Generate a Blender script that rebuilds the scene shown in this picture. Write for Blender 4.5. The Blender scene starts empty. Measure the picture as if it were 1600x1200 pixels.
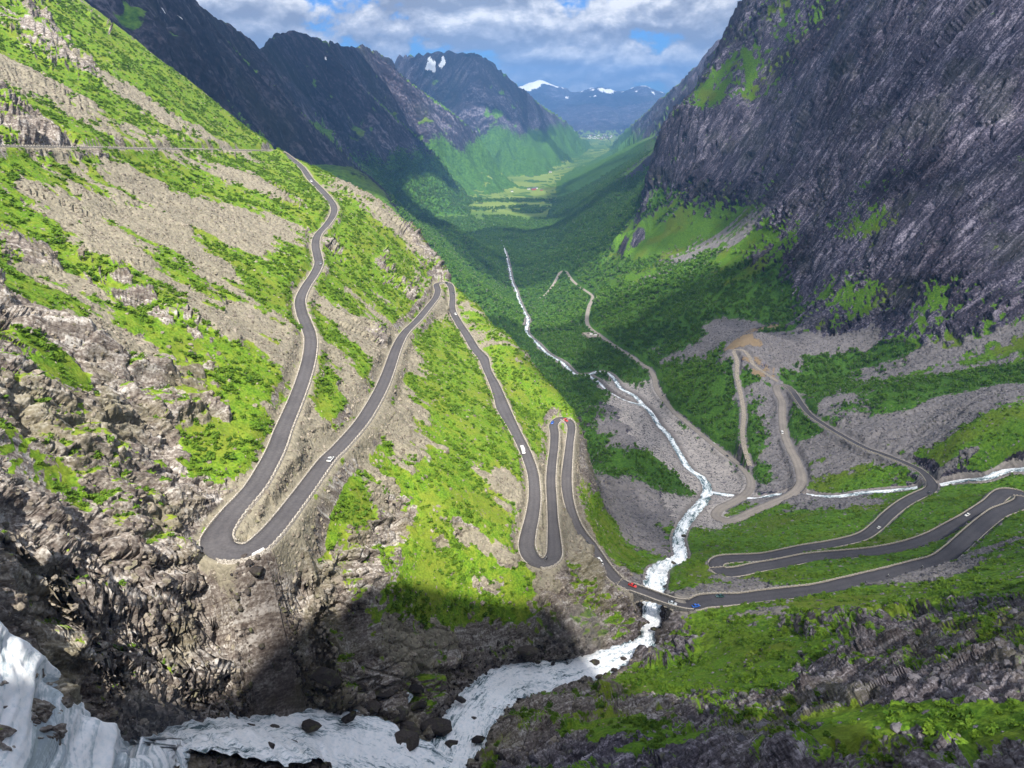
import bpy, bmesh, math, random, time
import numpy as np
from mathutils import Vector, Matrix
T_START = time.time()
random.seed(5); rng = np.random.default_rng(5)
SC = bpy.context.scene
COL = SC.collection
# ---------------------------------------------------------------- camera
EYE = Vector((0, 0, 700.0))
cd = bpy.data.cameras.new('camera'); cam = bpy.data.objects.new('camera', cd); COL.objects.link(cam)
cd.sensor_fit = 'HORIZONTAL'; cd.sensor_width = 36.0; cd.lens = 36.0 * 1100 / 1600
cd.clip_start = 1.0; cd.clip_end = 90000
cam.location = EYE; cam.rotation_euler = (math.radians(90) - math.atan(450 / 1100), 0, 0)
SC.camera = cam
# ---------------------------------------------------------------- sky, sun, exposure
SUN_DIR = Vector((.08, -.63, .77)).normalized()           # towards the sun: behind and left of the viewpoint
SUN_EL = math.asin(SUN_DIR.z); SUN_AZ = math.atan2(SUN_DIR.x, SUN_DIR.y)
W = bpy.data.worlds.new('World'); SC.world = W; W.use_nodes = True
nt = W.node_tree; nt.nodes.clear()
def wn(t, **k):
    n = nt.nodes.new(t)
    for a, b in k.items(): setattr(n, a, b)
    return n
wl = nt.links.new
out = wn('ShaderNodeOutputWorld'); bg = wn('ShaderNodeBackground'); wl(bg.outputs[0], out.inputs[0])
sky = wn('ShaderNodeTexSky', sky_type='NISHITA', sun_disc=False, sun_elevation=SUN_EL, sun_rotation=SUN_AZ, altitude=700, air_density=1.0, dust_density=.6, ozone_density=1.6)
bg.inputs[1].default_value = .14
# broken cloud deck about 2 km up: direction -> place on a level sheet
geo = wn('ShaderNodeNewGeometry'); sep = wn('ShaderNodeSeparateXYZ'); wl(geo.outputs['Incoming'], sep.inputs[0])
def wm(op, a, b=None, c=None):
    n = wn('ShaderNodeMath', operation=op)
    for i, v in enumerate((a, b, c)):
        if v is None: continue
        if isinstance(v, (int, float)): n.inputs[i].default_value = v
        else: wl(v, n.inputs[i])
    return n.outputs[0]
zup = wm('MULTIPLY', sep.outputs[2], -1.0)
px = wm('MULTIPLY', sep.outputs[0], -1.0); py = wm('MULTIPLY', sep.outputs[1], -1.0); pz = wm('MULTIPLY', wm('POWER', wm('MAXIMUM', zup, 0.0), .8), 1.35)
def cloud_sheet(dz, scale, detail, off):
    cmb = wn('ShaderNodeCombineXYZ'); wl(wm('ADD', px, off), cmb.inputs[0]); wl(py, cmb.inputs[1]); wl(wm('ADD', pz, dz), cmb.inputs[2])
    n = wn('ShaderNodeTexNoise', noise_dimensions='3D'); n.inputs['Scale'].default_value = scale; n.inputs['Detail'].default_value = detail
    n.inputs['Roughness'].default_value = .58; n.inputs['Distortion'].default_value = .15; wl(cmb.outputs[0], n.inputs['Vector']); return n.outputs['Fac']
d0 = cloud_sheet(0, 7.5, 9, 4.3); d1 = cloud_sheet(.022, 7.5, 6, 4.3); big = cloud_sheet(0, 2.2, 2, 9.1)
dens = wm('ADD', d0, wm('MULTIPLY', wm('SUBTRACT', big, .5), .35))
mr = wn('ShaderNodeMapRange', interpolation_type='SMOOTHSTEP'); wl(dens, mr.inputs[0]); mr.inputs[1].default_value = .40; mr.inputs[2].default_value = .47
cover = mr.outputs[0]
lit = wn('ShaderNodeMapRange'); wl(wm('SUBTRACT', d0, d1), lit.inputs[0]); lit.inputs[1].default_value = -.09; lit.inputs[2].default_value = .12  # bright cloud tops and grey undersides painted into the colour by noise offset
ccol = wn('ShaderNodeValToRGB'); wl(lit.outputs[0], ccol.inputs[0])
ccol.color_ramp.elements[0].color = (1.45, 1.6, 2.0, 1); ccol.color_ramp.elements[0].position = .15
ccol.color_ramp.elements[1].color = (4.9, 4.9, 4.9, 1); ccol.color_ramp.elements[1].position = .92
e = ccol.color_ramp.elements.new(.5); e.color = (2.5, 2.65, 3.05, 1)
skyc = wn('ShaderNodeMix', data_type='RGBA', blend_type='MULTIPLY'); skyc.inputs[0].default_value = 1
wl(sky.outputs[0], skyc.inputs[6]); skyc.inputs[7].default_value = (.125, .28, .56, 1)
mx = wn('ShaderNodeMix', data_type='RGBA'); wl(cover, mx.inputs[0]); wl(skyc.outputs[2], mx.inputs[6]); wl(ccol.outputs[0], mx.inputs[7])
wl(mx.outputs[2], bg.inputs[0])
ld = bpy.data.lights.new('sun', 'SUN'); sun = bpy.data.objects.new('sun', ld); COL.objects.link(sun)
ld.energy = 5.0; ld.angle = math.radians(.53); ld.color = (1.0, .955, .88)
sun.rotation_euler = (-SUN_DIR).to_track_quat('-Z', 'Y').to_euler(); sun.location = (0, 0, 4000)
VS = SC.view_settings; VS.view_transform = 'Standard'; VS.look = 'None'; VS.exposure = 0.95; VS.gamma = 1.0; VS.use_curve_mapping = False
SC.cycles.max_bounces = 4; SC.cycles.diffuse_bounces = 2; SC.cycles.glossy_bounces = 1; SC.cycles.transparent_max_bounces = 12; SC.cycles.volume_bounces = 0
SC.cycles.use_denoising = True; SC.cycles.denoiser = 'OPENIMAGEDENOISE'; SC.cycles.denoising_input_passes = 'RGB_ALBEDO_NORMAL'; SC.cycles.denoising_prefilter = 'ACCURATE'; SC.cycles.use_adaptive_sampling = True; SC.cycles.adaptive_threshold = .017
# ---------------------------------------------------------------- surveyed tables (metres; x right, y away, z above or below the eye)
SPOTS = [(-225.1,273.1,-16.7),(-229.8,332.7,-21),(-234.9,399.1,-25.8),(-240.1,465.4,-30.6),(-245.3,531.8,-35.4),(-250.5,598.1,-40.2),(-255.6,664.4,-45),(-260.8,730.8,-49.8),(-266,797.1,-54.6),(-271.1,863.4,-59.5),(-244.7,816.8,-64),(-218.5,763.5,-69.1),(-194.9,704.8,-74.4),(-175.3,662.3,-78.4),(-156.6,619.4,-82.4),(-146,589.5,-85.1),(-141.2,563.8,-87.3),(-139.3,534.3,-89.8),(-139,507.4,-92.1),(-134.7,483,-94.2),(-126.9,456.5,-96.6),(-122.1,440.2,-98),(-119.7,421.1,-99.6),(-118.5,394.5,-101.9),(-115.9,373.7,-103.7),(-109.8,354.9,-105.4),(-105.2,343.6,-106.4),(-97.7,324.2,-108.2),(-93.1,305.1,-109.8),(-89.9,285.2,-111.6),(-87.4,261.8,-113.6),(-85.7,238.1,-115.6),(-84.4,224.8,-116.7),(-84,212.5,-117.8),(-84.4,200.3,-118.8),(-86.6,188.8,-119.8),(-87.6,180.6,-120.5),(-87.2,174.7,-121),(-84,170.6,-121.4),(-79.9,169.5,-121.8),(-75.9,171.6,-122.2),(-74,177.1,-122.7),(-72.6,189,-123.7),(-71.4,208.3,-125.3),(-70.2,235.3,-127.6),(-68,249.8,-128.9),(-65.2,279,-131.4),(-65.1,318.6,-134.7),(-66.9,355.3,-137.9),(-70.4,406.5,-142.2),(-71,445.6,-145.6),(-67.6,485.6,-149),(-65,540.4,-153.6),(-63.9,573.8,-156.5),(-65.7,608,-159.4),(-70,639.1,-162),(-66.4,650.3,-163.1),(-60.3,649.9,-163.6),(-56.3,637.5,-164.7),(-53.2,612,-166.9),(-50.9,580.5,-169.5),(-43.5,551.9,-172.1),(-35.2,525.8,-174.4),(-28,501.6,-176.5),(-21.1,484.8,-178.1),(-17.2,463.6,-179.9),(-12.2,444,-181.6),(-8.4,425.6,-183.2),(-5.3,408.5,-184.7),(1.5,383.3,-186.9),(7.4,359.9,-189),(10.6,343,-190.4),(11.7,330.8,-191.5),(11.6,314.2,-192.9),(9.9,298.9,-194.2),(8.1,288.6,-195.1),(6.9,277.8,-196),(8.8,269.8,-196.7),(13.1,266.4,-197.2),(17.3,268.4,-197.6),(19.8,274.8,-198.1),(20.4,288.9,-199.3),(20.9,309.2,-201.1),(21.6,330.5,-202.9),(22.3,353.9,-204.9),(24.5,380.2,-207.1),(27,403.6,-209.1),(28.7,427.1,-211.1),(29,444.1,-212.6),(33.8,455.8,-213.6),(38.9,455.7,-214.1),(41.6,446.3,-214.9),(38.8,424,-216.8),(35.9,401.6,-218.7),(33.7,380.9,-220.5),(33.5,361.9,-222.1),(35.2,345.7,-223.5),(37.8,332.3,-224.7),(42.7,320,-225.8),(47.4,306.7,-227),(52.7,295.6,-228),(58.6,289.9,-228.7),(66.5,285.9,-229.5),(74.4,281.9,-230.2),(82.3,279,-230.9),(88.7,279.2,-231.5),(95.4,282.8,-232.1),(103.9,284.7,-232.9),(115.9,286.9,-233.9),(130.3,291,-235.2),(148.5,295.5,-236.8),(159.8,298.4,-237.8),(179.2,306.2,-239.6),(203.6,316.2,-241.8),(227.4,326.5,-244),(243.7,333.8,-245.5),(259.6,346,-247.2),(278.8,362.8,-249.4),(300.1,381,-251.8),(320.3,397,-254),(336.8,406.6,-255.6),(348.2,414.1,-256.7),(354.5,421.3,-257.5),(355.5,427.2,-258.1),(352.3,430.4,-258.4),(346.9,430.3,-258.9),(340.5,426.2,-259.5),(330.6,418.7,-260.6),(308.9,405.3,-262.8),(293.2,396.9,-264.3),(274.2,387.1,-266.1),(255.7,380.5,-267.8),(234.7,376.6,-269.6),(215.8,375.7,-271.2),(196.6,375.3,-272.8),(183.9,373.8,-273.9),(168.8,370.9,-275.2),(154,368.6,-276.5),(143.3,366.3,-277.4),(135.3,366.2,-278.1),(131.2,370.1,-278.6),(131.8,376.9,-279.2),(137.8,381.8,-279.8),(151.4,384.8,-281),(167.4,388.1,-282.4),(182.5,394.3,-283.8),(201.9,402.6,-285.6),(221.8,409.6,-287.4),(247.7,421.5,-289.8),(266.4,437,-291.9),(284.3,455.3,-294),(307.5,476.8,-296.7),(327.9,492.3,-298.9),(341.5,501.6,-300.3),(350.2,511.2,-301.4),(355.8,523.8,-302.6),(358.3,542,-304.1),(353.8,558.6,-305.6),(344.2,579.4,-307.5),(334.7,596.8,-309.2),(325.7,637,-312.7),(320.3,683.9,-316.7),(323.9,717.1,-319.6),(330.6,756.8,-323),(333.7,782.8,-325.2),(329.2,794.5,-326.3),(321.4,791.2,-327),(317.6,775.1,-328.4),(314.8,752.3,-330.4),(303.2,717.3,-333.5),(293.8,685.1,-336.4),(289.3,655.5,-338.9),(287.1,627.1,-341.3),(282,600.9,-343.6),(274.4,585.2,-345.1),(260,571.7,-346.8),(239,560.4,-348.8),(218.9,550.4,-350.7),(201.6,540.4,-352.4),(191.7,539.6,-353.2),(186,548.3,-354.1),(193.7,562.9,-355.5),(210.8,577.7,-357.4),(229,596.6,-359.7),(240.6,617.7,-361.7),(244.9,640,-363.6),(243.3,665.9,-365.8),(236.7,699.2,-368.7),(227.7,743.5,-372.6),(218.1,795.1,-377),(210.6,835.5,-380.5),(208.2,882.1,-384.5),(207.2,930.6,-388.6),(214.5,987.4,-393.5),(215.7,1032.2,-397.3),(207.6,1069.6,-400.5),(200.7,1107.2,-403.8),(182,1183.6,-410.5),(163.7,1269.9,-418),(152.7,1338.6,-423.9),(156.5,1414.1,-430.3),(173.1,1534.4,-440.6),(195.7,1675.3,-452.8),(177.3,1816.3,-464.9),(166.1,1940.1,-475.4),(161.6,2087,-487.9),(143.8,2077.7,-489.6),(119.1,1974.1,-498.7),(92.6,1889.7,-506.2),(65.7,1846.3,-510.5),(-126.6,267.3,-82),(-168.5,283.6,-60),(-194.5,270.5,-45),(-206,358.7,-44),(-205.3,464.6,-57),(-331.4,500.2,19.2),(-405.4,631,70.3),(-464.3,941.7,53.7),(-533.1,962.2,107.3),(-386.7,922.2,7.2),(-140.1,184.9,-56.7),(-130.1,207.6,-74.1),(-117,143.3,-74.4),(-111.8,153.6,-88.7),(-98.4,150.8,-107.7),(-126.7,161.2,-65.9),(-110.1,196.2,-101.9),(-163.1,221.4,-50.9),(-95.1,132.4,-101.6),(-97.7,117.8,-90.4),(-94.4,157.9,-112.8),(-94.5,119,-101.2),(-90,144.2,-122.6),(-80,162.3,-125.7),(-79.3,156,-130.4),(-71.7,151.9,-149.3),(-74.6,153.9,-139.7),(-69.3,165.1,-140.3),(-81.3,137.8,-135.4),(-88.7,161.2,-121.5),(-103.5,119.4,-83.8),(-103.9,137.1,-96.2),(-104.1,166.1,-97.9),(-92.8,137.6,-113.1),(-86,153.6,-124.1),(-56.7,209.5,-147),(-55.4,196.3,-164.1),(-55.9,192,-180),(-54.4,182,-187.4),(-27.6,260.5,-166.3),(-26.4,238.5,-183.1),(-25.6,226.6,-189.4),(-24.9,213.6,-200.2),(-24.3,203.6,-209.5),(-67.3,172.3,-136.9),(-67.2,164.8,-154.5),(-63.6,181.2,-134.2),(-69.4,170.4,-128.1),(12.9,258.7,-199.2),(0,256,-196.5),(23.2,262,-202.8),(14.1,249.6,-208.7),(13.9,240.6,-221.9),(37.4,277.5,-228.1),(47.8,281,-238.9),(36.3,263.5,-235.4),(-48.4,257.5,-151.8),(-49,326.3,-151.1),(-586.4,1058.4,69.6),(-666.4,1202.7,2.1),(-799.7,1443.3,-81.1),(-510.8,1035.9,12.9),(-580.4,1177.2,-58.8),(-696.5,1412.6,-150.4),(-425.4,1014.4,-36.1),(-483.4,1152.7,-111.1),(-580.1,1383.3,-209.3),(-326.9,892,-28.1),(-359.6,981.2,-72.8),(-408.6,1115,-149.2),(-490.3,1338,-251.2),(-302.9,948.3,-110.4),(-344.3,1077.6,-204.6),(-413.1,1293.1,-331.5),(-208.1,824.1,-84.9),(-228.9,906.5,-140.2),(-260.2,1030.2,-233.7),(-312.2,1236.2,-361.2),(-156.9,784.5,-107.8),(-172.5,862.9,-162.5),(-196.1,980.6,-254.7),(-235.3,1176.7,-381.6),(-110.9,731.6,-129.5),(-122,804.8,-183.2),(-138.6,914.6,-272.9),(-166.4,1097.5,-397.8),(-81.2,685.2,-139.9),(-89.3,753.7,-191.9),(-101.5,856.5,-278.4),(-121.8,1027.8,-399.6),(-68.4,658.5,-150.3),(-75.3,724.3,-201.7),(-85.6,823.1,-287.1),(-102.7,987.7,-407.4),(-50.5,638,-164.8),(-55.5,701.8,-216.5),(-63.1,797.5,-302),(-75.7,957,-423.2),(-25.4,599.5,-173.3),(-27.9,659.4,-223.7),(-31.7,749.3,-306.7),(-38.1,899.2,-425),(-5.2,545,-178),(-5.7,599.5,-225.8),(-6.5,681.2,-304.3),(-7.8,817.5,-416.9),(11,519.9,-188.3),(12.2,571.9,-235.7),(13.8,649.9,-313.3),(16.6,779.8,-425.4),(24.3,497.4,-198.2),(26.8,547.1,-245.4),(30.4,621.8,-322.5),(36.5,746.1,-434.3),(33.2,480.9,-201.8),(36.5,528.9,-248.5),(41.5,601.1,-324.6),(49.8,721.3,-435.3),(43.9,463.9,-208.3),(48.3,510.3,-254.7),(54.9,579.9,-330.2),(65.8,695.9,-440.5),(-93.3,101.7,-90.1),(-92.3,102.6,-93.1),(-91.9,108.2,-106.4),(-88.1,111.3,-121.7),(-91.7,95,-100.8),(-88.9,87.9,-108),(-82.9,121.4,-140.8),(-79,133.3,-152.4),(-71.9,146.3,-164.7),(-63,160.1,-180.3),(-86.3,105.1,-129.1),(-90,122.5,-122.3),(-81.1,116.6,-143.2),(-49.3,165.6,-192),(-31.5,167.5,-200),(-23,165.2,-203),(-22.5,160.9,-202),(-19.3,175.9,-207),(-16.4,191.1,-212),(-10.1,209.6,-219),(0,225.4,-226),(13.7,231.5,-230),(28.2,239.3,-234),(43.7,249.1,-238),(60.8,262.2,-243),(68.3,276.5,-247),(75.1,305,-255),(88.5,355.2,-275),(98.8,387.3,-290),(118.4,413.6,-302),(124.9,439,-312),(131.1,467.5,-322),(143,500.1,-333),(161.7,540.4,-345),(184.2,583.2,-358),(196.6,617.3,-364),(196.6,641.9,-367),(190.1,669.6,-371),(190.8,718,-377),(191.3,771.3,-383),(187.1,808.5,-387),(186,854.3,-391),(181.5,890.7,-395),(175.8,936.2,-400),(162.7,972.4,-404),(159.6,1018.4,-408),(153.5,1048.2,-410),(139.4,1059.2,-411),(121,1050.2,-413),(103.1,1055.3,-415),(91.2,1103.6,-419),(84.6,1133.1,-422),(63.6,1197.6,-430),(49.1,1279.9,-440),(29.2,1392.3,-452),(35.8,1512.5,-464),(28.4,1677.8,-490),(17.6,1875.5,-515),(9.4,2020.8,-522),(0,2113.9,-526),(-8.5,2312.5,-532),(-23.8,2609.3,-540),(-41.9,2887.4,-545),(417.7,482.1,-266),(404,488.9,-272),(395,494.7,-277),(380.8,497.4,-285),(371.7,508.9,-294),(359.7,517,-303),(350.8,522.4,-308),(333.5,533.9,-318),(313.9,544.6,-327),(298.7,552.3,-335),(285.1,565.5,-343),(274,580.5,-350),(258.3,586,-354),(246.2,585.8,-356),(233.7,584.4,-358),(212.9,596.4,-361),(194.1,607.4,-364),(97.8,346.2,-268),(101.2,325,-256),(62,353.7,-262),(78.9,357.5,-272),(96.8,632.6,-328.5),(140.9,690.8,-358.7),(70.7,444.4,-283.7),(110,518.5,-331),(99,824.1,-381.7),(97.8,995.2,-407.1),(74.4,1089.5,-422.7),(44.5,427.7,-247.1),(64.3,475.7,-274.8),(-56,1499,-401.5),(-97.1,1496.9,-372.5),(-153.2,2094.4,-443),(-267.2,1982.1,-329.7),(-348.1,1969.5,-241.6),(-390.4,1859.5,-180.7),(-25.6,1349.8,-414.1),(-223.8,2490,-414.2),(255.4,481.4,-307.3),(406.2,689.2,-282),(441.9,642.7,-262.9),(469.6,597.6,-244.5),(404.7,495.8,-257.5),(377.7,529,-274.7),(479,877.8,-295.6),(439.6,1062.6,-305.2),(573.7,757.2,-232.3),(521.7,805.8,-259.2),(505.4,1623.1,-227.2),(451,2560.6,-292.2),(686.4,4952.7,-357.4),(675.6,1051.7,117.2),(651.1,1351.3,150.7),(611.6,1904.2,212.3),(597.1,2065.4,230.3),(538,1238.2,-99.6),(582.1,956.8,-77),(562.9,2230.1,0),(564.2,2538,-100.4),(478.1,1045.9,-221.2),(526.2,885.5,-187.3),(616.5,886.7,-71.3),(519.9,1470.8,-180.4),(623.3,3138.7,-200.7),(314.8,1721.5,-364.2),(396.7,1446.6,-306),(325.8,1154.9,-331.7),(249.5,1326.7,-381),(278.8,960.3,-352.7),(241.7,2689.2,-447.3),(376.6,3278.4,-402.2),(164.1,2244,-474.7),(234.8,1582.7,-393.8),(288.9,857.6,-301.8),(327.1,902.5,-294.8),(276.9,750.6,-339.4),(246.5,671.2,-348.5),(87.7,253.3,-229.9),(117.7,259.5,-220.7),(74.4,209.2,-208.8),(52.3,220.9,-220.4),(87.8,185.2,-184.9),(117.4,203.6,-184.8),(162.7,240.1,-200.7),(214.2,276.8,-212.4),(261.9,302.3,-212.1),(104,146.9,-144.4),(128.9,139.6,-126.7),(60.4,59.8,-73.4),(53.4,84.5,-103.9),(30.6,121.2,-148.9),(19.4,156.8,-179.2),(50.4,136,-155.4),(61.5,125.8,-139.5),(9,141.7,-174.1),(0,188,-205.5),(12,199.6,-211.8),(76.5,264.1,-243.7),(86.6,103.5,-106.5),(152.3,191.9,-163.1),(120.3,159.7,-147.4),(193,216.4,-172),(36.9,220.9,-225.7),(0,25,-40),(0,60,-92),(0,100,-138),(-30,25,-50),(30,25,-48),(50,50,-80),(-50,50,-85),(-80,70,-98),(70,35,-75),(120,60,-90),(-120,80,-90),(-140,60,-60),(150,80,-70),(30,90,-130),(60,80,-108),(-40,100,-138),(-90,100,-112),(-25,110,-150),(-432,2700,-548),(-189,2700,-548),(0,2700,-548),(162,2700,-548),(-528,3300,-550.9),(-231,3300,-550.9),(0,3300,-550.9),(198,3300,-550.9),(-672,4200,-555.2),(-294,4200,-555.2),(0,4200,-555.2),(252,4200,-555.2),(-814,5200,-560),(-346,5200,-560),(18,5200,-560),(330,5200,-560),(-905,6500,-560),(-320,6500,-560),(135,6500,-560),(525,6500,-560),(-1010,8000,-560),(-290,8000,-560),(270,8000,-560),(750,8000,-560),(-1150,10000,-560),(-250,10000,-560),(450,10000,-560),(1050,10000,-560),(-1360,13000,-560),(-190,13000,-560),(720,13000,-560),(1500,13000,-560),(-1640,17000,-560),(-110,17000,-560),(1080,17000,-560),(2100,17000,-560),(-1299,750,300),(-3464.1,2000,200),(-1092.7,1302.3,150),(-1500,2598.1,-200),(-606.2,350,150),(-303.1,175,40),(-158.9,84.5,0),(259.8,150,-90),(606.2,350,-120),(1125.8,650,200),(1060.7,1060.7,260),(2165.1,1250,500),(1500,2598.1,300),(1368.1,3758.8,100),(1552.9,5795.6,-150),(2588.2,9659.3,-500),(4500,7794.2,0),(-4500,7794.2,-300),(-8000,13856.4,-500),(8000,13856.4,-300),(0,20000,-560),(158.9,84.5,-60)]
CRESTS = [[(-898.23,1201.33,451.31,2,-600),(-852.32,1585.42,338.09,2,-600),(-856.99,2134.38,237.95,2,-600),(-902.12,2544.83,195.78,2,-600),(-915.34,2856.95,165.09,2,-600),(-969.29,3206.71,227.92,2,-600),(-961.25,3469.29,266.91,2,-600),(-920.36,3635.3,261.05,2,-600),(-877.9,3851.21,239.67,2,-600),(-851.44,4112.79,237.66,2,-600),(-853.54,4520.12,267.91,2,-600),(-844.72,4928.13,248.08,2,-600),(-859.46,5533.65,245.41,2,-600)],
  [(-856.99,2134.38,237.95,1.9,-600),(-741.12,2230.08,68.59,1.9,-600),(-608.74,2373.17,-93.9,1.9,-600),(-523.55,2505.89,-212,1.9,-600)],
  [(-934.73,3579.98,264.95,2,-600),(-737.32,3676.8,62.56,2,-600),(-525.9,3844.19,-152.11,2,-600),(-377.9,3962.02,-295.71,2,-600)],
  [(-846.37,4521.47,267.99,2,-600),(-615.59,4609.07,89.03,2,-600),(-398.01,4703.19,-66.31,2,-600),(-228.27,4844.63,-215.11,2,-600)],
  [(-1434.89,7259.55,376.28,2.1,-600),(-1112.65,6911.01,316.86,2.1,-600),(-876.1,6642.47,329.42,2.1,-600),(-639.27,6468.49,335.28,2.1,-600),(-295.45,6192.96,339.46,2.1,-600),(-182.09,6297.37,279.28,2.1,-600),(-54.09,6499.77,175.21,2.1,-600),(114.09,6799.04,47.52,2.1,-600),(304.09,7193.58,-84.43,2.1,-600),(522.61,7682.24,-199.52,2.1,-600),(713.36,8168.91,-349.54,2.1,-600),(932.33,8649.9,-524.65,2.1,-600)],
  [(695.92,1981.34,448.08,3,-40),(646.02,2207.41,253.91,3,-40),(668.69,2408.91,208.11,3,-40),(733.22,2805.78,160.05,3,-40),(763.99,3004.38,137.75,3,-40)],
  [(1236.15,4013.97,361.3,2.1,-600),(1139.49,4249.89,295.82,2.1,-600),(1120.33,4667.43,185.93,2.1,-600),(1125.82,5179.05,80.15,2.1,-600),(1150.6,5888.64,-13.77,2.1,-600),(1183.1,6797.81,-149.56,2.1,-600),(1185.74,7709.35,-292.65,2.1,-600),(1159.46,8521.48,-489.02,2.1,-600)],
  [(-889.42,17477.38,-343,0.42,-620),(-144.72,17199.39,0,0.42,-620),(355.37,16996.29,249.97,0.42,-620),(595.28,16989.57,354.19,0.42,-620),(825.23,16979.96,171.19,0.42,-620),(1040.09,17168.52,0,0.42,-620),(1309.13,16949.52,92.19,0.42,-620),(1632.15,16921.47,131.36,0.42,-620),(1920.05,16387.9,215.79,0.42,-620),(2262.62,16646.94,116.34,0.42,-620),(2545.29,16403.7,127.34,0.42,-620),(2748.59,16269.46,239.28,0.42,-620),(3021.3,16221.03,113.37,0.42,-620),(3633.09,16607.25,0,0.42,-620),(4834.63,16818.93,-197.41,0.42,-620)],
  [(978.48,14466.95,-169.81,0.35,-620),(1431.02,14127.71,-110.37,0.35,-620),(1918.73,14170.69,-199.79,0.35,-620),(2529.25,14277.71,-89.18,0.35,-620),(3439.74,14600.28,0,0.35,-620)]]
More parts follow.
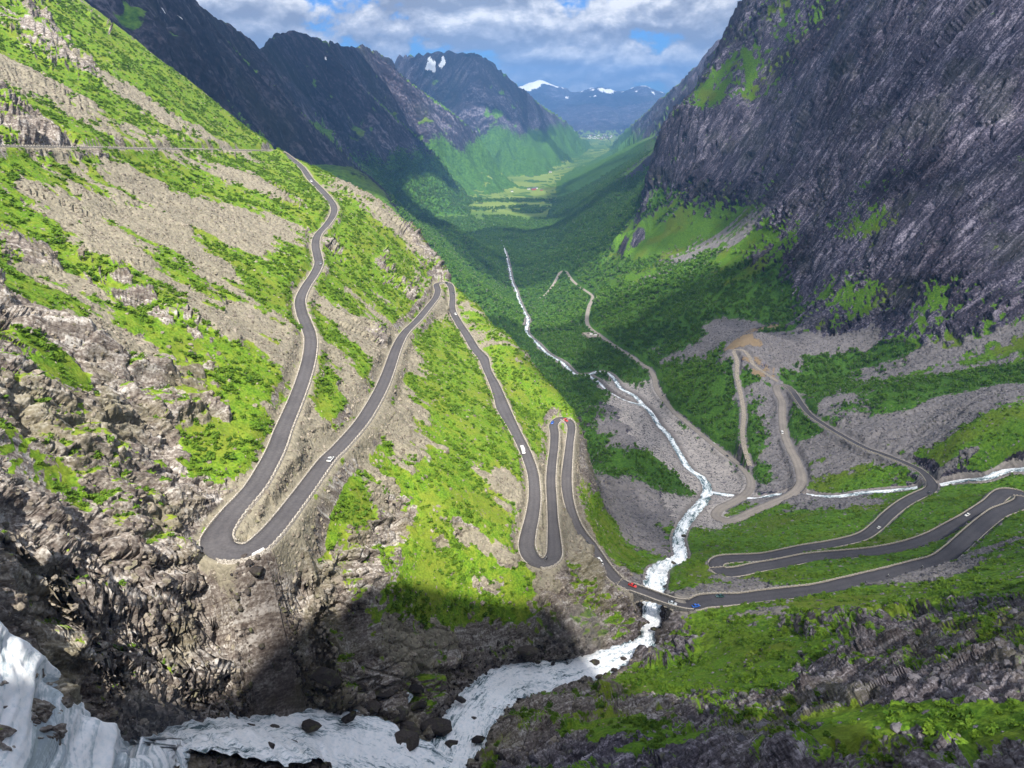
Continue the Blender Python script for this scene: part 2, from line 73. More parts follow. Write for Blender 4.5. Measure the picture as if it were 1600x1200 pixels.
ROAD = [(-225.11,273.09,-16.68,5),(-229.76,332.75,-21,5),(-234.94,399.08,-25.81,5),(-240.11,465.42,-30.61,5),(-245.28,531.75,-35.42,5),(-250.46,598.09,-40.23,5),(-255.63,664.42,-45.03,5),(-260.8,730.76,-49.84,5),(-265.97,797.09,-54.65,5),(-271.15,863.42,-59.46,5),(-244.71,816.83,-64.01,5.02),(-218.51,763.51,-69.06,5.03),(-194.88,704.81,-74.44,5.05),(-175.29,662.34,-78.41,5.07),(-156.61,619.39,-82.39,5.08),(-146.04,589.53,-85.09,5.1),(-141.25,563.82,-87.31,5.12),(-139.33,534.27,-89.83,5.13),(-138.96,507.39,-92.11,5.15),(-134.71,482.95,-94.22,5.17),(-126.87,456.49,-96.57,5.18),(-122.06,440.24,-98.01,5.2),(-119.71,421.15,-99.64,5.25),(-118.55,394.51,-101.91,5.3),(-115.89,373.68,-103.69,5.35),(-109.83,354.86,-105.37,5.4),(-105.2,343.56,-106.41,5.48),(-97.66,324.2,-108.18,5.56),(-93.06,305.08,-109.85,5.64),(-89.91,285.2,-111.56,5.72),(-87.42,261.83,-113.56,5.8),(-85.73,238.13,-115.58,6.1),(-84.38,224.76,-116.72,6.4),(-84.02,212.54,-117.76,6.7),(-84.39,200.26,-118.8,7),(-86.62,188.75,-119.8,7.53),(-87.63,180.61,-120.5,8.07),(-87.16,174.71,-121,8.6),(-83.95,170.58,-121.44,8.6),(-79.92,169.53,-121.8,8.6),(-75.89,171.62,-122.18,8),(-74.02,177.13,-122.68,7.4),(-72.57,188.96,-123.69,6.8),(-71.42,208.32,-125.34,6.55),(-70.16,235.33,-127.64,6.3),(-67.97,249.84,-128.89,6.22),(-65.23,278.99,-131.38,6.15),(-65.09,318.57,-134.74,6.08),(-66.86,355.3,-137.86,6),(-70.38,406.54,-142.23,5.87),(-70.98,445.59,-145.55,5.73),(-67.6,485.57,-148.96,5.6),(-64.97,540.44,-153.63,5.47),(-63.87,573.84,-156.47,5.33),(-65.71,608.02,-159.38,5.2),(-70.03,639.06,-162.04,5.16),(-66.36,650.33,-163.05,5.12),(-60.32,649.93,-163.57,5.08),(-56.34,637.49,-164.68,5.04),(-53.23,611.95,-166.86,5),(-50.85,580.52,-169.54,5.35),(-43.46,551.95,-172.05,5.7),(-35.17,525.79,-174.38,6.05),(-28.01,501.64,-176.52,6.4),(-21.12,484.85,-178.07,7.2),(-17.18,463.63,-179.9,5.2),(-12.21,443.97,-181.62,6.13),(-8.42,425.62,-183.22,7.07),(-5.29,408.46,-184.7,8),(1.55,383.33,-186.91,5.8),(7.36,359.9,-188.97,5.73),(10.62,342.98,-190.43,5.67),(11.7,330.77,-191.47,5.6),(11.58,314.23,-192.88,6.05),(9.87,298.94,-194.19,6.5),(8.06,288.58,-195.08,6.95),(6.93,277.83,-196,7.4),(8.84,269.85,-196.7,7.4),(13.14,266.4,-197.17,7.4),(17.33,268.37,-197.56,7.2),(19.76,274.79,-198.14,7),(20.42,288.89,-199.34,6),(20.92,309.25,-201.07,5),(21.57,330.53,-202.88,5.05),(22.32,353.92,-204.87,5.1),(24.49,380.23,-207.12,5.15),(26.96,403.56,-209.11,5.2),(28.68,427.06,-211.11,5.53),(29.04,444.07,-212.56,5.87),(33.82,455.83,-213.64,6.2),(38.85,455.67,-214.07,5.8),(41.62,446.26,-214.9,5.4),(38.83,424.01,-216.81,5),(35.94,401.55,-218.73,5.6),(33.69,380.91,-220.5,6.2),(33.52,361.86,-222.12,5.5),(35.16,345.66,-223.5,4.8),(37.84,332.33,-224.65,5.5),(42.68,320.04,-225.78,6.2),(47.4,306.68,-226.98,6.1),(52.68,295.57,-228.03,6),(58.59,289.86,-228.73,5.8),(66.46,285.85,-229.48,5.6),(74.37,281.94,-230.23,5.7),(82.34,279.02,-230.95,5.8),(88.72,279.21,-231.49,7.4),(95.36,282.83,-232.13,9),(103.91,284.7,-232.88,9),(115.9,286.94,-233.91,7.5),(130.31,290.97,-235.19,8),(148.55,295.46,-236.78,8.5),(159.81,298.43,-237.77,8.75),(179.24,306.22,-239.55,9),(203.61,316.17,-241.79,9.25),(227.39,326.46,-243.99,9.5),(243.71,333.81,-245.51,9.5),(259.58,345.97,-247.21,9.5),(278.83,362.76,-249.38,9.5),(300.12,380.97,-251.77,9.5),(320.33,397.04,-253.96,9.62),(336.79,406.64,-255.58,9.75),(348.16,414.14,-256.74,9.88),(354.48,421.25,-257.55,10),(355.47,427.18,-258.06,9.92),(352.31,430.4,-258.44,9.83),(346.95,430.29,-258.9,9.75),(340.45,426.22,-259.55,9.67),(330.63,418.72,-260.6,9.58),(308.93,405.3,-262.77,9.5),(293.19,396.89,-264.28,9.2),(274.16,387.08,-266.1,8.9),(255.66,380.54,-267.77,8.6),(234.73,376.59,-269.58,8.3),(215.79,375.69,-271.19,8),(196.65,375.29,-272.82,8.1),(183.94,373.75,-273.91,8.2),(168.81,370.87,-275.22,8.3),(154.03,368.62,-276.49,8.4),(143.31,366.29,-277.42,8.5),(135.29,366.22,-278.1,8.75),(131.15,370.11,-278.59,9),(131.8,376.85,-279.16,8.5),(137.8,381.83,-279.82,8),(151.39,384.82,-281.01,7.5),(167.39,388.12,-282.4,7.38),(182.51,394.28,-283.78,7.25),(201.91,402.59,-285.58,7.12),(221.77,409.59,-287.37,7),(247.66,421.53,-289.79,7.33),(266.36,436.97,-291.85,7.67),(284.27,455.26,-294.03,8),(307.5,476.75,-296.72,8.17),(327.85,492.31,-298.9,8.33),(341.54,501.63,-300.3,8.5),(350.2,511.16,-301.4,8),(355.79,523.77,-302.57,7.5),(358.32,542.03,-304.14,7),(353.77,558.64,-305.6,6.75),(344.15,579.39,-307.55,6.5),(334.71,596.77,-309.23,6.25),(325.66,636.96,-312.73,6),(320.32,683.87,-316.74,6.25),(323.89,717.15,-319.59,6.5),(330.59,756.77,-323,6.75),(333.67,782.79,-325.23,7),(329.2,794.52,-326.3,8),(321.41,791.15,-327.02,9),(317.57,775.11,-328.42,8.67),(314.83,752.34,-330.37,8.33),(303.15,717.33,-333.5,8),(293.85,685.09,-336.36,8.33),(289.32,655.49,-338.9,8.67),(287.1,627.14,-341.32,9),(282.01,600.95,-343.59,9.5),(274.43,585.23,-345.07,9.17),(259.97,571.71,-346.75,8.83),(239,560.4,-348.78,8.5),(218.93,550.39,-350.68,8.67),(201.6,540.4,-352.39,8.83),(191.69,539.63,-353.23,9),(186.05,548.29,-354.11,9.25),(193.69,562.87,-355.51,9.5),(210.76,577.71,-357.43,9.17),(229.03,596.57,-359.66,8.83),(240.63,617.72,-361.71,8.5),(244.89,640,-363.64,7.75),(243.28,665.93,-365.85,7),(236.75,699.22,-368.73,6.93),(227.66,743.5,-372.58,6.87),(218.06,795.06,-377.03,6.8),(210.57,835.47,-380.53,7.1),(208.15,882.14,-384.5,7.4),(207.19,930.58,-388.62,7.7),(214.5,987.37,-393.48,8),(215.74,1032.24,-397.3,7.88),(207.56,1069.57,-400.55,7.75),(200.74,1107.25,-403.8,7.62),(181.95,1183.62,-410.49,7.5),(163.67,1269.89,-417.98,7.83),(152.67,1338.6,-423.9,8.17),(156.54,1414.1,-430.32,8.5),(173.12,1534.36,-440.64,8.6),(195.68,1675.25,-452.77,8.7),(177.27,1816.3,-464.86,8.8),(166.13,1940.09,-475.43,8.9),(161.61,2087.02,-487.92,9),(143.76,2077.72,-489.63,8.5),(119.12,1974.09,-498.69,8),(92.62,1889.73,-506.2,7.5),(65.71,1846.28,-510.55,7)]
OLD_TRACK = [(327,801.5,-324.5,5.2),(315.9,812.7,-319.2,5.2),(303.1,825.4,-311.7,5.2),(299.9,841.3,-304.6,5.2),(295.4,852,-301.5,5.2),(286.6,857.3,-304.3,5.2),(285.3,837.3,-311,5.2),(280.1,814.8,-322.5,5.2),(276.9,783.6,-334.5,5.2),(270.8,748.5,-343.4,5.2),(259,712.1,-349.6,5.2),(250,675.7,-349.4,5.2),(250.1,652,-359.7,5.2)]
RIVER = [(-22.5,160.9,-202,17),(-19.3,175.9,-207,18),(-16.4,191.1,-212,19),(-10.1,209.6,-219,20),(0,225.4,-226,19.5),(13.7,231.5,-230,19),(28.2,239.3,-234,17),(43.7,249.1,-238,15),(60.8,262.2,-243,12),(68.3,276.5,-247,9),(75.1,305,-255,9),(88.5,355.2,-275,12),(98.8,387.3,-290,10.5),(118.4,413.6,-302,9),(124.9,439,-312,9),(131.1,467.5,-322,9),(143,500.1,-333,9.5),(161.7,540.4,-345,10),(184.2,583.2,-358,9.5),(196.6,617.3,-364,9),(196.6,641.9,-367,8.2),(190.1,669.6,-371,7.3),(190.8,718,-377,6.5),(191.3,771.3,-383,6.4),(187.1,808.5,-387,6.2),(186,854.3,-391,6.1),(181.5,890.7,-395,6),(175.8,936.2,-400,6.2),(162.7,972.4,-404,6.5),(159.6,1018.4,-408,6),(153.5,1048.2,-410,5.5),(139.4,1059.2,-411,5),(121,1050.2,-413,5.2),(103.1,1055.3,-415,5.3),(91.2,1103.6,-419,5.5),(84.6,1133.1,-422,5.7),(63.6,1197.6,-430,5.8),(49.1,1279.9,-440,6),(29.2,1392.3,-452,7),(35.8,1512.5,-464,6.6),(28.4,1677.8,-490,6.2),(17.6,1875.5,-515,5.9),(9.4,2020.8,-522,5.5),(0,2113.9,-526,5.4),(-8.5,2312.5,-532,5.2),(-23.8,2609.3,-540,5.1),(-41.9,2887.4,-545,5)]
BRAID = [(181.4,889.7,-395.5,6),(159.6,920,-401,5.5),(142.7,964.8,-406,5),(133.8,1010.1,-410,5.5),(121,1050.2,-413,6)]
SIDE_STREAM = [(417.7,482.1,-266,6.5),(404,488.9,-272,6.5),(395,494.7,-277,6.5),(380.8,497.4,-285,6.5),(371.7,508.9,-294,6.5),(359.7,517,-303,6.2),(350.8,522.4,-308,6),(333.5,533.9,-318,5.8),(313.9,544.6,-327,5.5),(298.7,552.3,-335,5.4),(285.1,565.5,-343,5.2),(274,580.5,-350,5.1),(258.3,586,-354,5),(246.2,585.8,-356,5.1),(233.7,584.4,-358,5.2),(212.9,596.4,-361,5.4),(194.1,607.4,-364,5.5)]
PLUNGE = [(-83.9,117.3,-137,8),(-82.4,121.6,-142,11.4),(-79,132.9,-153,20.6),(-71.7,145.2,-166,27.4),(-62.6,158.4,-181,28.3),(-48.8,163.5,-191,24.3),(-33.1,164.3,-199,19.1),(-20.7,162.5,-204,14)]
RIVULET = [(-92.2,128.1,-112.2,1.6),(-89.9,129.3,-119.3,1.6),(-86.7,131.3,-129,1.6),(-81.3,135.3,-141.4,1.6)]
SIDE_RILL = [(-37,193.9,-198,3.2),(-40.9,189.2,-197.7,3.2),(-47,185.2,-198,3.2),(-51.3,175.4,-191.8,3.2),(-56.6,165.4,-183,3.2)]
FALL_EDGE = [(-101.5,96,-78.9),(-93.5,102.2,-89.5),(-94.1,108.7,-96.3),(-92.7,113.3,-105.3),(-90.9,115,-113),(-89.2,118.5,-121.9),(-86.1,120.6,-132.8),(-81.7,125.5,-145.1),(-79.4,128.2,-152.7),(-75.9,116.6,-156),(-81.7,64.8,-94.1)]
COVER_GRASS = [(-362,554,38),(-358,554,35),(-354,555,32),(-350,556,29),(-346,557,26),(-341,558,23),(-337,558,21),(-333,559,18),(-328,560,15),(-324,561,12),(-319,562,9),(-315,563,6),(-311,565,3),(-307,567,0),(-303,569,-2),(-299,571,-5),(-295,573,-8),(-291,575,-11),(-287,577,-14),(-283,580,-17),(-279,582,-20),(-275,585,-23),(-273,594,-25),(-271,604,-28),(-269,614,-30),(-267,626,-33),(-265,636,-36),(-263,648,-39),(-397,665,65),(-392,664,61),(-388,665,57),(-383,665,54),(-379,666,50),(-374,666,46),(-369,667,42),(-364,667,39),(-360,669,35),(-355,669,31),(-351,671,27),(-346,671,23),(-341,672,20),(-337,674,16),(-333,677,12),(-329,681,8),(-324,684,4),(-320,688,0),(-316,692,-3),(-312,697,-7),(-307,701,-11),(-302,705,-16),(-298,710,-20),(-293,714,-24),(-289,718,-28),(-286,732,-32),(-283,746,-36),(-280,761,-40),(-277,776,-45),(-273,790,-49),(-408,651,73),(-405,656,71),(-402,660,68),(-399,664,66),(-396,669,64),(-394,675,62),(-391,680,60),(-389,686,58),(-386,692,55),(-383,698,53),(-381,704,51),(-378,711,48),(-374,714,45),(-369,716,41),(-365,719,37),(-360,723,33),(-356,726,29),(-351,729,25),(-347,732,20),(-342,736,16),(-338,740,12),(-333,744,8),(-329,748,3),(-324,752,-1),(-320,757,-6),(-275,440,-5),(-271,440,-7),(-267,439,-10),(-264,439,-12),(-260,439,-14),(-256,440,-17),(-253,440,-19),(-251,447,-21),(-250,453,-23),(-248,460,-25),(-247,467,-26),(-245,474,-28),(-234,464,-35),(-231,469,-38),(-229,474,-41),(-226,479,-44),(-223,484,-46),(-219,487,-49),(-215,490,-52),(-211,492,-55),(-206,493,-58),(-201,494,-61),(-196,497,-63),(-191,501,-66),(-185,503,-68),(-180,506,-71),(-175,512,-73),(-169,518,-76),(-164,524,-78),(-157,524,-81),(-150,524,-85),(-241,547,-39),(-240,557,-42),(-238,568,-44),(-236,579,-46),(-233,590,-49),(-231,601,-51),(-228,613,-54),(-225,625,-56),(-222,637,-59),(-215,633,-62),(-207,628,-65),(-200,623,-67),(-191,615,-69),(-183,608,-72),(-175,602,-74),(-165,582,-76),(-157,568,-80),(-150,559,-83),(-244,760,-61),(-231,737,-64),(-219,717,-68),(-207,696,-71),(-191,656,-73),(-174,616,-76),(-224,323,-25),(-224,329,-25),(-224,335,-26),(-224,341,-27),(-224,348,-28),(-208,294,-36),(-206,295,-38),(-204,297,-39),(-202,297,-41),(-200,298,-43),(-197,299,-44),(-196,301,-46),(-194,303,-47),(-192,305,-48),(-190,307,-50),(-221,367,-33),(-218,368,-36),(-215,368,-38),(-212,369,-40),(-209,369,-43),(-206,369,-45),(-199,286,-43),(-198,289,-44),(-196,291,-45),(-194,293,-47),(-192,295,-48),(-190,297,-49),(-157,220,-55),(-156,222,-56),(-154,223,-58),(-153,225,-59),(-152,227,-61),(-150,228,-62),(-148,229,-64),(-183,272,-53),(-180,272,-54),(-176,271,-56),(-173,270,-57),(-147,242,-67),(-145,243,-69),(-143,244,-70),(-141,245,-72),(-139,246,-73),(-137,247,-75),(-135,248,-76),(-133,249,-78),(-131,250,-79),(-128,249,-81),(-126,248,-83),(-123,246,-85),(-151,272,-68),(-148,273,-69),(-145,274,-71),(-142,275,-73),(-139,276,-75),(-152,311,-72),(-147,309,-74),(-142,307,-76),(-152,378,-80),(-148,379,-83),(-144,380,-85),(-140,381,-88),(-136,382,-90),(-132,383,-93),(-128,384,-96),(-126,402,-96),(-142,375,-86),(-137,367,-89),(-132,359,-91),(-127,351,-93),(-122,342,-95),(-117,345,-99),(-102,278,-102),(-102,270,-102),(-103,263,-102),(-103,257,-102),(-103,251,-102),(-104,246,-102),(-104,240,-102),(-105,236,-102),(-105,231,-102),(-106,226,-102),(-104,223,-104),(-103,219,-106),(-101,215,-108),(-99,212,-110),(-98,216,-110),(-97,220,-110),(-96,224,-110),(-95,228,-110),(-94,233,-111),(-109,211,-103),(-107,212,-104),(-105,213,-106),(-102,214,-107),(-100,215,-109),(-108,246,-98),(-106,249,-100),(-103,251,-102),(-100,255,-104),(-131,190,-70),(-128,189,-72),(-126,187,-75),(-121,154,-73),(-120,153,-75),(-119,152,-76),(-118,151,-78),(-116,151,-80),(-115,150,-81),(-158,673,-83),(-147,646,-87),(-138,625,-91),(-131,608,-96),(-125,607,-100),(-119,609,-105),(-113,610,-110),(-108,614,-115),(-103,618,-121),(-97,623,-127),(-92,629,-133),(-86,637,-141),(-79,643,-148),(-72,649,-155),(-135,581,-92),(-130,562,-95),(-125,547,-99),(-121,532,-103),(-117,519,-107),(-113,505,-110),(-109,491,-113),(-104,500,-117),(-100,509,-120),(-96,519,-124),(-91,529,-128),(-87,540,-133),(-82,553,-138),(-125,471,-100),(-119,451,-101),(-115,436,-103),(-112,423,-106),(-108,412,-109),(-105,402,-111),(-102,409,-114),(-99,417,-117),(-95,427,-121),(-92,438,-125),(-89,450,-129),(-85,465,-134),(-80,481,-138),(-75,498,-143),(-102,357,-111),(-97,353,-114),(-93,349,-116),(-90,346,-118),(-86,343,-121),(-82,340,-123),(-79,337,-126),(-75,331,-128),(-71,325,-130),(-68,320,-133),(-86,295,-115),(-84,288,-116),(-82,281,-118),(-79,274,-119),(-77,268,-121),(-104,466,-116),(-99,475,-120),(-94,483,-125),(-89,492,-129),(-84,502,-134),(-63,469,-153),(-58,466,-157),(-53,462,-160),(-49,458,-163),(-44,452,-166),(-41,436,-166),(-38,421,-166),(-36,406,-166),(-34,392,-166),(-31,380,-166),(-29,368,-166),(-26,359,-167),(-23,350,-169),(-21,342,-170),(-18,334,-171),(-16,328,-173),(-13,321,-174),(-57,360,-147),(-52,365,-151),(-47,369,-155),(-42,374,-159),(-37,377,-162),(-34,367,-163),(-31,358,-165),(-28,350,-166),(-25,342,-167),(-23,334,-168),(-20,327,-170),(-40,529,-173),(-37,512,-174),(-34,495,-175),(-31,478,-175),(-28,461,-176),(-25,445,-176),(-22,429,-176),(-20,416,-176),(-18,403,-176),(-16,390,-177),(-13,378,-177),(-11,367,-177),(-9,357,-177),(-7,348,-178),(-5,339,-179),(-3,332,-180),(-31,297,-161),(-33,287,-159),(-36,279,-157),(-39,273,-156),(-41,267,-155),(-44,262,-155),(-47,257,-153),(-50,251,-151),(-53,244,-148),(-55,237,-145),(-57,230,-143),(-58,224,-141),(-60,218,-139),(-24,283,-167),(-25,274,-166),(-27,267,-165),(-29,261,-165),(-31,257,-166),(-33,252,-167),(-35,248,-167),(-37,243,-168),(-38,238,-168),(-40,233,-168),(-41,228,-168),(-42,224,-168),(-44,219,-168),(-60,240,-139),(-58,248,-140),(-57,257,-142),(-55,265,-144),(-67,231,-131),(-65,226,-132),(-64,222,-134),(-63,218,-135),(-62,215,-137),(-62,210,-138),(-63,207,-138),(-64,203,-139),(-65,199,-140),(-39,218,-176),(-36,221,-179),(-33,224,-181),(-30,226,-184),(-27,229,-186),(-24,232,-189),(-21,235,-192),(-18,238,-194),(-14,242,-196),(-11,244,-198),(-7,247,-200),(-4,248,-201),(0,250,-202),(-11,253,-191),(-15,250,-188),(-19,247,-186),(-23,244,-184),(-27,241,-182),(-50,200,-170),(-52,198,-171),(-54,196,-172),(-52,195,-176),(-50,195,-180),(-25,224,-192),(-22,227,-195),(-19,231,-198),(-15,234,-201),(-12,237,-204),(-8,240,-206),(-4,242,-208),(0,243,-210),(4,244,-212),(7,244,-214),(11,244,-216),(0,295,-188),(-1,287,-189),(-2,278,-189),(-3,270,-189),(-70,170,-128),(-69,173,-131),(-67,175,-133),(-65,177,-135),(-63,179,-138),(-46,627,-168),(-40,600,-168),(-34,582,-169),(-30,569,-172),(-25,549,-173),(-20,529,-173),(-16,514,-174),(-12,502,-176),(-8,491,-178),(-4,482,-181),(0,474,-184),(4,469,-187),(8,465,-190),(11,461,-194),(15,459,-198),(19,457,-202),(23,454,-205),(-9,487,-179),(-6,477,-181),(-3,468,-184),(-1,460,-187),(2,452,-190),(5,445,-193),(8,438,-196),(10,429,-198),(13,420,-199),(15,409,-200),(18,399,-201),(20,390,-202),(-41,425,-165),(-37,419,-167),(-32,413,-169),(-28,406,-171),(-24,401,-173),(47,433,-247),(49,430,-253),(51,427,-258),(50,400,-249),(50,390,-250),(51,381,-251),(52,372,-252),(229,539,-344),(233,529,-339),(236,518,-333),(238,506,-326),(240,493,-318),(241,481,-311),(244,472,-307),(248,466,-303),(255,465,-302),(262,466,-301),(269,466,-301),(276,465,-300),(282,465,-298),(288,463,-296),(293,460,-294),(193,485,-328),(194,471,-320),(196,460,-314),(198,449,-308),(201,439,-303),(204,432,-299),(207,425,-295),(139,477,-326),(142,465,-321),(144,450,-314),(145,431,-305),(131,391,-285),(124,371,-279),(113,341,-264),(154,348,-267),(159,348,-266),(164,347,-265),(169,347,-264),(175,347,-263),(180,346,-261),(185,347,-261),(190,346,-260),(196,347,-259),(201,347,-259),(207,348,-258),(213,348,-258),(218,349,-258),(224,349,-257),(229,349,-257),(332,464,-285),(340,465,-284),(351,471,-286),(362,476,-288),(370,477,-287),(310,429,-274),(317,433,-273),(324,436,-272),(332,441,-271),(345,453,-275),(371,481,-288),(379,485,-287),(386,487,-284),(390,483,-282),(394,480,-280),(398,477,-278),(302,580,-335),(307,575,-332),(313,571,-329),(318,566,-326),(323,562,-324),(329,558,-321),(334,554,-319),(339,550,-316),(344,546,-314),(349,542,-311),(369,535,-290),(372,531,-284),(377,528,-279),(382,526,-274),(388,524,-270),(393,522,-265),(398,522,-261),(403,522,-257),(408,522,-253),(413,522,-249),(420,523,-245),(93,272,-231),(96,270,-230),(100,267,-228),(103,264,-226),(106,261,-224),(109,258,-222),(112,255,-220),(115,252,-218),(118,251,-216),(122,252,-216),(126,252,-215),(130,252,-214),(134,253,-214),(138,254,-214),(143,256,-215),(148,259,-215),(154,261,-216),(159,264,-217),(165,266,-218),(170,268,-218),(176,270,-219),(96,254,-225),(99,250,-222),(101,246,-220),(104,242,-216),(106,237,-213),(107,232,-210),(109,227,-206),(110,222,-202),(106,220,-202),(102,219,-203),(64,217,-217),(68,217,-216),(71,216,-215),(74,215,-213),(77,213,-211),(80,211,-208),(82,208,-205),(85,206,-202),(86,201,-198),(87,196,-194),(88,192,-190),(89,187,-186),(90,182,-182),(90,178,-177),(65,107,-119),(67,106,-119),(68,106,-118),(70,106,-117),(71,105,-116),(73,105,-115),(74,104,-114),(75,104,-113),(76,103,-112),(77,103,-111),(78,90,-103),(79,90,-102),(80,89,-101),(81,89,-100),(82,88,-99),(83,88,-98),(84,88,-97),(233,280,-207),(236,279,-205),(239,278,-203),(242,277,-201),(230,264,-196),(219,251,-191),(207,238,-185),(195,224,-178),(176,331,-254),(182,333,-254),(188,335,-254),(194,337,-254),(200,339,-255),(207,341,-255),(213,343,-256),(220,346,-256),(88,405,-295),(83,406,-292),(76,403,-286),(68,395,-277),(40,166,-182),(39,156,-174),(38,147,-168),(36,139,-161),(510,1568,-222),(503,1608,-233),(490,1631,-242),(475,1649,-250),(459,1662,-258),(442,1677,-266),(425,1692,-274),(409,1705,-284),(392,1720,-294),(376,1736,-304),(359,1755,-315),(342,1774,-327),(324,1786,-337),(494,1494,-229),(492,1543,-244),(485,1578,-258),(472,1601,-271),(457,1614,-281),(440,1623,-292),(421,1632,-302),(401,1639,-312),(382,1650,-322),(363,1660,-333),(481,1575,-262),(470,1595,-273),(455,1606,-283),(440,1614,-293),(424,1621,-303),(407,1625,-312),(389,1629,-321),(372,1635,-331),(357,1651,-338),(342,1673,-346),(327,1699,-355),(313,1729,-365),(298,1760,-376),(342,1916,-285),(351,1844,-273),(369,1827,-269),(386,1805,-264),(401,1775,-259),(416,1749,-254),(431,1726,-249),(450,1703,-242),(469,1681,-236),(487,1660,-229),(421,1201,-282),(412,1230,-284),(403,1264,-287),(396,1309,-291),(397,1695,-297),(382,1709,-306),(367,1725,-316),(352,1746,-327),(336,1766,-337),(320,1785,-348),(302,1792,-357),(287,1826,-371),(274,1873,-388),(444,1214,-257),(443,1246,-252),(444,1287,-249),(590,1850,126),(579,1851,112),(565,1840,98),(551,1830,84),(536,1820,70),(523,1815,56),(514,1820,42),(504,1827,28),(491,1828,14),(476,1823,0),(461,1820,-14),(448,1823,-29),(436,1833,-43),(634,1762,120),(624,1770,110),(614,1779,99),(604,1787,89),(594,1795,78),(583,1804,67),(571,1807,56),(458,980,-267),(464,963,-265),(472,950,-264),(511,1057,-162),(509,1019,-174),(503,843,-259),(509,843,-250),(536,755,-262),(543,749,-258),(549,744,-254),(555,738,-250),(560,732,-246),(243,1637,-404),(257,1570,-381),(278,1555,-371),(299,1545,-363)]
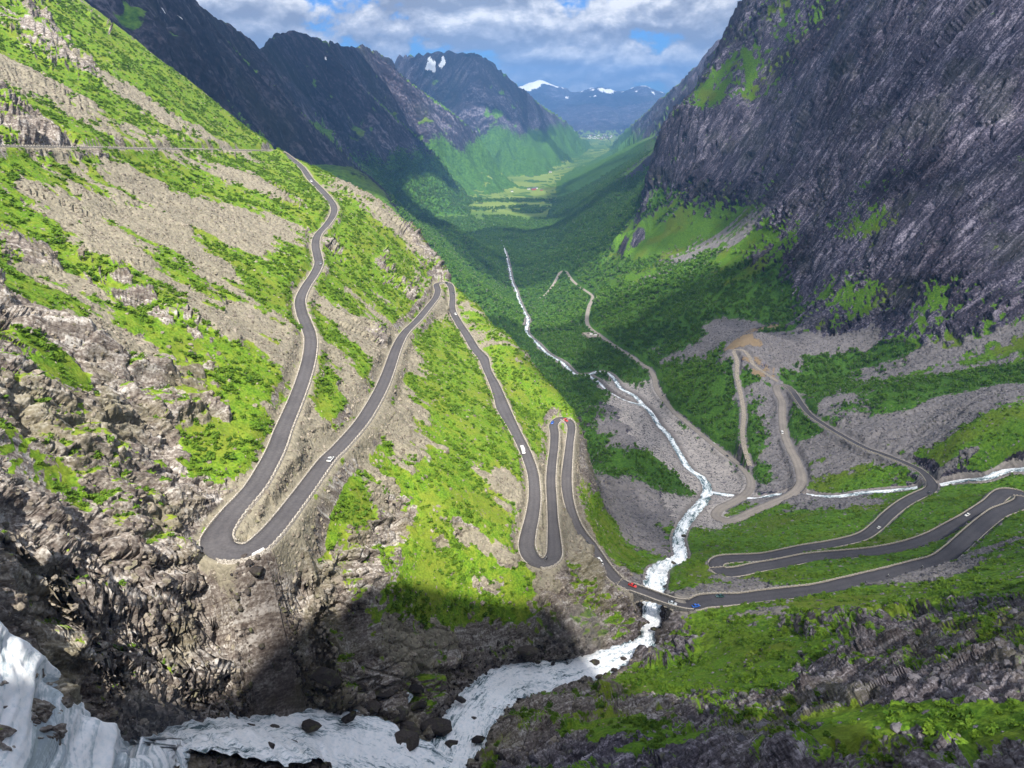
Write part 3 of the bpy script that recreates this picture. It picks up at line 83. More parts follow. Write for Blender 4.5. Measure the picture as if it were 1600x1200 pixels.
COVER_SCREE = [(-332,500,19),(-325,496,16),(-318,490,13),(-312,485,9),(-305,479,6),(-298,473,3),(-291,467,0),(-287,468,-2),(-283,469,-5),(-279,469,-7),(-275,470,-9),(-271,470,-12),(-267,470,-14),(-262,469,-17),(-258,469,-19),(-254,470,-22),(-251,470,-24),(-312,619,0),(-308,619,-4),(-303,620,-7),(-298,621,-11),(-293,621,-15),(-288,622,-18),(-282,621,-22),(-277,621,-26),(-272,621,-30),(-269,633,-32),(-267,647,-36),(-265,662,-39),(-263,676,-42),(-226,371,-30),(-222,370,-33),(-219,370,-35),(-215,369,-38),(-212,367,-41),(-208,366,-43),(-204,365,-46),(-200,363,-48),(-197,361,-51),(-192,359,-53),(-189,359,-56),(-186,359,-58),(-182,359,-60),(-178,359,-62),(-175,358,-64),(-171,358,-67),(-167,357,-69),(-164,357,-71),(-160,356,-73),(-156,356,-75),(-151,351,-78),(-147,347,-80),(-142,342,-82),(-138,338,-84),(-206,315,-39),(-203,314,-41),(-200,314,-43),(-197,312,-45),(-193,311,-48),(-190,310,-50),(-186,308,-52),(-183,306,-54),(-179,304,-56),(-176,304,-58),(-172,303,-59),(-169,302,-61),(-166,302,-63),(-162,301,-65),(-159,300,-66),(-156,300,-68),(-152,299,-70),(-149,299,-72),(-145,296,-73),(-142,293,-75),(-138,291,-77),(-135,289,-78),(-132,286,-80),(-129,285,-82),(-126,283,-84),(-214,375,-40),(-212,378,-41),(-210,381,-43),(-208,384,-45),(-206,388,-47),(-203,391,-49),(-201,394,-51),(-199,398,-53),(-197,401,-55),(-194,404,-57),(-191,406,-59),(-187,407,-61),(-184,408,-64),(-180,409,-66),(-176,410,-69),(-172,410,-71),(-168,410,-73),(-163,410,-76),(-234,538,-43),(-229,542,-46),(-224,545,-49),(-219,547,-52),(-214,550,-55),(-208,550,-58),(-203,552,-61),(-197,553,-63),(-192,553,-65),(-186,554,-68),(-177,471,-72),(-172,475,-74),(-168,480,-77),(-163,484,-79),(-158,489,-81),(-151,485,-85),(-144,482,-89),(-140,321,-80),(-136,317,-82),(-132,312,-84),(-128,308,-86),(-124,304,-87),(-121,301,-89),(-118,298,-91),(-115,295,-93),(-111,292,-95),(-108,288,-98),(-104,284,-101),(-101,281,-103),(-123,311,-89),(-119,308,-91),(-116,305,-94),(-112,303,-96),(-109,300,-98),(-105,298,-100),(-102,296,-103),(-106,387,-111),(-102,385,-114),(-97,381,-117),(-93,378,-120),(-89,375,-123),(-85,372,-125),(-81,371,-129),(-76,371,-132),(-72,370,-136),(-86,459,-132),(-88,439,-129),(-90,419,-126),(-91,402,-123),(-80,317,-121),(-76,313,-124),(-73,309,-127),(-80,177,-121),(-80,181,-121),(-79,185,-121),(-79,189,-121),(-79,193,-121),(-78,197,-121),(-78,201,-121),(-77,206,-121),(-77,210,-121),(-77,215,-121),(-77,221,-121),(-77,227,-121),(-78,233,-121),(-78,239,-121),(-79,246,-120),(-80,254,-119),(-81,262,-118),(-68,413,-145),(-66,393,-144),(-65,374,-142),(-64,357,-141),(-63,343,-140),(-62,329,-139),(-61,316,-138),(-61,304,-137),(-61,291,-136),(-62,281,-135),(-63,271,-134),(-64,263,-133),(-55,588,-166),(-62,548,-157),(-42,293,-152),(-46,292,-149),(-49,291,-146),(-53,289,-143),(-57,288,-140),(-61,287,-136),(-58,285,-139),(-55,282,-141),(-53,280,-144),(-50,277,-146),(-48,275,-149),(-45,272,-151),(-59,247,-140),(-57,247,-143),(-54,247,-146),(-52,247,-149),(-27,252,-173),(-23,253,-176),(-19,256,-179),(-15,258,-183),(-11,260,-186),(-8,264,-187),(-4,268,-189),(0,273,-191),(-16,246,-190),(-13,250,-191),(-10,254,-191),(-6,258,-191),(-3,263,-191),(-71,170,-127),(-69,173,-129),(-68,176,-131),(-66,178,-133),(-64,182,-135),(14,286,-197),(14,293,-197),(15,301,-197),(15,309,-197),(16,317,-196),(16,327,-197),(19,323,-200),(22,319,-202),(24,314,-205),(-2,311,-184),(-1,306,-185),(1,301,-188),(2,296,-190),(3,291,-191),(4,286,-193),(11,258,-200),(16,257,-202),(20,257,-204),(-42,202,-184),(-39,205,-186),(-37,208,-188),(-34,210,-191),(-31,213,-193),(-28,215,-195),(-25,217,-197),(-28,214,-196),(-30,211,-195),(-33,208,-194),(-35,205,-193),(-38,201,-192),(35,420,-213),(34,407,-214),(32,395,-216),(31,382,-216),(-163,712,-81),(-153,692,-84),(-144,677,-87),(-136,668,-91),(-130,661,-94),(-123,657,-99),(-117,655,-103),(-111,653,-108),(-106,652,-113),(-100,653,-119),(-95,654,-124),(-89,656,-130),(-84,657,-136),(-42,603,-167),(-38,585,-169),(-34,570,-171),(-30,554,-173),(-26,536,-173),(-23,520,-174),(-19,507,-176),(-147,243,-68),(-150,244,-66),(-153,244,-64),(-137,226,-71),(-135,226,-74),(-132,227,-76),(43,391,-235),(44,386,-238),(46,380,-241),(47,374,-243),(48,367,-245),(49,359,-246),(49,348,-244),(117,839,-379),(120,818,-381),(123,803,-384),(126,787,-387),(128,769,-389),(108,624,-324),(84,534,-321),(92,535,-326),(100,533,-329),(108,531,-331),(115,528,-333),(122,524,-334),(116,506,-331),(109,485,-325),(102,462,-317),(95,438,-307),(244,1049,-385),(256,1039,-379),(268,1028,-372),(280,1016,-365),(290,1003,-358),(303,1008,-352),(317,1018,-348),(333,1032,-345),(350,1049,-343),(311,836,-307),(325,845,-306),(340,855,-307),(357,871,-308),(377,893,-312),(396,910,-314),(411,919,-313),(424,923,-311),(434,918,-309),(444,912,-307),(453,906,-305),(462,899,-303),(470,891,-300),(477,882,-297),(297,771,-332),(293,751,-336),(288,730,-338),(283,708,-340),(278,686,-340),(276,670,-343),(275,657,-345),(274,643,-348),(273,628,-350),(271,613,-351),(304,634,-329),(308,624,-327),(313,613,-324),(317,604,-322),(321,595,-320),(326,587,-318),(331,579,-316),(336,571,-315),(341,564,-313),(346,557,-312),(338,677,-306),(342,666,-303),(346,655,-300),(350,645,-298),(354,634,-295),(359,626,-293),(363,617,-291),(367,609,-289),(370,599,-288),(373,588,-287),(375,577,-285),(377,566,-284),(377,554,-281),(456,807,-313),(463,802,-308),(469,798,-303),(476,793,-298),(483,790,-294),(490,787,-290),(497,784,-286),(503,781,-282),(510,778,-278),(517,774,-273),(523,769,-269),(530,766,-265),(537,762,-260),(543,758,-256),(550,754,-252),(557,751,-248),(563,747,-244),(395,600,-271),(400,597,-268),(405,593,-264),(410,589,-260),(415,586,-256),(419,583,-253),(425,581,-250),(479,1442,-234),(475,1477,-248),(470,1508,-263),(462,1532,-277),(451,1546,-289),(437,1552,-300),(420,1550,-310),(402,1545,-320),(383,1536,-328),(363,1523,-336),(341,1515,-345),(319,1505,-353),(252,555,-344),(259,551,-342),(265,547,-340),(271,540,-337),(275,532,-333),(278,521,-327),(279,507,-319),(198,304,-235),(203,304,-234),(208,303,-233),(212,302,-231),(216,301,-229),(219,299,-227),(222,297,-224),(135,348,-270),(119,319,-251),(107,300,-240),(98,304,-243),(86,284,-231),(111,264,-224),(114,257,-220)]
COVER_FOREST = [(34,1184,-435),(47,1144,-432),(59,1103,-428),(70,1063,-424),(80,1018,-417),(93,937,-403),(96,880,-392),(100,831,-382),(106,810,-384),(96,788,-400),(105,776,-399),(114,764,-397),(101,617,-324),(108,610,-324),(116,606,-325),(125,606,-329),(132,602,-332),(141,600,-337),(149,598,-342),(53,1401,-458),(72,1380,-454),(90,1345,-446),(106,1309,-437),(122,1276,-430),(133,1238,-424),(144,1204,-420),(154,1174,-417),(164,1146,-414),(173,1119,-411),(179,1082,-409),(184,1048,-407),(189,1014,-404),(192,979,-400),(191,1450,-416),(198,1382,-408),(206,1329,-402),(214,1283,-399),(221,1238,-394),(228,1196,-391),(239,1161,-385),(249,1129,-380),(258,1100,-376),(268,1074,-373),(210,1606,-423),(219,1526,-403),(232,1482,-393),(245,1446,-385),(257,1413,-379),(269,1381,-372),(281,1350,-365),(291,1318,-358),(300,1285,-350),(311,1259,-343),(321,1234,-335),(332,1213,-328),(343,1196,-323),(356,1184,-319),(369,1176,-316),(382,1168,-313),(305,1429,-356),(319,1404,-347),(331,1377,-338),(343,1348,-329),(354,1321,-320),(365,1296,-312),(376,1273,-305),(385,1250,-299),(394,1231,-295),(404,1215,-291),(414,1200,-287),(423,1185,-284),(433,1171,-280),(199,2175,-460),(219,2080,-447),(233,1958,-428),(247,1859,-412),(264,1794,-404),(278,1735,-393),(289,1666,-380),(298,1598,-367),(311,1556,-359),(323,1517,-352),(335,1477,-345),(343,1431,-336),(48,2623,-555),(75,2755,-562),(103,2828,-555),(131,2882,-544),(159,2929,-531),(188,2978,-517),(218,3026,-503),(249,2977,-478),(277,2903,-449),(300,2800,-416),(325,2740,-392),(354,2714,-372),(382,2690,-353),(402,2593,-340),(379,2248,-295),(365,2006,-263),(361,1849,-243),(382,1833,-241),(401,1811,-238),(-72,1954,-486),(-88,1781,-443),(-94,1513,-377),(-110,1480,-368),(-27,1462,-420),(-9,1482,-435),(9,1496,-449),(28,1498,-460),(231,906,-371),(231,869,-365),(233,841,-362),(236,818,-361),(239,798,-361),(243,777,-360),(247,757,-359),(251,737,-358),(253,715,-355),(283,748,-338),(278,728,-341),(272,704,-342),(266,683,-343),(262,668,-347),(262,655,-351),(261,640,-354),(259,623,-356),(254,833,-341),(263,825,-333),(272,818,-326),(415,1104,-317),(423,1085,-319),(427,1059,-318),(422,1013,-311),(353,789,-323),(367,800,-323),(383,816,-325),(401,833,-328),(417,848,-329),(431,856,-328),(443,861,-325),(453,859,-321),(462,855,-316),(468,846,-309),(473,836,-302),(479,828,-296),(315,698,-323),(312,665,-323),(345,666,-301),(351,661,-298),(357,656,-294),(363,652,-291),(369,647,-288),(375,643,-285),(381,639,-282),(436,653,-267),(444,651,-265),(452,649,-263),(461,648,-262),(468,646,-260),(476,644,-258),(484,642,-256),(-318,3566,-530),(-277,3544,-546),(-231,3438,-549),(-187,3326,-550),(-145,3226,-551),(-112,3106,-554),(-81,2968,-551),(-51,2833,-548),(-207,1896,-366),(-197,2030,-402),(-178,2091,-423),(-156,2139,-443),(-133,2177,-461),(-108,2213,-478),(-82,2243,-495),(-616,3558,-257),(-583,3585,-275),(-548,3604,-294),(-514,3631,-313),(-486,3716,-338),(-452,3757,-359),(-414,3779,-379),(-375,3797,-399),(-343,3898,-428),(-504,3159,-415),(-478,3194,-439),(-446,3183,-457),(-413,3176,-476),(-382,3176,-496),(-258,2341,-381),(-232,2313,-391),(-208,2307,-404),(211,1090,-400),(218,1052,-397),(224,1012,-393),(227,966,-385),(132,1763,-489),(138,1633,-477),(138,1456,-447),(116,2096,-502),(87,2100,-513),(58,2093,-521),(297,2551,-413),(315,2451,-397),(318,2263,-366),(320,2095,-339)]
COVER_FIELD = [(-254,4431,-506),(-203,4482,-507),(-150,4511,-506),(-98,4573,-508),(-45,4752,-524),(13,5132,-561),(75,5212,-564),(140,5312,-570),(212,5491,-571),(285,5615,-565),(359,5706,-554),(434,5777,-542),(508,5827,-527),(-203,3490,-550),(-155,3459,-550),(-108,3431,-551),(-61,3408,-552),(-156,4404,-548),(-99,4464,-552),(-40,4541,-558),(20,4601,-562),(82,4628,-562),(143,4632,-560),(203,4608,-553),(326,6247,-534),(412,6303,-533),(519,6623,-555),(609,6671,-553),(-200,4575,-464),(-136,4672,-464),(-70,4821,-470),(0,5589,-534)]
COVER_GRAVEL = [(177,843,-390),(178,814,-388),(178,785,-385),(178,755,-382),(177,723,-375),(177,692,-369),(178,666,-365),(179,641,-361),(182,623,-360),(205,659,-373),(211,651,-372),(217,642,-372),(222,631,-369),(226,617,-365),(150,857,-387),(153,834,-386),(157,815,-387),(160,795,-386),(164,773,-384),(167,747,-380),(168,717,-372),(198,749,-381),(201,728,-379),(204,709,-378),(206,691,-377),(208,672,-375),(210,651,-372),(179,987,-404),(185,952,-400),(191,917,-395),(168,546,-348),(156,524,-341)]
COVER_EARTH = [(296,881,-301),(309,886,-296),(374,1032,-337),(397,1029,-331),(312,821,-314),(308,836,-307),(304,853,-300)]
COVER_ROCK = [(-131,170,-62),(-130,170,-64),(-129,171,-66),(-128,171,-67),(-127,172,-69),(-126,172,-71),(-125,173,-73),(-123,173,-75),(-123,176,-76),(-122,178,-78),(-121,181,-79),(-121,183,-81),(-120,186,-83),(-120,189,-85),(-119,192,-87),(-122,152,-70),(-121,153,-72),(-121,155,-74),(-120,156,-75),(-119,157,-77),(-118,158,-79),(-117,160,-81),(-116,161,-82),(-115,162,-84),(-114,162,-86),(-113,163,-87),(-111,163,-89),(-110,164,-91),(-108,164,-92),(-107,165,-94),(-106,166,-96),(-104,166,-98),(-103,167,-100),(-102,167,-102),(-101,167,-104),(-100,168,-106),(-98,168,-108),(-97,169,-110),(-96,169,-112),(-95,169,-114),(-113,136,-79),(-112,136,-80),(-111,136,-82),(-111,136,-84),(-110,137,-86),(-109,137,-87),(-108,137,-89),(-107,137,-91),(-106,137,-93),(-105,137,-94),(-104,137,-96),(-103,138,-97),(-102,139,-99),(-101,140,-100),(-100,141,-102),(-99,143,-104),(-99,144,-106),(-98,146,-108),(-97,147,-110),(-96,149,-112),(-95,150,-113),(-94,151,-115),(-92,152,-117),(-103,119,-84),(-102,119,-85),(-101,119,-86),(-100,119,-88),(-99,119,-89),(-98,120,-91),(-98,121,-93),(-97,121,-95),(-97,122,-97),(-96,123,-99),(-114,208,-96),(-113,212,-98),(-112,217,-99),(-110,221,-100),(-127,200,-78),(-126,203,-79),(-125,206,-81),(-124,209,-83),(-123,212,-85),(-122,215,-87),(-121,218,-88),(-119,220,-90),(-119,226,-91),(-118,231,-91),(-118,236,-91),(-117,241,-91),(-93,188,-117),(-92,184,-118),(-92,180,-119),(-91,176,-119),(-90,172,-119),(-89,168,-120),(-89,165,-121),(-88,162,-121),(-88,159,-122),(-86,159,-124),(-84,158,-125),(-82,158,-127),(-80,158,-128),(-79,158,-130),(-77,158,-132),(-75,158,-134),(-73,160,-136),(-72,162,-137),(-70,164,-139),(-69,167,-141),(-67,170,-143),(-65,172,-145),(-63,175,-146),(-61,179,-148),(-61,188,-154),(-60,195,-159),(-57,197,-160),(-83,144,-131),(-82,145,-133),(-81,146,-136),(-80,147,-139),(-79,147,-142),(-78,148,-144),(-76,149,-147),(-75,149,-150),(-73,150,-152),(-72,150,-155),(-70,152,-156),(-69,154,-158),(-68,158,-161),(-66,161,-163),(-65,164,-166),(-63,166,-167),(-61,168,-168),(-59,170,-170),(-57,172,-172),(-56,177,-177),(-55,184,-185),(-54,188,-189),(-51,189,-191),(-48,189,-192),(-45,190,-194),(-42,191,-195),(-40,192,-197),(-37,193,-199),(-34,196,-200),(-32,199,-202),(-29,202,-205),(-26,205,-207),(-23,208,-208),(-20,210,-210),(-90,130,-118),(-89,131,-121),(-89,131,-123),(-88,132,-125),(-87,132,-128),(-86,133,-130),(-85,133,-133),(-84,134,-135),(-83,134,-138),(-82,134,-140),(-81,135,-143),(-55,210,-150),(-53,215,-152),(-51,220,-154),(-49,225,-156),(-47,230,-158),(20,255,-206),(24,258,-209),(29,265,-215),(34,274,-223),(39,280,-229),(44,284,-233),(48,286,-235),(45,282,-236),(42,277,-236),(39,271,-235),(35,265,-233),(32,256,-229),(29,250,-227),(24,246,-224),(20,243,-223),(15,242,-222),(11,240,-221),(57,279,-237),(60,277,-240),(63,275,-244),(4,179,-199),(7,180,-198),(10,181,-198),(13,183,-199),(17,186,-200),(20,190,-203),(24,196,-208),(27,192,-204),(29,189,-201),(32,185,-198),(35,182,-195),(37,179,-192),(40,177,-190),(42,174,-188),(44,170,-184),(46,167,-181),(48,163,-178),(49,159,-175),(51,155,-171),(52,151,-168),(49,151,-168),(47,149,-168),(44,148,-167),(41,147,-167),(39,146,-166),(36,145,-166),(34,144,-166),(31,143,-166),(29,143,-166),(27,142,-166),(25,142,-167),(22,142,-168),(20,142,-169),(18,142,-170),(20,140,-167),(22,138,-165),(24,135,-162),(26,133,-160),(28,131,-157),(29,129,-155),(31,127,-153),(33,125,-151),(35,124,-150),(36,123,-148),(38,121,-147),(75,272,-241),(77,267,-242),(78,259,-241),(117,226,-201),(120,226,-201),(123,227,-200),(127,227,-199),(130,228,-199),(134,230,-199),(138,232,-200),(143,234,-200),(148,237,-201),(151,235,-200),(154,235,-199),(157,233,-197),(159,232,-195),(162,230,-193),(164,228,-191),(166,226,-189),(167,223,-186),(169,220,-183),(170,217,-180),(171,214,-178),(171,211,-174),(172,208,-171),(172,204,-168),(164,191,-158),(157,180,-150),(153,171,-144),(149,164,-139),(101,180,-174),(103,177,-171),(104,175,-168),(105,172,-166),(106,170,-163),(107,167,-161),(108,165,-158),(109,163,-156),(110,161,-153),(111,159,-151),(113,158,-150),(115,158,-149),(117,157,-147),(119,157,-146),(121,157,-145),(123,157,-144),(125,157,-143),(127,157,-143),(126,153,-139),(126,149,-136),(125,145,-133),(123,141,-130),(122,136,-126),(119,130,-122),(116,125,-117),(62,172,-182),(64,168,-179),(65,164,-175),(67,161,-171),(68,156,-167),(68,152,-163),(69,147,-158),(69,142,-153),(71,143,-153),(74,144,-153),(77,146,-153),(80,147,-154),(82,149,-154),(85,150,-154),(88,151,-155),(91,153,-155),(91,149,-151),(91,145,-147),(90,140,-143),(89,135,-138),(88,130,-133),(87,125,-128),(86,121,-124),(85,118,-120),(85,114,-117),(85,112,-115),(85,109,-113),(86,108,-111),(86,107,-109),(87,105,-108),(88,104,-107),(89,103,-106),(90,103,-105),(91,102,-104),(92,101,-103),(93,101,-103),(94,100,-102),(95,100,-101),(55,110,-127),(55,107,-124),(55,104,-121),(55,101,-118),(56,98,-115),(56,96,-113),(57,95,-111),(58,94,-111),(59,93,-111),(61,93,-111),(63,93,-111),(64,93,-111),(66,93,-111),(67,92,-111),(68,92,-110),(69,91,-109),(70,90,-109),(71,89,-108),(72,88,-106),(72,87,-105),(73,86,-104),(73,84,-102),(73,83,-100),(73,82,-99),(74,80,-97),(74,79,-95),(74,78,-93),(74,76,-92),(74,75,-90),(74,73,-88),(44,115,-140),(47,122,-144),(432,1040,-309),(430,1001,-300),(434,977,-295),(440,959,-292),(448,946,-290),(455,934,-289),(462,923,-288),(470,913,-287),(477,902,-285),(483,891,-284),(488,878,-279),(491,864,-274),(495,851,-270),(499,840,-266),(505,831,-263),(511,824,-260),(517,817,-257),(523,810,-255),(530,805,-251),(536,799,-248),(542,793,-244),(548,788,-241),(555,783,-238),(561,779,-235),(567,774,-232),(573,769,-228),(444,1214,-257),(452,1194,-253),(460,1174,-248),(467,1153,-244),(472,1130,-239),(477,1106,-234),(478,1077,-228),(479,1048,-222),(482,1028,-217),(487,1012,-214),(492,998,-211),(498,984,-208),(503,971,-205),(508,958,-203),(513,946,-200),(517,933,-197),(520,918,-194),(523,903,-191),(526,890,-188),(531,880,-186),(536,871,-184),(543,864,-183),(549,857,-181),(556,851,-180),(562,844,-179),(569,838,-177),(576,832,-176),(582,826,-175),(589,820,-173),(595,814,-172),(513,1665,-190),(525,1636,-189),(531,1591,-185),(530,1529,-180),(519,1446,-172),(509,1368,-164),(507,1317,-160),(508,1277,-157),(511,1247,-153),(514,1218,-149),(517,1191,-146),(519,1165,-143),(522,1139,-140),(523,1114,-137),(525,1089,-134),(527,1067,-131),(530,1048,-129),(534,1031,-127),(539,1016,-125),(543,1002,-123),(548,988,-121),(552,974,-119),(556,961,-118),(560,948,-116),(563,934,-115),(567,922,-113),(571,912,-112),(576,902,-111),(581,893,-110),(587,886,-109),(513,2807,-237),(365,1876,-167),(383,1854,-172),(402,1836,-178),(420,1816,-183),(436,1789,-186),(453,1767,-190),(468,1740,-193),(482,1712,-195),(401,1874,-74),(417,1849,-73),(434,1831,-72),(450,1809,-72),(467,1795,-71),(484,1779,-70),(502,1770,-70),(519,1756,-69),(536,1746,-69),(551,1727,-68),(563,1703,-67),(573,1675,-66),(582,1649,-61),(589,1618,-55),(592,1580,-50),(592,1535,-44),(588,1482,-39),(581,1424,-34),(575,1374,-29),(573,1334,-24),(573,1302,-20),(575,1275,-17),(578,1250,-13),(580,1226,-10),(582,1205,-6),(585,1184,-3),(587,1164,0),(589,1140,0),(591,1120,0),(593,1100,0),(596,1082,0),(598,1065,0),(602,1050,0),(606,1036,0),(609,1022,0),(613,1010,0),(617,997,0),(622,986,0),(626,975,0),(630,964,0),(635,955,0),(546,1895,101),(554,1853,101),(572,1843,103),(588,1831,105),(601,1810,106),(614,1788,107),(625,1765,108),(636,1742,109),(646,1717,110),(654,1689,111),(659,1656,111),(663,1621,110),(662,1576,107),(656,1524,104),(644,1459,99),(631,1395,95),(624,1346,92),(622,1312,89),(622,1282,87),(623,1255,85),(624,1231,84),(625,1207,82),(626,1184,81),(628,1164,79),(630,1143,78),(632,1126,77),(634,1107,75),(903,6525,-444),(951,6486,-395),(1004,6486,-348),(977,5999,-280),(1027,6006,-238),(1049,5862,-185),(1068,5715,-135),(1062,5453,-85),(1082,5341,-42),(1085,5157,0),(1065,4884,38),(-278,412,0),(-272,409,-3),(-266,406,-6),(-261,403,-9),(-256,401,-11),(-252,399,-14),(-240,372,-19),(-249,366,-12),(-247,368,-14),(-244,369,-16),(-184,253,-48),(-182,255,-49),(-181,257,-51),(-179,258,-52),(-146,195,-54),(-145,195,-56),(-143,196,-57),(-142,196,-59),(-140,197,-61),(-139,197,-62),(-137,198,-64),(-136,199,-66),(-135,200,-67),(-133,201,-69),(-132,202,-71),(88,857,-392),(88,823,-392),(-93,665,-124),(-86,663,-131),(-80,663,-139),(-73,663,-146),(-126,495,-100),(-121,490,-104),(-47,247,-155),(-50,238,-152),(-91,402,-123),(-86,404,-128),(-93,529,-127),(-87,534,-133),(-347,592,27),(-357,605,34),(-366,618,41),(-375,630,48),(-384,642,55),(-394,656,62),(-404,668,70),(-153,267,-66),(-150,265,-68),(-147,263,-70),(-143,262,-71),(-140,261,-73),(-137,260,-75),(-134,259,-77)]
SNOW = [(-943,3187,182),(-940,3201,174),(-936,3210,166),(-885,3586,191),(-881,3587,181),(-875,3584,170),(-871,3585,159),(-850,3786,174),(-838,3793,157),(-824,6543,251),(-801,6530,244),(-778,6517,237),(-754,6496,229),(-581,6389,264),(-562,6360,250),(-543,6339,237),(-524,6317,223),(-457,6277,260),(-424,6242,239),(-786,4517,173),(-766,4526,160),(-804,2160,147),(-797,2163,138),(-523,6279,155),(-489,6237,135),(-975,6742,299),(-949,6705,290),(-923,6667,281),(-898,6630,272),(-874,6601,263),(-784,6548,290),(-759,6535,292),(-733,6515,294),(-707,6494,295),(-681,6473,297),(-656,6452,298),(-631,6439,300),(-606,6426,302),(-581,6405,303),(-872,6561,212),(-844,6525,207),(-821,6520,204),(-797,6507,200),(-774,6494,196),(-749,6473,193),(-721,6422,188),(-682,6426,232),(-660,6413,214),(-637,6392,197),(-931,3534,241),(-926,3521,230),(-921,3505,218),(-916,3492,207),(-913,3484,196),(-910,3476,185),(-878,3842,237),(-873,3863,230),(-868,3888,224),(-863,3909,217),(-857,3930,210),(-848,4351,245),(-845,4417,242),(-841,4479,239),(-787,1760,181),(-786,1767,178),(-786,1775,175),(-786,1785,172),(-787,1795,168),(-785,1801,165),(-783,1807,163),(-780,1814,161),(-779,1822,160),(-776,1828,158),(-782,1852,158),(-784,1870,157),(-801,1812,199),(-799,1816,196),(-796,1817,192),(490,16730,246),(540,16668,226),(591,16606,206),(642,16564,186),(692,16523,167),(1708,16290,114),(1762,16264,122),(1818,16258,130),(1874,16252,139),(1932,16265,147),(1994,16317,156),(2067,16447,166),(2443,16176,113),(2492,16109,114),(2543,16061,115),(2594,16014,117),(2652,16004,118),(2702,15957,119),(2759,15947,121),(2816,15937,122),(2889,16023,124),(1255,16589,39),(1323,16564,26),(1358,16146,13),(1417,16044,0),(419,6742,-437),(444,6757,-460),(676,1735,176),(679,1731,178),(681,1728,181),(684,1722,183),(686,1718,185),(688,1713,187),(-162,220,-51),(-162,220,-52),(-161,220,-52),(-160,219,-52),(-159,219,-53),(-908,2876,145),(-903,2881,136),(-174,733,-79),(-170,736,-81),(-903,3080,118),(-901,3113,113),(-899,3150,109)]
CARS = [(-70.1, 236.1, 0, 'car', 'white', 1, 'lone white car on the second leg above the scree'),
  (-121.9, 439.4, 1, 'car', 'grey', 1, 'small grey car on the winding top leg'),
  (-189.9, 693.6, 0, 'car', 'white', 1, 'tiny white car near the top bend'),
  (-60.5, 650.1, 0, 'car', 'dark', 1, 'dark car rounding the highest right-hand hairpin'),
  (-54.2, 622.0, 0, 'car', 'dark', -1, 'dark car just below the highest right-hand hairpin'),
  (-49.0, 571.4, 1, 'car', 'white', 1, 'white car climbing towards the highest right-hand hairpin'),
  (7.3, 360.2, 0, 'camper', 'white', 1, 'white camper van on the long third leg'),
  (29.6, 446.5, 1, 'car', 'blue', 1, 'bright blue car entering the small upper hairpin'),
  (39.4, 455.0, 0, 'car', 'red', 1, 'bright red car in the small upper hairpin'),
  (41.5, 323.0, 0, 'car', 'dark', 1, 'dark car above the white van near the bridge'),
  (47.3, 307.0, 0, 'van', 'white', 1, 'white van driving down towards the bridge'),
  (59.5, 289.3, 0, 'car', 'red', -1, 'red car at the left end of the stone bridge'),
  (79.3, 279.9, 0, 'car', 'silver', 1, 'silver car at the right end of the stone bridge'),
  (89.1, 279.3, 0, 'car', 'blue', 1, 'blue car just past the stone bridge'),
  (105.0, 284.9, 1, 'car', 'green', 1, 'dark green car in the wide bay by the bridge'),
  (309.1, 405.4, 0, 'car', 'white', 1, 'white car on the middle right-hand leg'),
  (348.4, 414.3, 0, 'car', 'white', 1, 'white car in the hairpin at the right edge'),
  (267.0, 437.5, 0, 'car', 'white', 1, 'white car on the leg below the side stream'),
  (338.7, 499.5, 0, 'car', 'dark', 1, 'dark car just before the side stream bridge'),
  (293.4, 682.8, 0, 'van', 'white', 1, 'white van on the pale leg beside the boulder fan'),
  (231.3, 725.4, 0, 'car', 'white', 1, 'white car on the pale road along the river'),
  (238.8, 689.2, 1, 'car', 'dark', 1, 'dark car on the pale road near the last bend'),
  (243.5, 664.6, 0, 'car', 'navy', 1, 'navy car entering the last bend by the river'),
  (207.3, 900.4, 0, 'car', 'dark', 1, 'dark car on the valley road above the river')]
BIKES = [(203.8, 316.2, 0, 'motorcycle with dark rider on the lowest right-hand leg', 'rider in dark jacket on the lowest right-hand leg'), (227.7, 326.6, 0, 'motorcycle further along towards the right-hand hairpin', 'rider in dark jacket nearing the right-hand hairpin'), (16.8, 267.7, 1, 'motorcycle on the outside of the double hairpin above the gorge', 'rider in dark jacket leaning round the double hairpin')]
BARRIER = (-75.9, 171.6)
VILLAGE = [(1188,11406),(1169,10685),(1371,10687),(1320,10917),(1096,10474),(1318,11378),(1241,10560),(1218,11417),(1315,10424),(1140,10832),(1243,10860),(1238,10420),(1233,10639),(1289,10645),(1459,11585),(1491,11178),(1278,11536),(1402,11396),(1418,11380),(1174,10555),(1162,11465),(1510,11272),(1226,11008),(1183,10567),(1370,10429),(1299,10735),(1330,11363),(1394,10948),(1099,10731),(1447,11586),(1227,10770),(1165,11162),(1345,10887),(1432,10797),(1168,10776),(1345,10981)]
FARMS = [(108, 4712, 1, 0, 'white farmhouse at the left of the farm cluster on the valley floor'), (140, 4660, 2, 1, 'long red barn in the middle of the farm cluster'), (158, 4722, 1, 0, 'white farmhouse at the right of the farm cluster'), (187, 4597, 0, 1, 'small red shed below the farm cluster'), (300, 5710, 1, 0, 'white farmhouse alone among the upper fields'), (0, 4585, 0, 0, 'white farmhouse alone left of the farm cluster'), (467, 6017, 1, 0, 'white farmhouse near the far end of the fields')]
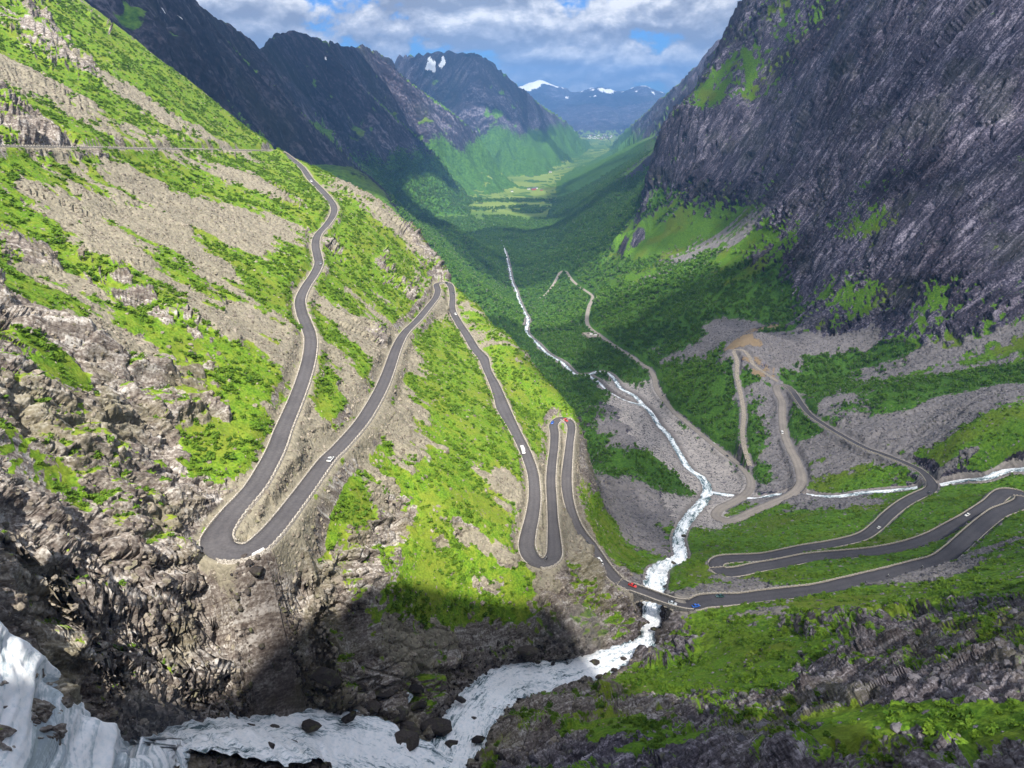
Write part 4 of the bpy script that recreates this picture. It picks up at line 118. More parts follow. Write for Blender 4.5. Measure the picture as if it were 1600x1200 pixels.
STREAM_ROCKS = [(-50,183.5,-196.7,9.9),(-42,183.1,-200.8,12.5),(-35,179.8,-203.1,8.7),(-26.7,184.4,-207.6,11.4),(-37.1,169.8,-200.4,14.5),(-55.2,160.4,-191,7),(-62,161.2,-181.1,8.6),(-11.7,178.9,-206.6,5),(-14.2,194,-213.4,3.1),(-2,160.3,-192.5,8),(-58.5,170.2,-170.3,10.1),(-28.3,201.1,-205.7,9.2),(-1.1,185,-204.3,5),(37.2,245.7,-236.6,5.6),(47.1,257.7,-241.5,4.9),(51.1,251.2,-239.2,3.8),(65.3,261.9,-245.5,3.3),(45.1,239.3,-234.4,3.7),(37.9,235.5,-234.3,3.6),(70.2,275.8,-243.9,4.1),(64,270.4,-246.6,2.4),(11,235.2,-226.1,3),(6.9,236.7,-221.9,8.9),(23.7,228.6,-232.8,3),(-52.8,169.6,-186.7,6.1),(-45.2,174.4,-199.3,7.3),(-33.4,190.2,-203.4,6.1),(-21,177.6,-207.5,5.5),(-64.9,151.3,-176.8,4.8),(-71.4,142.9,-169.4,3.8),(-48.6,160.9,-194.8,8),(-7.3,201.8,-217.3,3.2),(16.3,228.4,-231.5,2.7),(-19.5,202.4,-213.1,4.3),(-34.9,194.5,-200.2,6.6),(-45.2,188.5,-195.5,7.5),(-53.4,186.3,-190.3,5.9),(113.7,435.5,-311.2,5),(110.2,398.9,-295.5,4.2),(136.2,471.5,-323.5,4.8)]
MIST = [(25.8, 246.2, -218.6, 17, 9, 13, 0.01, 'faint spray drifting from the torrent against the dark gorge wall'), (-84.5, 119.4, -133.9, 13, 9, 9, 0.014, 'spray at the foot of the big waterfall'), (95.5, 369.5, -280.2, 8, 8, 9, 0.014, 'spray below the stone bridge'), (0.0, 217.7, -223.4, 20, 10, 6, 0.008, 'thin spray hanging over the torrent in the gorge')]
# ---------------------------------------------------------------- numeric helpers
ZC = 700.0                       # eye height of the viewpoint above the datum (m)

def hash_u(ix, iy, iz, seed):
    h = (ix.astype(np.uint32) * np.uint32(374761393) + iy.astype(np.uint32) * np.uint32(668265263)
         + iz.astype(np.uint32) * np.uint32(2147483647) + np.uint32(seed * 974634777 & 0xffffffff))
    h = (h ^ (h >> np.uint32(13))) * np.uint32(1274126177)
    h = (h ^ (h >> np.uint32(16))) * np.uint32(2246822519)
    return h ^ (h >> np.uint32(15))

def noise3(x, y, z, seed=0):
    """gradient noise, about -1..1"""
    x = np.asarray(x, np.float32); y = np.asarray(y, np.float32); z = np.asarray(z, np.float32)
    fx = np.floor(x); fy = np.floor(y); fz = np.floor(z)
    ix = fx.astype(np.int32); iy = fy.astype(np.int32); iz = fz.astype(np.int32)
    x = x - fx; y = y - fy; z = z - fz
    u = x * x * x * (x * (x * 6 - 15) + 10); v = y * y * y * (y * (y * 6 - 15) + 10); w = z * z * z * (z * (z * 6 - 15) + 10)
    out = 0
    for dx in (0, 1):
        wx = u if dx else 1 - u
        for dy in (0, 1):
            wxy = wx * (v if dy else 1 - v)
            for dz in (0, 1):
                h = hash_u(ix + dx, iy + dy, iz + dz, seed)
                gx = (h & np.uint32(1023)).astype(np.float32) * (2 / 1023.) - 1
                gy = ((h >> np.uint32(10)) & np.uint32(1023)).astype(np.float32) * (2 / 1023.) - 1
                gz = ((h >> np.uint32(20)) & np.uint32(1023)).astype(np.float32) * (2 / 1023.) - 1
                out = out + wxy * (w if dz else 1 - w) * (gx * (x - dx) + gy * (y - dy) + gz * (z - dz))
    return out * 1.5

def noise2(x, y, seed=0):
    x = np.asarray(x, np.float32); y = np.asarray(y, np.float32)
    fx = np.floor(x); fy = np.floor(y); ix = fx.astype(np.int32); iy = fy.astype(np.int32); iz = np.zeros_like(ix)
    x = x - fx; y = y - fy
    u = x * x * x * (x * (x * 6 - 15) + 10); v = y * y * y * (y * (y * 6 - 15) + 10)
    out = 0
    for dx in (0, 1):
        for dy in (0, 1):
            h = hash_u(ix + dx, iy + dy, iz, seed)
            gx = (h & np.uint32(1023)).astype(np.float32) * (2 / 1023.) - 1
            gy = ((h >> np.uint32(10)) & np.uint32(1023)).astype(np.float32) * (2 / 1023.) - 1
            out = out + (u if dx else 1 - u) * (v if dy else 1 - v) * (gx * (x - dx) + gy * (y - dy))
    return out * 1.7

def fbm2(x, y, octaves, seed=0, gain=.5):
    o = 0; a = 1.
    for k in range(octaves):
        o = o + a * noise2(x * 2.03 ** k, y * 2.03 ** k, seed + k); a *= gain
    return o

def cells3(x, y, z, seed):
    """angular blocks: every point takes the tilted plane of the nearest of a set of random seeds; also the gap to the next block"""
    x = np.asarray(x, np.float32); y = np.asarray(y, np.float32); z = np.asarray(z, np.float32)
    ix = np.floor(x).astype(np.int32); iy = np.floor(y).astype(np.int32); iz = np.floor(z).astype(np.int32)
    f1 = np.full(x.shape, 9., np.float32); f2 = f1.copy(); val = np.zeros(x.shape, np.float32)
    for dx in (-1, 0, 1):
        for dy in (-1, 0, 1):
            for dz in (-1, 0, 1):
                h = hash_u(ix + dx, iy + dy, iz + dz, seed)
                qx = ix + dx + (h & np.uint32(255)).astype(np.float32) / 255; qy = iy + dy + ((h >> np.uint32(8)) & np.uint32(255)).astype(np.float32) / 255; qz = iz + dz + ((h >> np.uint32(16)) & np.uint32(255)).astype(np.float32) / 255
                ex, ey, ez = x - qx, y - qy, z - qz; d = ex * ex + ey * ey + ez * ez
                g = h * np.uint32(2654435761); g ^= g >> np.uint32(15)
                v = (g & np.uint32(255)).astype(np.float32) / 127.5 - 1 + 1.1 * (((g >> np.uint32(8)) & np.uint32(255)).astype(np.float32) / 127.5 - 1) * ex + 1.1 * (((g >> np.uint32(16)) & np.uint32(255)).astype(np.float32) / 127.5 - 1) * ey + .8 * (((g >> np.uint32(24)) & np.uint32(255)).astype(np.float32) / 127.5 - 1) * ez
                near = d < f1; f2 = np.where(near, f1, np.minimum(f2, d)); val = np.where(near, v, val); f1 = np.where(near, d, f1)
    return val, np.sqrt(f2) - np.sqrt(f1)

def sstep(a, b, x):
    t = np.clip((x - a) / (b - a), 0, 1); return t * t * (3 - 2 * t)

def resample(pts, step):
    """polyline (n,k) -> evenly spaced points, smoothed (Catmull-Rom)"""
    p = np.asarray(pts, float)
    q = np.vstack([2 * p[0] - p[1], p, 2 * p[-1] - p[-2]])
    out = []
    for i in range(1, len(q) - 2):
        n = max(2, int(np.linalg.norm(q[i + 1][:2] - q[i][:2]) / step * 3))
        t = np.linspace(0, 1, n, endpoint=False)[:, None]
        out.append(.5 * (2 * q[i] + (q[i + 1] - q[i - 1]) * t + (2 * q[i - 1] - 5 * q[i] + 4 * q[i + 1] - q[i + 2]) * t ** 2
                         + (3 * q[i] - q[i - 1] - 3 * q[i + 1] + q[i + 2]) * t ** 3))
    out.append(p[-1:]); c = np.vstack(out)
    s = np.r_[0, np.cumsum(np.linalg.norm(np.diff(c[:, :2], axis=0), axis=1))]
    n = max(2, int(round(s[-1] / step)) + 1); t = np.linspace(0, s[-1], n)
    return np.stack([np.interp(t, s, c[:, k]) for k in range(c.shape[1])], 1)

# ---------------------------------------------------------------- the lie of the land
TH0, TH1, LR0, LR1 = math.radians(-64), math.radians(64), math.log(22.), math.log(21000.)
GT, GR = 420, 560

class Land:
    """Smooth ground height: a thin-plate surface through surveyed spot heights near the
    viewpoint, with the mountain crests further off laid over it."""
    def __init__(self, spots, crests):
        c = np.asarray(spots, float); r = np.hypot(c[:, 0], c[:, 1]); th = np.arctan2(c[:, 0], c[:, 1])
        q = np.stack([th * 1.5, np.log(r)], 1); s = c[:, 2] / r
        n = len(q); d2 = ((q[:, None] - q[None]) ** 2).sum(-1)
        K = .5 * d2 * np.log(d2 + 1e-12) + np.eye(n) * 2e-4
        P = np.c_[np.ones(n), q]; A = np.block([[K, P], [P.T, np.zeros((3, 3))]])
        w = np.linalg.solve(A, np.r_[s, 0, 0, 0])
        self.gth = np.linspace(TH0, TH1, GT); self.glr = np.linspace(LR0, LR1, GR)
        S = np.empty((GT, GR), np.float32)
        for i, t in enumerate(self.gth):
            d2 = (t * 1.5 - q[:, 0]) ** 2 + (self.glr[:, None] - q[:, 1]) ** 2
            S[i] = (.5 * d2 * np.log(d2 + 1e-12)) @ w[:n] + w[n] + w[n + 1] * t * 1.5 + w[n + 2] * self.glr
        self.S = S; self.crests = [np.asarray(k, float) for k in crests]

    def base(self, th, lr):
        a = np.clip((th - TH0) / (TH1 - TH0) * (GT - 1), 0, GT - 1.001); b = np.clip((lr - LR0) / (LR1 - LR0) * (GR - 1), 0, GR - 1.001)
        i = a.astype(int); j = b.astype(int); a = a - i; b = b - j; S = self.S
        s = S[i, j] * (1 - a) * (1 - b) + S[i + 1, j] * a * (1 - b) + S[i, j + 1] * (1 - a) * b + S[i + 1, j + 1] * a * b
        return s * np.exp(lr)

    def height(self, x, y):
        """height relative to the eye"""
        x = np.asarray(x, float); y = np.asarray(y, float)
        r = np.hypot(x, y); th = np.arctan2(x, y); z = self.base(th, np.log(np.maximum(r, 1.)))
        far = r > 1150
        if far.any():
            X, Y = x[far], y[far]; zf = z[far]
            nz = fbm2(X / 420, Y / 420, 4, 7); nz2 = fbm2(X / 150, Y / 150, 3, 27)
            fade = sstep(1150, 1900, r[far])
            best = np.full(len(X), -2000.)
            for c in self.crests:
                # c rows: x y z slope floor
                for k in range(len(c) - 1):
                    a, b = c[k], c[k + 1]; ab = b[:2] - a[:2]; L2 = ab @ ab
                    t = np.clip(((X - a[0]) * ab[0] + (Y - a[1]) * ab[1]) / L2, 0, 1)
                    d = np.hypot(X - a[0] - t * ab[0], Y - a[1] - t * ab[1]); v = a[2:] + t[:, None] * (b[2:] - a[2:])
                    H = np.maximum(v[:, 0] - v[:, 2], 1.); dd = np.maximum(0, d * (1 + .28 * nz) + 40 * nz2 * np.minimum(d / 120, 1))
                    h = v[:, 0] - H * (1 - np.maximum(0, 1 - v[:, 1] * dd / (1.7 * H)) ** 1.7) - 700 * np.maximum(0, v[:, 1] * dd / (1.7 * H) - .85) + 13 * nz2 * np.minimum(d / 60 + .15, 1)
                    best = np.maximum(best, h)
            m = best - 30 * (1 - fade) - 4000 * (1 - sstep(1150, 1500, r[far]))
            k = 25.; e = np.clip(.5 + .5 * (m - zf) / k, 0, 1)
            z[far] = zf * (1 - e) + m * e + k * e * (1 - e)
        return z
LAND = Land(SPOTS, CRESTS)
# ---------------------------------------------------------------- object helpers
def tag(o, label=None, cat=None, group=None, kind=None):
    if label: o['label'] = label
    if cat: o['category'] = cat
    if group: o['group'] = group
    if kind: o['kind'] = kind
    return o
def link(o, parent=None):
    COL.objects.link(o)
    if parent is not None: o.parent = parent
    return o
def mesh_np(name, verts, faces, mat=None, parent=None, smooth=False, attrs=None, normals=None, linked=True):
    """faces: (n,k) int array of equal-sized polygons"""
    me = bpy.data.meshes.new(name); verts = np.asarray(verts, np.float32); faces = np.asarray(faces, np.int32)
    n, k = faces.shape
    me.vertices.add(len(verts)); me.vertices.foreach_set('co', verts.ravel())
    me.loops.add(n * k); me.loops.foreach_set('vertex_index', faces.ravel())
    me.polygons.add(n); me.polygons.foreach_set('loop_start', np.arange(0, n * k, k, dtype=np.int32))
    me.polygons.foreach_set('use_smooth', np.full(n, smooth))
    me.update(calc_edges=True)
    for an, (typ, data) in (attrs or {}).items():
        a = me.attributes.new(an, typ, 'POINT'); a.data.foreach_set('color' if typ == 'FLOAT_COLOR' else ('vector' if typ == 'FLOAT_VECTOR' else 'value'), np.asarray(data, np.float32).ravel())
    if normals is not None: me.normals_split_custom_set_from_vertices(np.asarray(normals, np.float32))
    if mat: me.materials.append(mat)
    o = bpy.data.objects.new(name, me)
    if linked: link(o, parent)
    return o
# ---------------------------------------------------------------- node helpers
class NT:
    def __init__(self, name, rough=.9, spec=.2):
        self.m = bpy.data.materials.new(name); self.m.use_nodes = True; self.t = self.m.node_tree
        self.b = self.t.nodes['Principled BSDF']; self.b.inputs['Roughness'].default_value = rough
        self.b.inputs['Specular IOR Level'].default_value = spec
    def n(self, t, **k):
        o = self.t.nodes.new(t)
        for a, b in k.items(): setattr(o, a, b)
        return o
    def put(self, s, v):
        if hasattr(v, 'bl_idname') or isinstance(v, bpy.types.NodeSocket): self.t.links.new(v, s)
        elif isinstance(v, (tuple, list)) and len(v) == 3 and s.type == 'RGBA': s.default_value = (*v, 1)
        else: s.default_value = v
    def math(self, op, a, b=None, c=None, clamp=False):
        o = self.n('ShaderNodeMath', operation=op, use_clamp=clamp)
        for i, v in enumerate((a, b, c)):
            if v is not None: self.put(o.inputs[i], v)
        return o.outputs[0]
    def mix(self, f, a, b, mode='MIX'):
        o = self.n('ShaderNodeMix', data_type='RGBA', blend_type=mode); self.put(o.inputs[0], f); self.put(o.inputs[6], a); self.put(o.inputs[7], b); return o.outputs[2]
    def rng(self, v, a, b, c=0., d=1.):
        o = self.n('ShaderNodeMapRange', interpolation_type='SMOOTHSTEP'); self.put(o.inputs[0], v)
        for i, q in enumerate((a, b, c, d)): o.inputs[i + 1].default_value = q
        return o.outputs[0]
    def pos(self): return self.n('ShaderNodeNewGeometry').outputs['Position']
    def noise(self, vec, scale, detail=4, rough=.55, dist=0.):
        o = self.n('ShaderNodeTexNoise'); o.inputs['Scale'].default_value = scale; o.inputs['Detail'].default_value = detail; o.inputs['Roughness'].default_value = rough; o.inputs['Distortion'].default_value = dist
        self.put(o.inputs['Vector'], vec); return o.outputs['Fac']
    def voro(self, vec, scale, feature='F1', out='Distance'):
        o = self.n('ShaderNodeTexVoronoi', feature=feature); o.inputs['Scale'].default_value = scale; self.put(o.inputs['Vector'], vec); return o.outputs[out]
    def scaled(self, vec, s, rot=(0, 0, 0)):
        o = self.n('ShaderNodeMapping'); o.inputs['Scale'].default_value = s; o.inputs['Rotation'].default_value = rot; self.put(o.inputs['Vector'], vec); return o.outputs[0]
    def attr(self, name):
        o = self.n('ShaderNodeAttribute', attribute_name=name); s = self.n('ShaderNodeSeparateColor'); self.t.links.new(o.outputs['Color'], s.inputs[0])
        return s.outputs[0], s.outputs[1], s.outputs[2], o.outputs['Alpha']
    def color(self, c): self.put(self.b.inputs['Base Color'], c)
    def bump(self, h, dist, strength=1., prev=None):
        o = self.n('ShaderNodeBump'); o.inputs['Distance'].default_value = dist; o.inputs['Strength'].default_value = strength; self.put(o.inputs['Height'], h)
        if prev is not None: self.put(o.inputs['Normal'], prev)
        self.put(self.b.inputs['Normal'], o.outputs[0]); return o.outputs[0]

def ground_material(name, L, bump, bed, dark=1., ROCKGREEN=1.):
    """cover attributes -> rock, grass, scree, forest floor, snow; L = size in metres of the finest grain"""
    k = NT(name, .92, .15); p = k.pos()
    g, s, f, sn = k.attr('cover_a'); gr, fi, ea, warm = k.attr('cover_b'); wet = k.n('ShaderNodeAttribute', attribute_name='wet').outputs['Fac']
    n1 = k.noise(p, 1 / L, 5, .62); n2 = k.noise(p, .19 / L, 5, .6); n3 = k.noise(p, .035 / L, 3, .5)
    # rock
    # banding along the bedding: long in the dip direction, short across it
    cmb = k.n('ShaderNodeCombineXYZ')
    for q, (v, sc_) in enumerate(zip(bed, (.045, .085, .42))):
        dp = k.n('ShaderNodeVectorMath', operation='DOT_PRODUCT'); k.put(dp.inputs[0], p); dp.inputs[1].default_value = v; k.put(cmb.inputs[q], k.math('MULTIPLY', dp.outputs['Value'], sc_ / L))
    st2 = k.noise(cmb.outputs[0], 1.0, 6, .62, .8)
    sb = k.n('ShaderNodeVectorMath', operation='SCALE'); k.put(sb.inputs[0], cmb.outputs[0]); sb.inputs['Scale'].default_value = 4.5; st = k.noise(sb.outputs[0], 1.0, 4, .6, .6)
    big = k.noise(p, .010 / L, 3, .5)
    mixv = k.math('ADD', k.math('MULTIPLY', n1, .36), k.math('ADD', k.math('MULTIPLY', st, .34), k.math('MULTIPLY', st2, .30)))
    t = k.rng(mixv, .38, .62); hi = k.rng(k.math('ADD', k.math('MULTIPLY', st2, .55), k.math('MULTIPLY', n1, .45)), .50, .64)
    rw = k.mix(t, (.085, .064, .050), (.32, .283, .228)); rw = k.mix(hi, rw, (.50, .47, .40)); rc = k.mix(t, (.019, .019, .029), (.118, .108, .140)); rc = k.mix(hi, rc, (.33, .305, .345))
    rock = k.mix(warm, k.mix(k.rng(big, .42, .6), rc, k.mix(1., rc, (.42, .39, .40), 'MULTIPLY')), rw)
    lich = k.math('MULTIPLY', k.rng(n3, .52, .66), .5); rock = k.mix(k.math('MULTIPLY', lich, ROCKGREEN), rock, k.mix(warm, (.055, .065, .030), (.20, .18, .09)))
    # scree: stones of different greys
    vc = k.n('ShaderNodeTexVoronoi'); vc.inputs['Scale'].default_value = .75 / L; k.put(vc.inputs['Vector'], p)
    sv = k.n('ShaderNodeSeparateColor'); k.t.links.new(vc.outputs['Color'], sv.inputs[0])
    stone = k.mix(k.math('ADD', k.math('MULTIPLY', sv.outputs[0], .6), k.math('MULTIPLY', n2, .4)), (.6, .6, .6), (1.25, 1.22, 1.2))
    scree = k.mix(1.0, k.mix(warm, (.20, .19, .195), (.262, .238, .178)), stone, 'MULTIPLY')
    gravel = k.mix(1.0, (.37, .345, .33), stone, 'MULTIPLY'); earth = k.mix(n2, (.20, .145, .085), (.30, .225, .145))
    # green
    gt = k.rng(n1, .3, .72); gl = k.mix(gt, (.055, .130, .009), (.165, .285, .020)); gl = k.mix(k.rng(n2, .40, .68), gl, k.mix(gt, (.11, .165, .012), (.24, .30, .035)))
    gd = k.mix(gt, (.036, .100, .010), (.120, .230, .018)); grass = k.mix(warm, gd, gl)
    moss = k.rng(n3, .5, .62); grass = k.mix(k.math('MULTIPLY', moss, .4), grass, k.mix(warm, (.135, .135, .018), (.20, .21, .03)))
    forest = k.mix(gt, (.026, .078, .012), (.085, .185, .022))
    field = k.mix(k.rng(n3, .4, .6), (.095, .175, .026), (.20, .265, .055))
    def edge(a, sp=.42): return k.rng(k.math('ADD', a, k.math('MULTIPLY', k.math('SUBTRACT', k.math('ADD', k.math('MULTIPLY', n1, .5), k.math('MULTIPLY', n2, .5)), .5), sp * 4)), .38, .62)
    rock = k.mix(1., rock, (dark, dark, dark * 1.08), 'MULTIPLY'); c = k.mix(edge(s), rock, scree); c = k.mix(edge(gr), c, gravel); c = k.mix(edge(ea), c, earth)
    c = k.mix(edge(f), c, forest); c = k.mix(edge(fi, .1), c, field); c = k.mix(edge(g), c, grass)
    c = k.mix(k.math('MULTIPLY', wet, .72), c, k.mix(1.0, c, (.34, .31, .31), 'MULTIPLY'))
    c = k.mix(edge(sn, .5), c, (.86, .88, .9)); k.color(c)
    k.put(k.b.inputs['Roughness'], k.math('SUBTRACT', .93, k.math('MULTIPLY', wet, .45)))
    h = k.math('ADD', k.math('ADD', k.math('MULTIPLY', n1, .6), k.math('MULTIPLY', st, .5)), k.math('MULTIPLY', k.math('MULTIPLY', vc.outputs['Distance'], s), -.5))
    k.bump(h, L * bump, .9); return k.m

# ---------------------------------------------------------------- roads and streams as dense centre lines
def chain(tab, step): return resample(np.asarray(tab, float), step)
RD = chain(ROAD, 1.5); TRK = chain(OLD_TRACK, 2.0)
RV = chain(RIVER, 2.5); BR = chain(BRAID, 2.5); TB = chain(SIDE_STREAM, 2.5); PL = chain(PLUNGE, 1.5)
class Near:
    """raster of the nearest centre-line sample around a set of lines"""
    def __init__(self, lines, reach, x0=-460, x1=470, y0=60, y1=2700, cell=1.5):
        self.o = (x0, y0, cell); nx, ny = int((x1 - x0) / cell), int((y1 - y0) / cell)
        self.d = np.full((nx, ny), 1e3, np.float32); self.i = np.full((nx, ny), -1, np.int32)
        self.p = np.vstack(lines); self.tan = np.vstack([np.gradient(l[:, :2], axis=0) for l in lines]); self.tan /= np.linalg.norm(self.tan, axis=1, keepdims=True) + 1e-9
        for k, q in enumerate(self.p):
            R = reach(q); a0, a1 = int((q[0] - R - x0) / cell), int((q[0] + R - x0) / cell) + 2; b0, b1 = int((q[1] - R - y0) / cell), int((q[1] + R - y0) / cell) + 2
            a0, b0 = max(a0, 0), max(b0, 0); a1, b1 = min(a1, nx), min(b1, ny)
            if a0 >= a1 or b0 >= b1: continue
            X = x0 + (np.arange(a0, a1) + .5) * cell - q[0]; Y = y0 + (np.arange(b0, b1) + .5) * cell - q[1]
            d = np.hypot(X[:, None], Y[None]); s = self.d[a0:a1, b0:b1]; m = d < s; s[m] = d[m]; self.i[a0:a1, b0:b1][m] = k
    def query(self, x, y):
        x0, y0, c = self.o; a = ((x - x0) / c).astype(int); b = ((y - y0) / c).astype(int)
        ok = (a >= 0) & (b >= 0) & (a < self.i.shape[0]) & (b < self.i.shape[1])
        i = np.where(ok, self.i[np.clip(a, 0, self.i.shape[0] - 1), np.clip(b, 0, self.i.shape[1] - 1)], -1)
        q = self.p[np.maximum(i, 0)]; t = self.tan[np.maximum(i, 0)]; dx, dy = x - q[:, 0], y - q[:, 1]
        al = np.clip(dx * t[:, 0] + dy * t[:, 1], -2, 2)
        d = np.where(i >= 0, np.hypot(dx - al * t[:, 0], dy - al * t[:, 1]), 1e3)
        side = t[:, 0] * dy - t[:, 1] * dx           # + left of travel
        return d, q[:, 2], q[:, 3] / 2, side, i
NEAR_ROAD = Near([RD, TRK], lambda q: 16.); NEAR_RIVER = Near([RV, BR, TB, PL], lambda q: q[3] / 2 + 14)

def carve(x, y, z):
    """benches for the roads and beds for the streams cut into the smooth ground"""
    d, zr, hw, side, i = NEAR_RIVER.query(x, y)
    w = 1 - sstep(0, 1, (d - hw * .9) / (2.5 + .25 * np.abs(z - zr))); z = z + (zr - 1.0 - 1.6 * (y < 420) - z) * w; river = 1 - sstep(hw * .6, hw + 5 + 4 * (y > 650), d)
    d, zr, hw, side, i = NEAR_ROAD.query(x, y); bridge = (i >= BRIDGE_A) & (i <= BRIDGE_B)
    w = (1 - sstep(0, 1, (d - hw - .9) / 4.2)) * (~bridge); z = z + (zr - .35 - z) * w
    return z, (1 - sstep(hw + .5, hw + 5.5, d)), river, d - hw
# where the road runs over the falls on its stone arch
_uv = np.hypot(RD[:, 0] - 73, RD[:, 1] - 282.5); _k = int(np.argmin(_uv)); BRIDGE_A, BRIDGE_B = _k - 8, _k + 8

# ---------------------------------------------------------------- terrain sheet: fan of rows, closer together near the viewpoint
NT_, NR_ = 1240, 860
def build_terrain():
    u = np.linspace(-1, 1, NT_); th = np.sign(u) * np.where(np.abs(u) < .9, np.abs(u) / .9 * math.radians(47.5), math.radians(47.5) + (np.abs(u) - .9) / .1 * math.radians(15.5))
    # spacing of the rows: finer where the ground is steep or rises into view
    cth = np.linspace(th[0], th[-1], 260); clr = np.linspace(math.log(28.), math.log(20500.), 900)
    R = np.exp(clr); Z = LAND.height((np.sin(cth)[:, None] * R).ravel(), (np.cos(cth)[:, None] * R).ravel()).reshape(260, 900)
    s = Z / R; dl = np.diff(clr); step = np.hypot(dl[None] * .35, np.diff(Z, axis=1) / R[1:])
    hid = s[:, 1:] < np.maximum.accumulate(s, axis=1)[:, 1:] - .004; seen = np.abs(np.diff(s, axis=1))
    m = np.where(hid, step * .12, step * .25 + seen * 1.6) + dl * .03
    ker = np.ones(9) / 9; m = np.apply_along_axis(lambda a: np.convolve(np.pad(a, 4, 'edge'), ker, 'valid'), 0, m)
    cum = np.c_[np.zeros(260), np.cumsum(m, axis=1)]; cum /= cum[:, -1:]
    tt = np.linspace(0, 1, NR_); lr_c = np.stack([np.interp(tt, cum[i], clr) for i in range(260)])
    a = np.interp(th, cth, np.arange(260)); i0 = np.minimum(a.astype(int), 258); fa = (a - i0)[:, None]
    lr = lr_c[i0] * (1 - fa) + lr_c[i0 + 1] * fa
    r = np.exp(lr); X = np.sin(th)[:, None] * r; Y = np.cos(th)[:, None] * r
    Z = LAND.height(X.ravel(), Y.ravel()).reshape(X.shape)
    Zc, roadm, riverm, rd_d = carve(X.ravel(), Y.ravel(), Z.ravel())
    Z = Zc.reshape(X.shape); sh = X.shape
    return th, r, X, Y, Z, roadm.reshape(sh), riverm.reshape(sh), rd_d.reshape(sh)
TH, RR, X, Y, Z, ROADM, RIVERM, ROADD = build_terrain()
print('terrain base', round(time.time() - T_START, 1))

def grid_normals(X, Y, Z, up=True):
    ax = [np.gradient(q, axis=0) for q in (X, Y, Z)]; bx = [np.gradient(q, axis=1) for q in (X, Y, Z)]
    n = np.stack([bx[1] * ax[2] - bx[2] * ax[1], bx[2] * ax[0] - bx[0] * ax[2], bx[0] * ax[1] - bx[1] * ax[0]], -1)
    n /= np.linalg.norm(n, axis=-1, keepdims=True) + 1e-12
    if n[..., 2].mean() < 0: n = -n
    return np.where(n[..., 2:] < 0, -n, n) if up else n
N0 = grid_normals(X, Y, Z)
# ---- which cover grows where: angular distance to the surveyed samples of each kind
def cover_fields():
    si, sj = np.arange(0, NT_, 5), np.arange(0, NR_, 5); si = np.unique(np.r_[si, NT_ - 1]); sj = np.unique(np.r_[sj, NR_ - 1])
    P = np.stack([X[np.ix_(si, sj)], Y[np.ix_(si, sj)], Z[np.ix_(si, sj)]], -1).reshape(-1, 3).astype(np.float32)
    D = np.linalg.norm(P, axis=1); out = {}
    a = np.interp(np.arange(NT_), si, np.arange(len(si))); b = np.interp(np.arange(NR_), sj, np.arange(len(sj)))
    i0 = np.minimum(a.astype(int), len(si) - 2); j0 = np.minimum(b.astype(int), len(sj) - 2); fa = (a - i0)[:, None]; fb = (b - j0)[None]
    for nme, pts in (('rock', COVER_ROCK), ('grass', COVER_GRASS), ('scree', COVER_SCREE), ('forest', COVER_FOREST), ('field', COVER_FIELD), ('gravel', COVER_GRAVEL), ('earth', COVER_EARTH), ('snow', SNOW)):
        q = np.asarray(pts, np.float32); best = np.full(len(P), 9., np.float32); qq = (q * q).sum(1)
        for c in range(0, len(P), 4000):
            p = P[c:c + 4000]; d2 = (p * p).sum(1)[:, None] + qq[None] - 2 * p @ q.T
            best[c:c + 4000] = np.sqrt(np.maximum(d2.min(1), 0))
        g = (best / D).reshape(len(si), len(sj))
        out[nme] = (g[np.ix_(i0, j0)] * (1 - fa) * (1 - fb) + g[np.ix_(i0 + 1, j0)] * fa * (1 - fb) + g[np.ix_(i0, j0 + 1)] * (1 - fa) * fb + g[np.ix_(i0 + 1, j0 + 1)] * fa * fb)
    return out
CF = cover_fields()
print('cover', round(time.time() - T_START, 1))
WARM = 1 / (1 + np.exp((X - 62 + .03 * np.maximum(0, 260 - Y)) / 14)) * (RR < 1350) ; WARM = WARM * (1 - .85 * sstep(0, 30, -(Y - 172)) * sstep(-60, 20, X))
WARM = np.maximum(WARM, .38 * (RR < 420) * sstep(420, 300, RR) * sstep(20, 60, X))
FAR = sstep(1300, 1700, RR) * (X < 60 + .02 * Y) + sstep(2600, 3200, RR) * (X >= 60 + .02 * Y); FAR = np.clip(FAR, 0, 1)
SPUR = np.where(WARM > .4, WARM, 0)
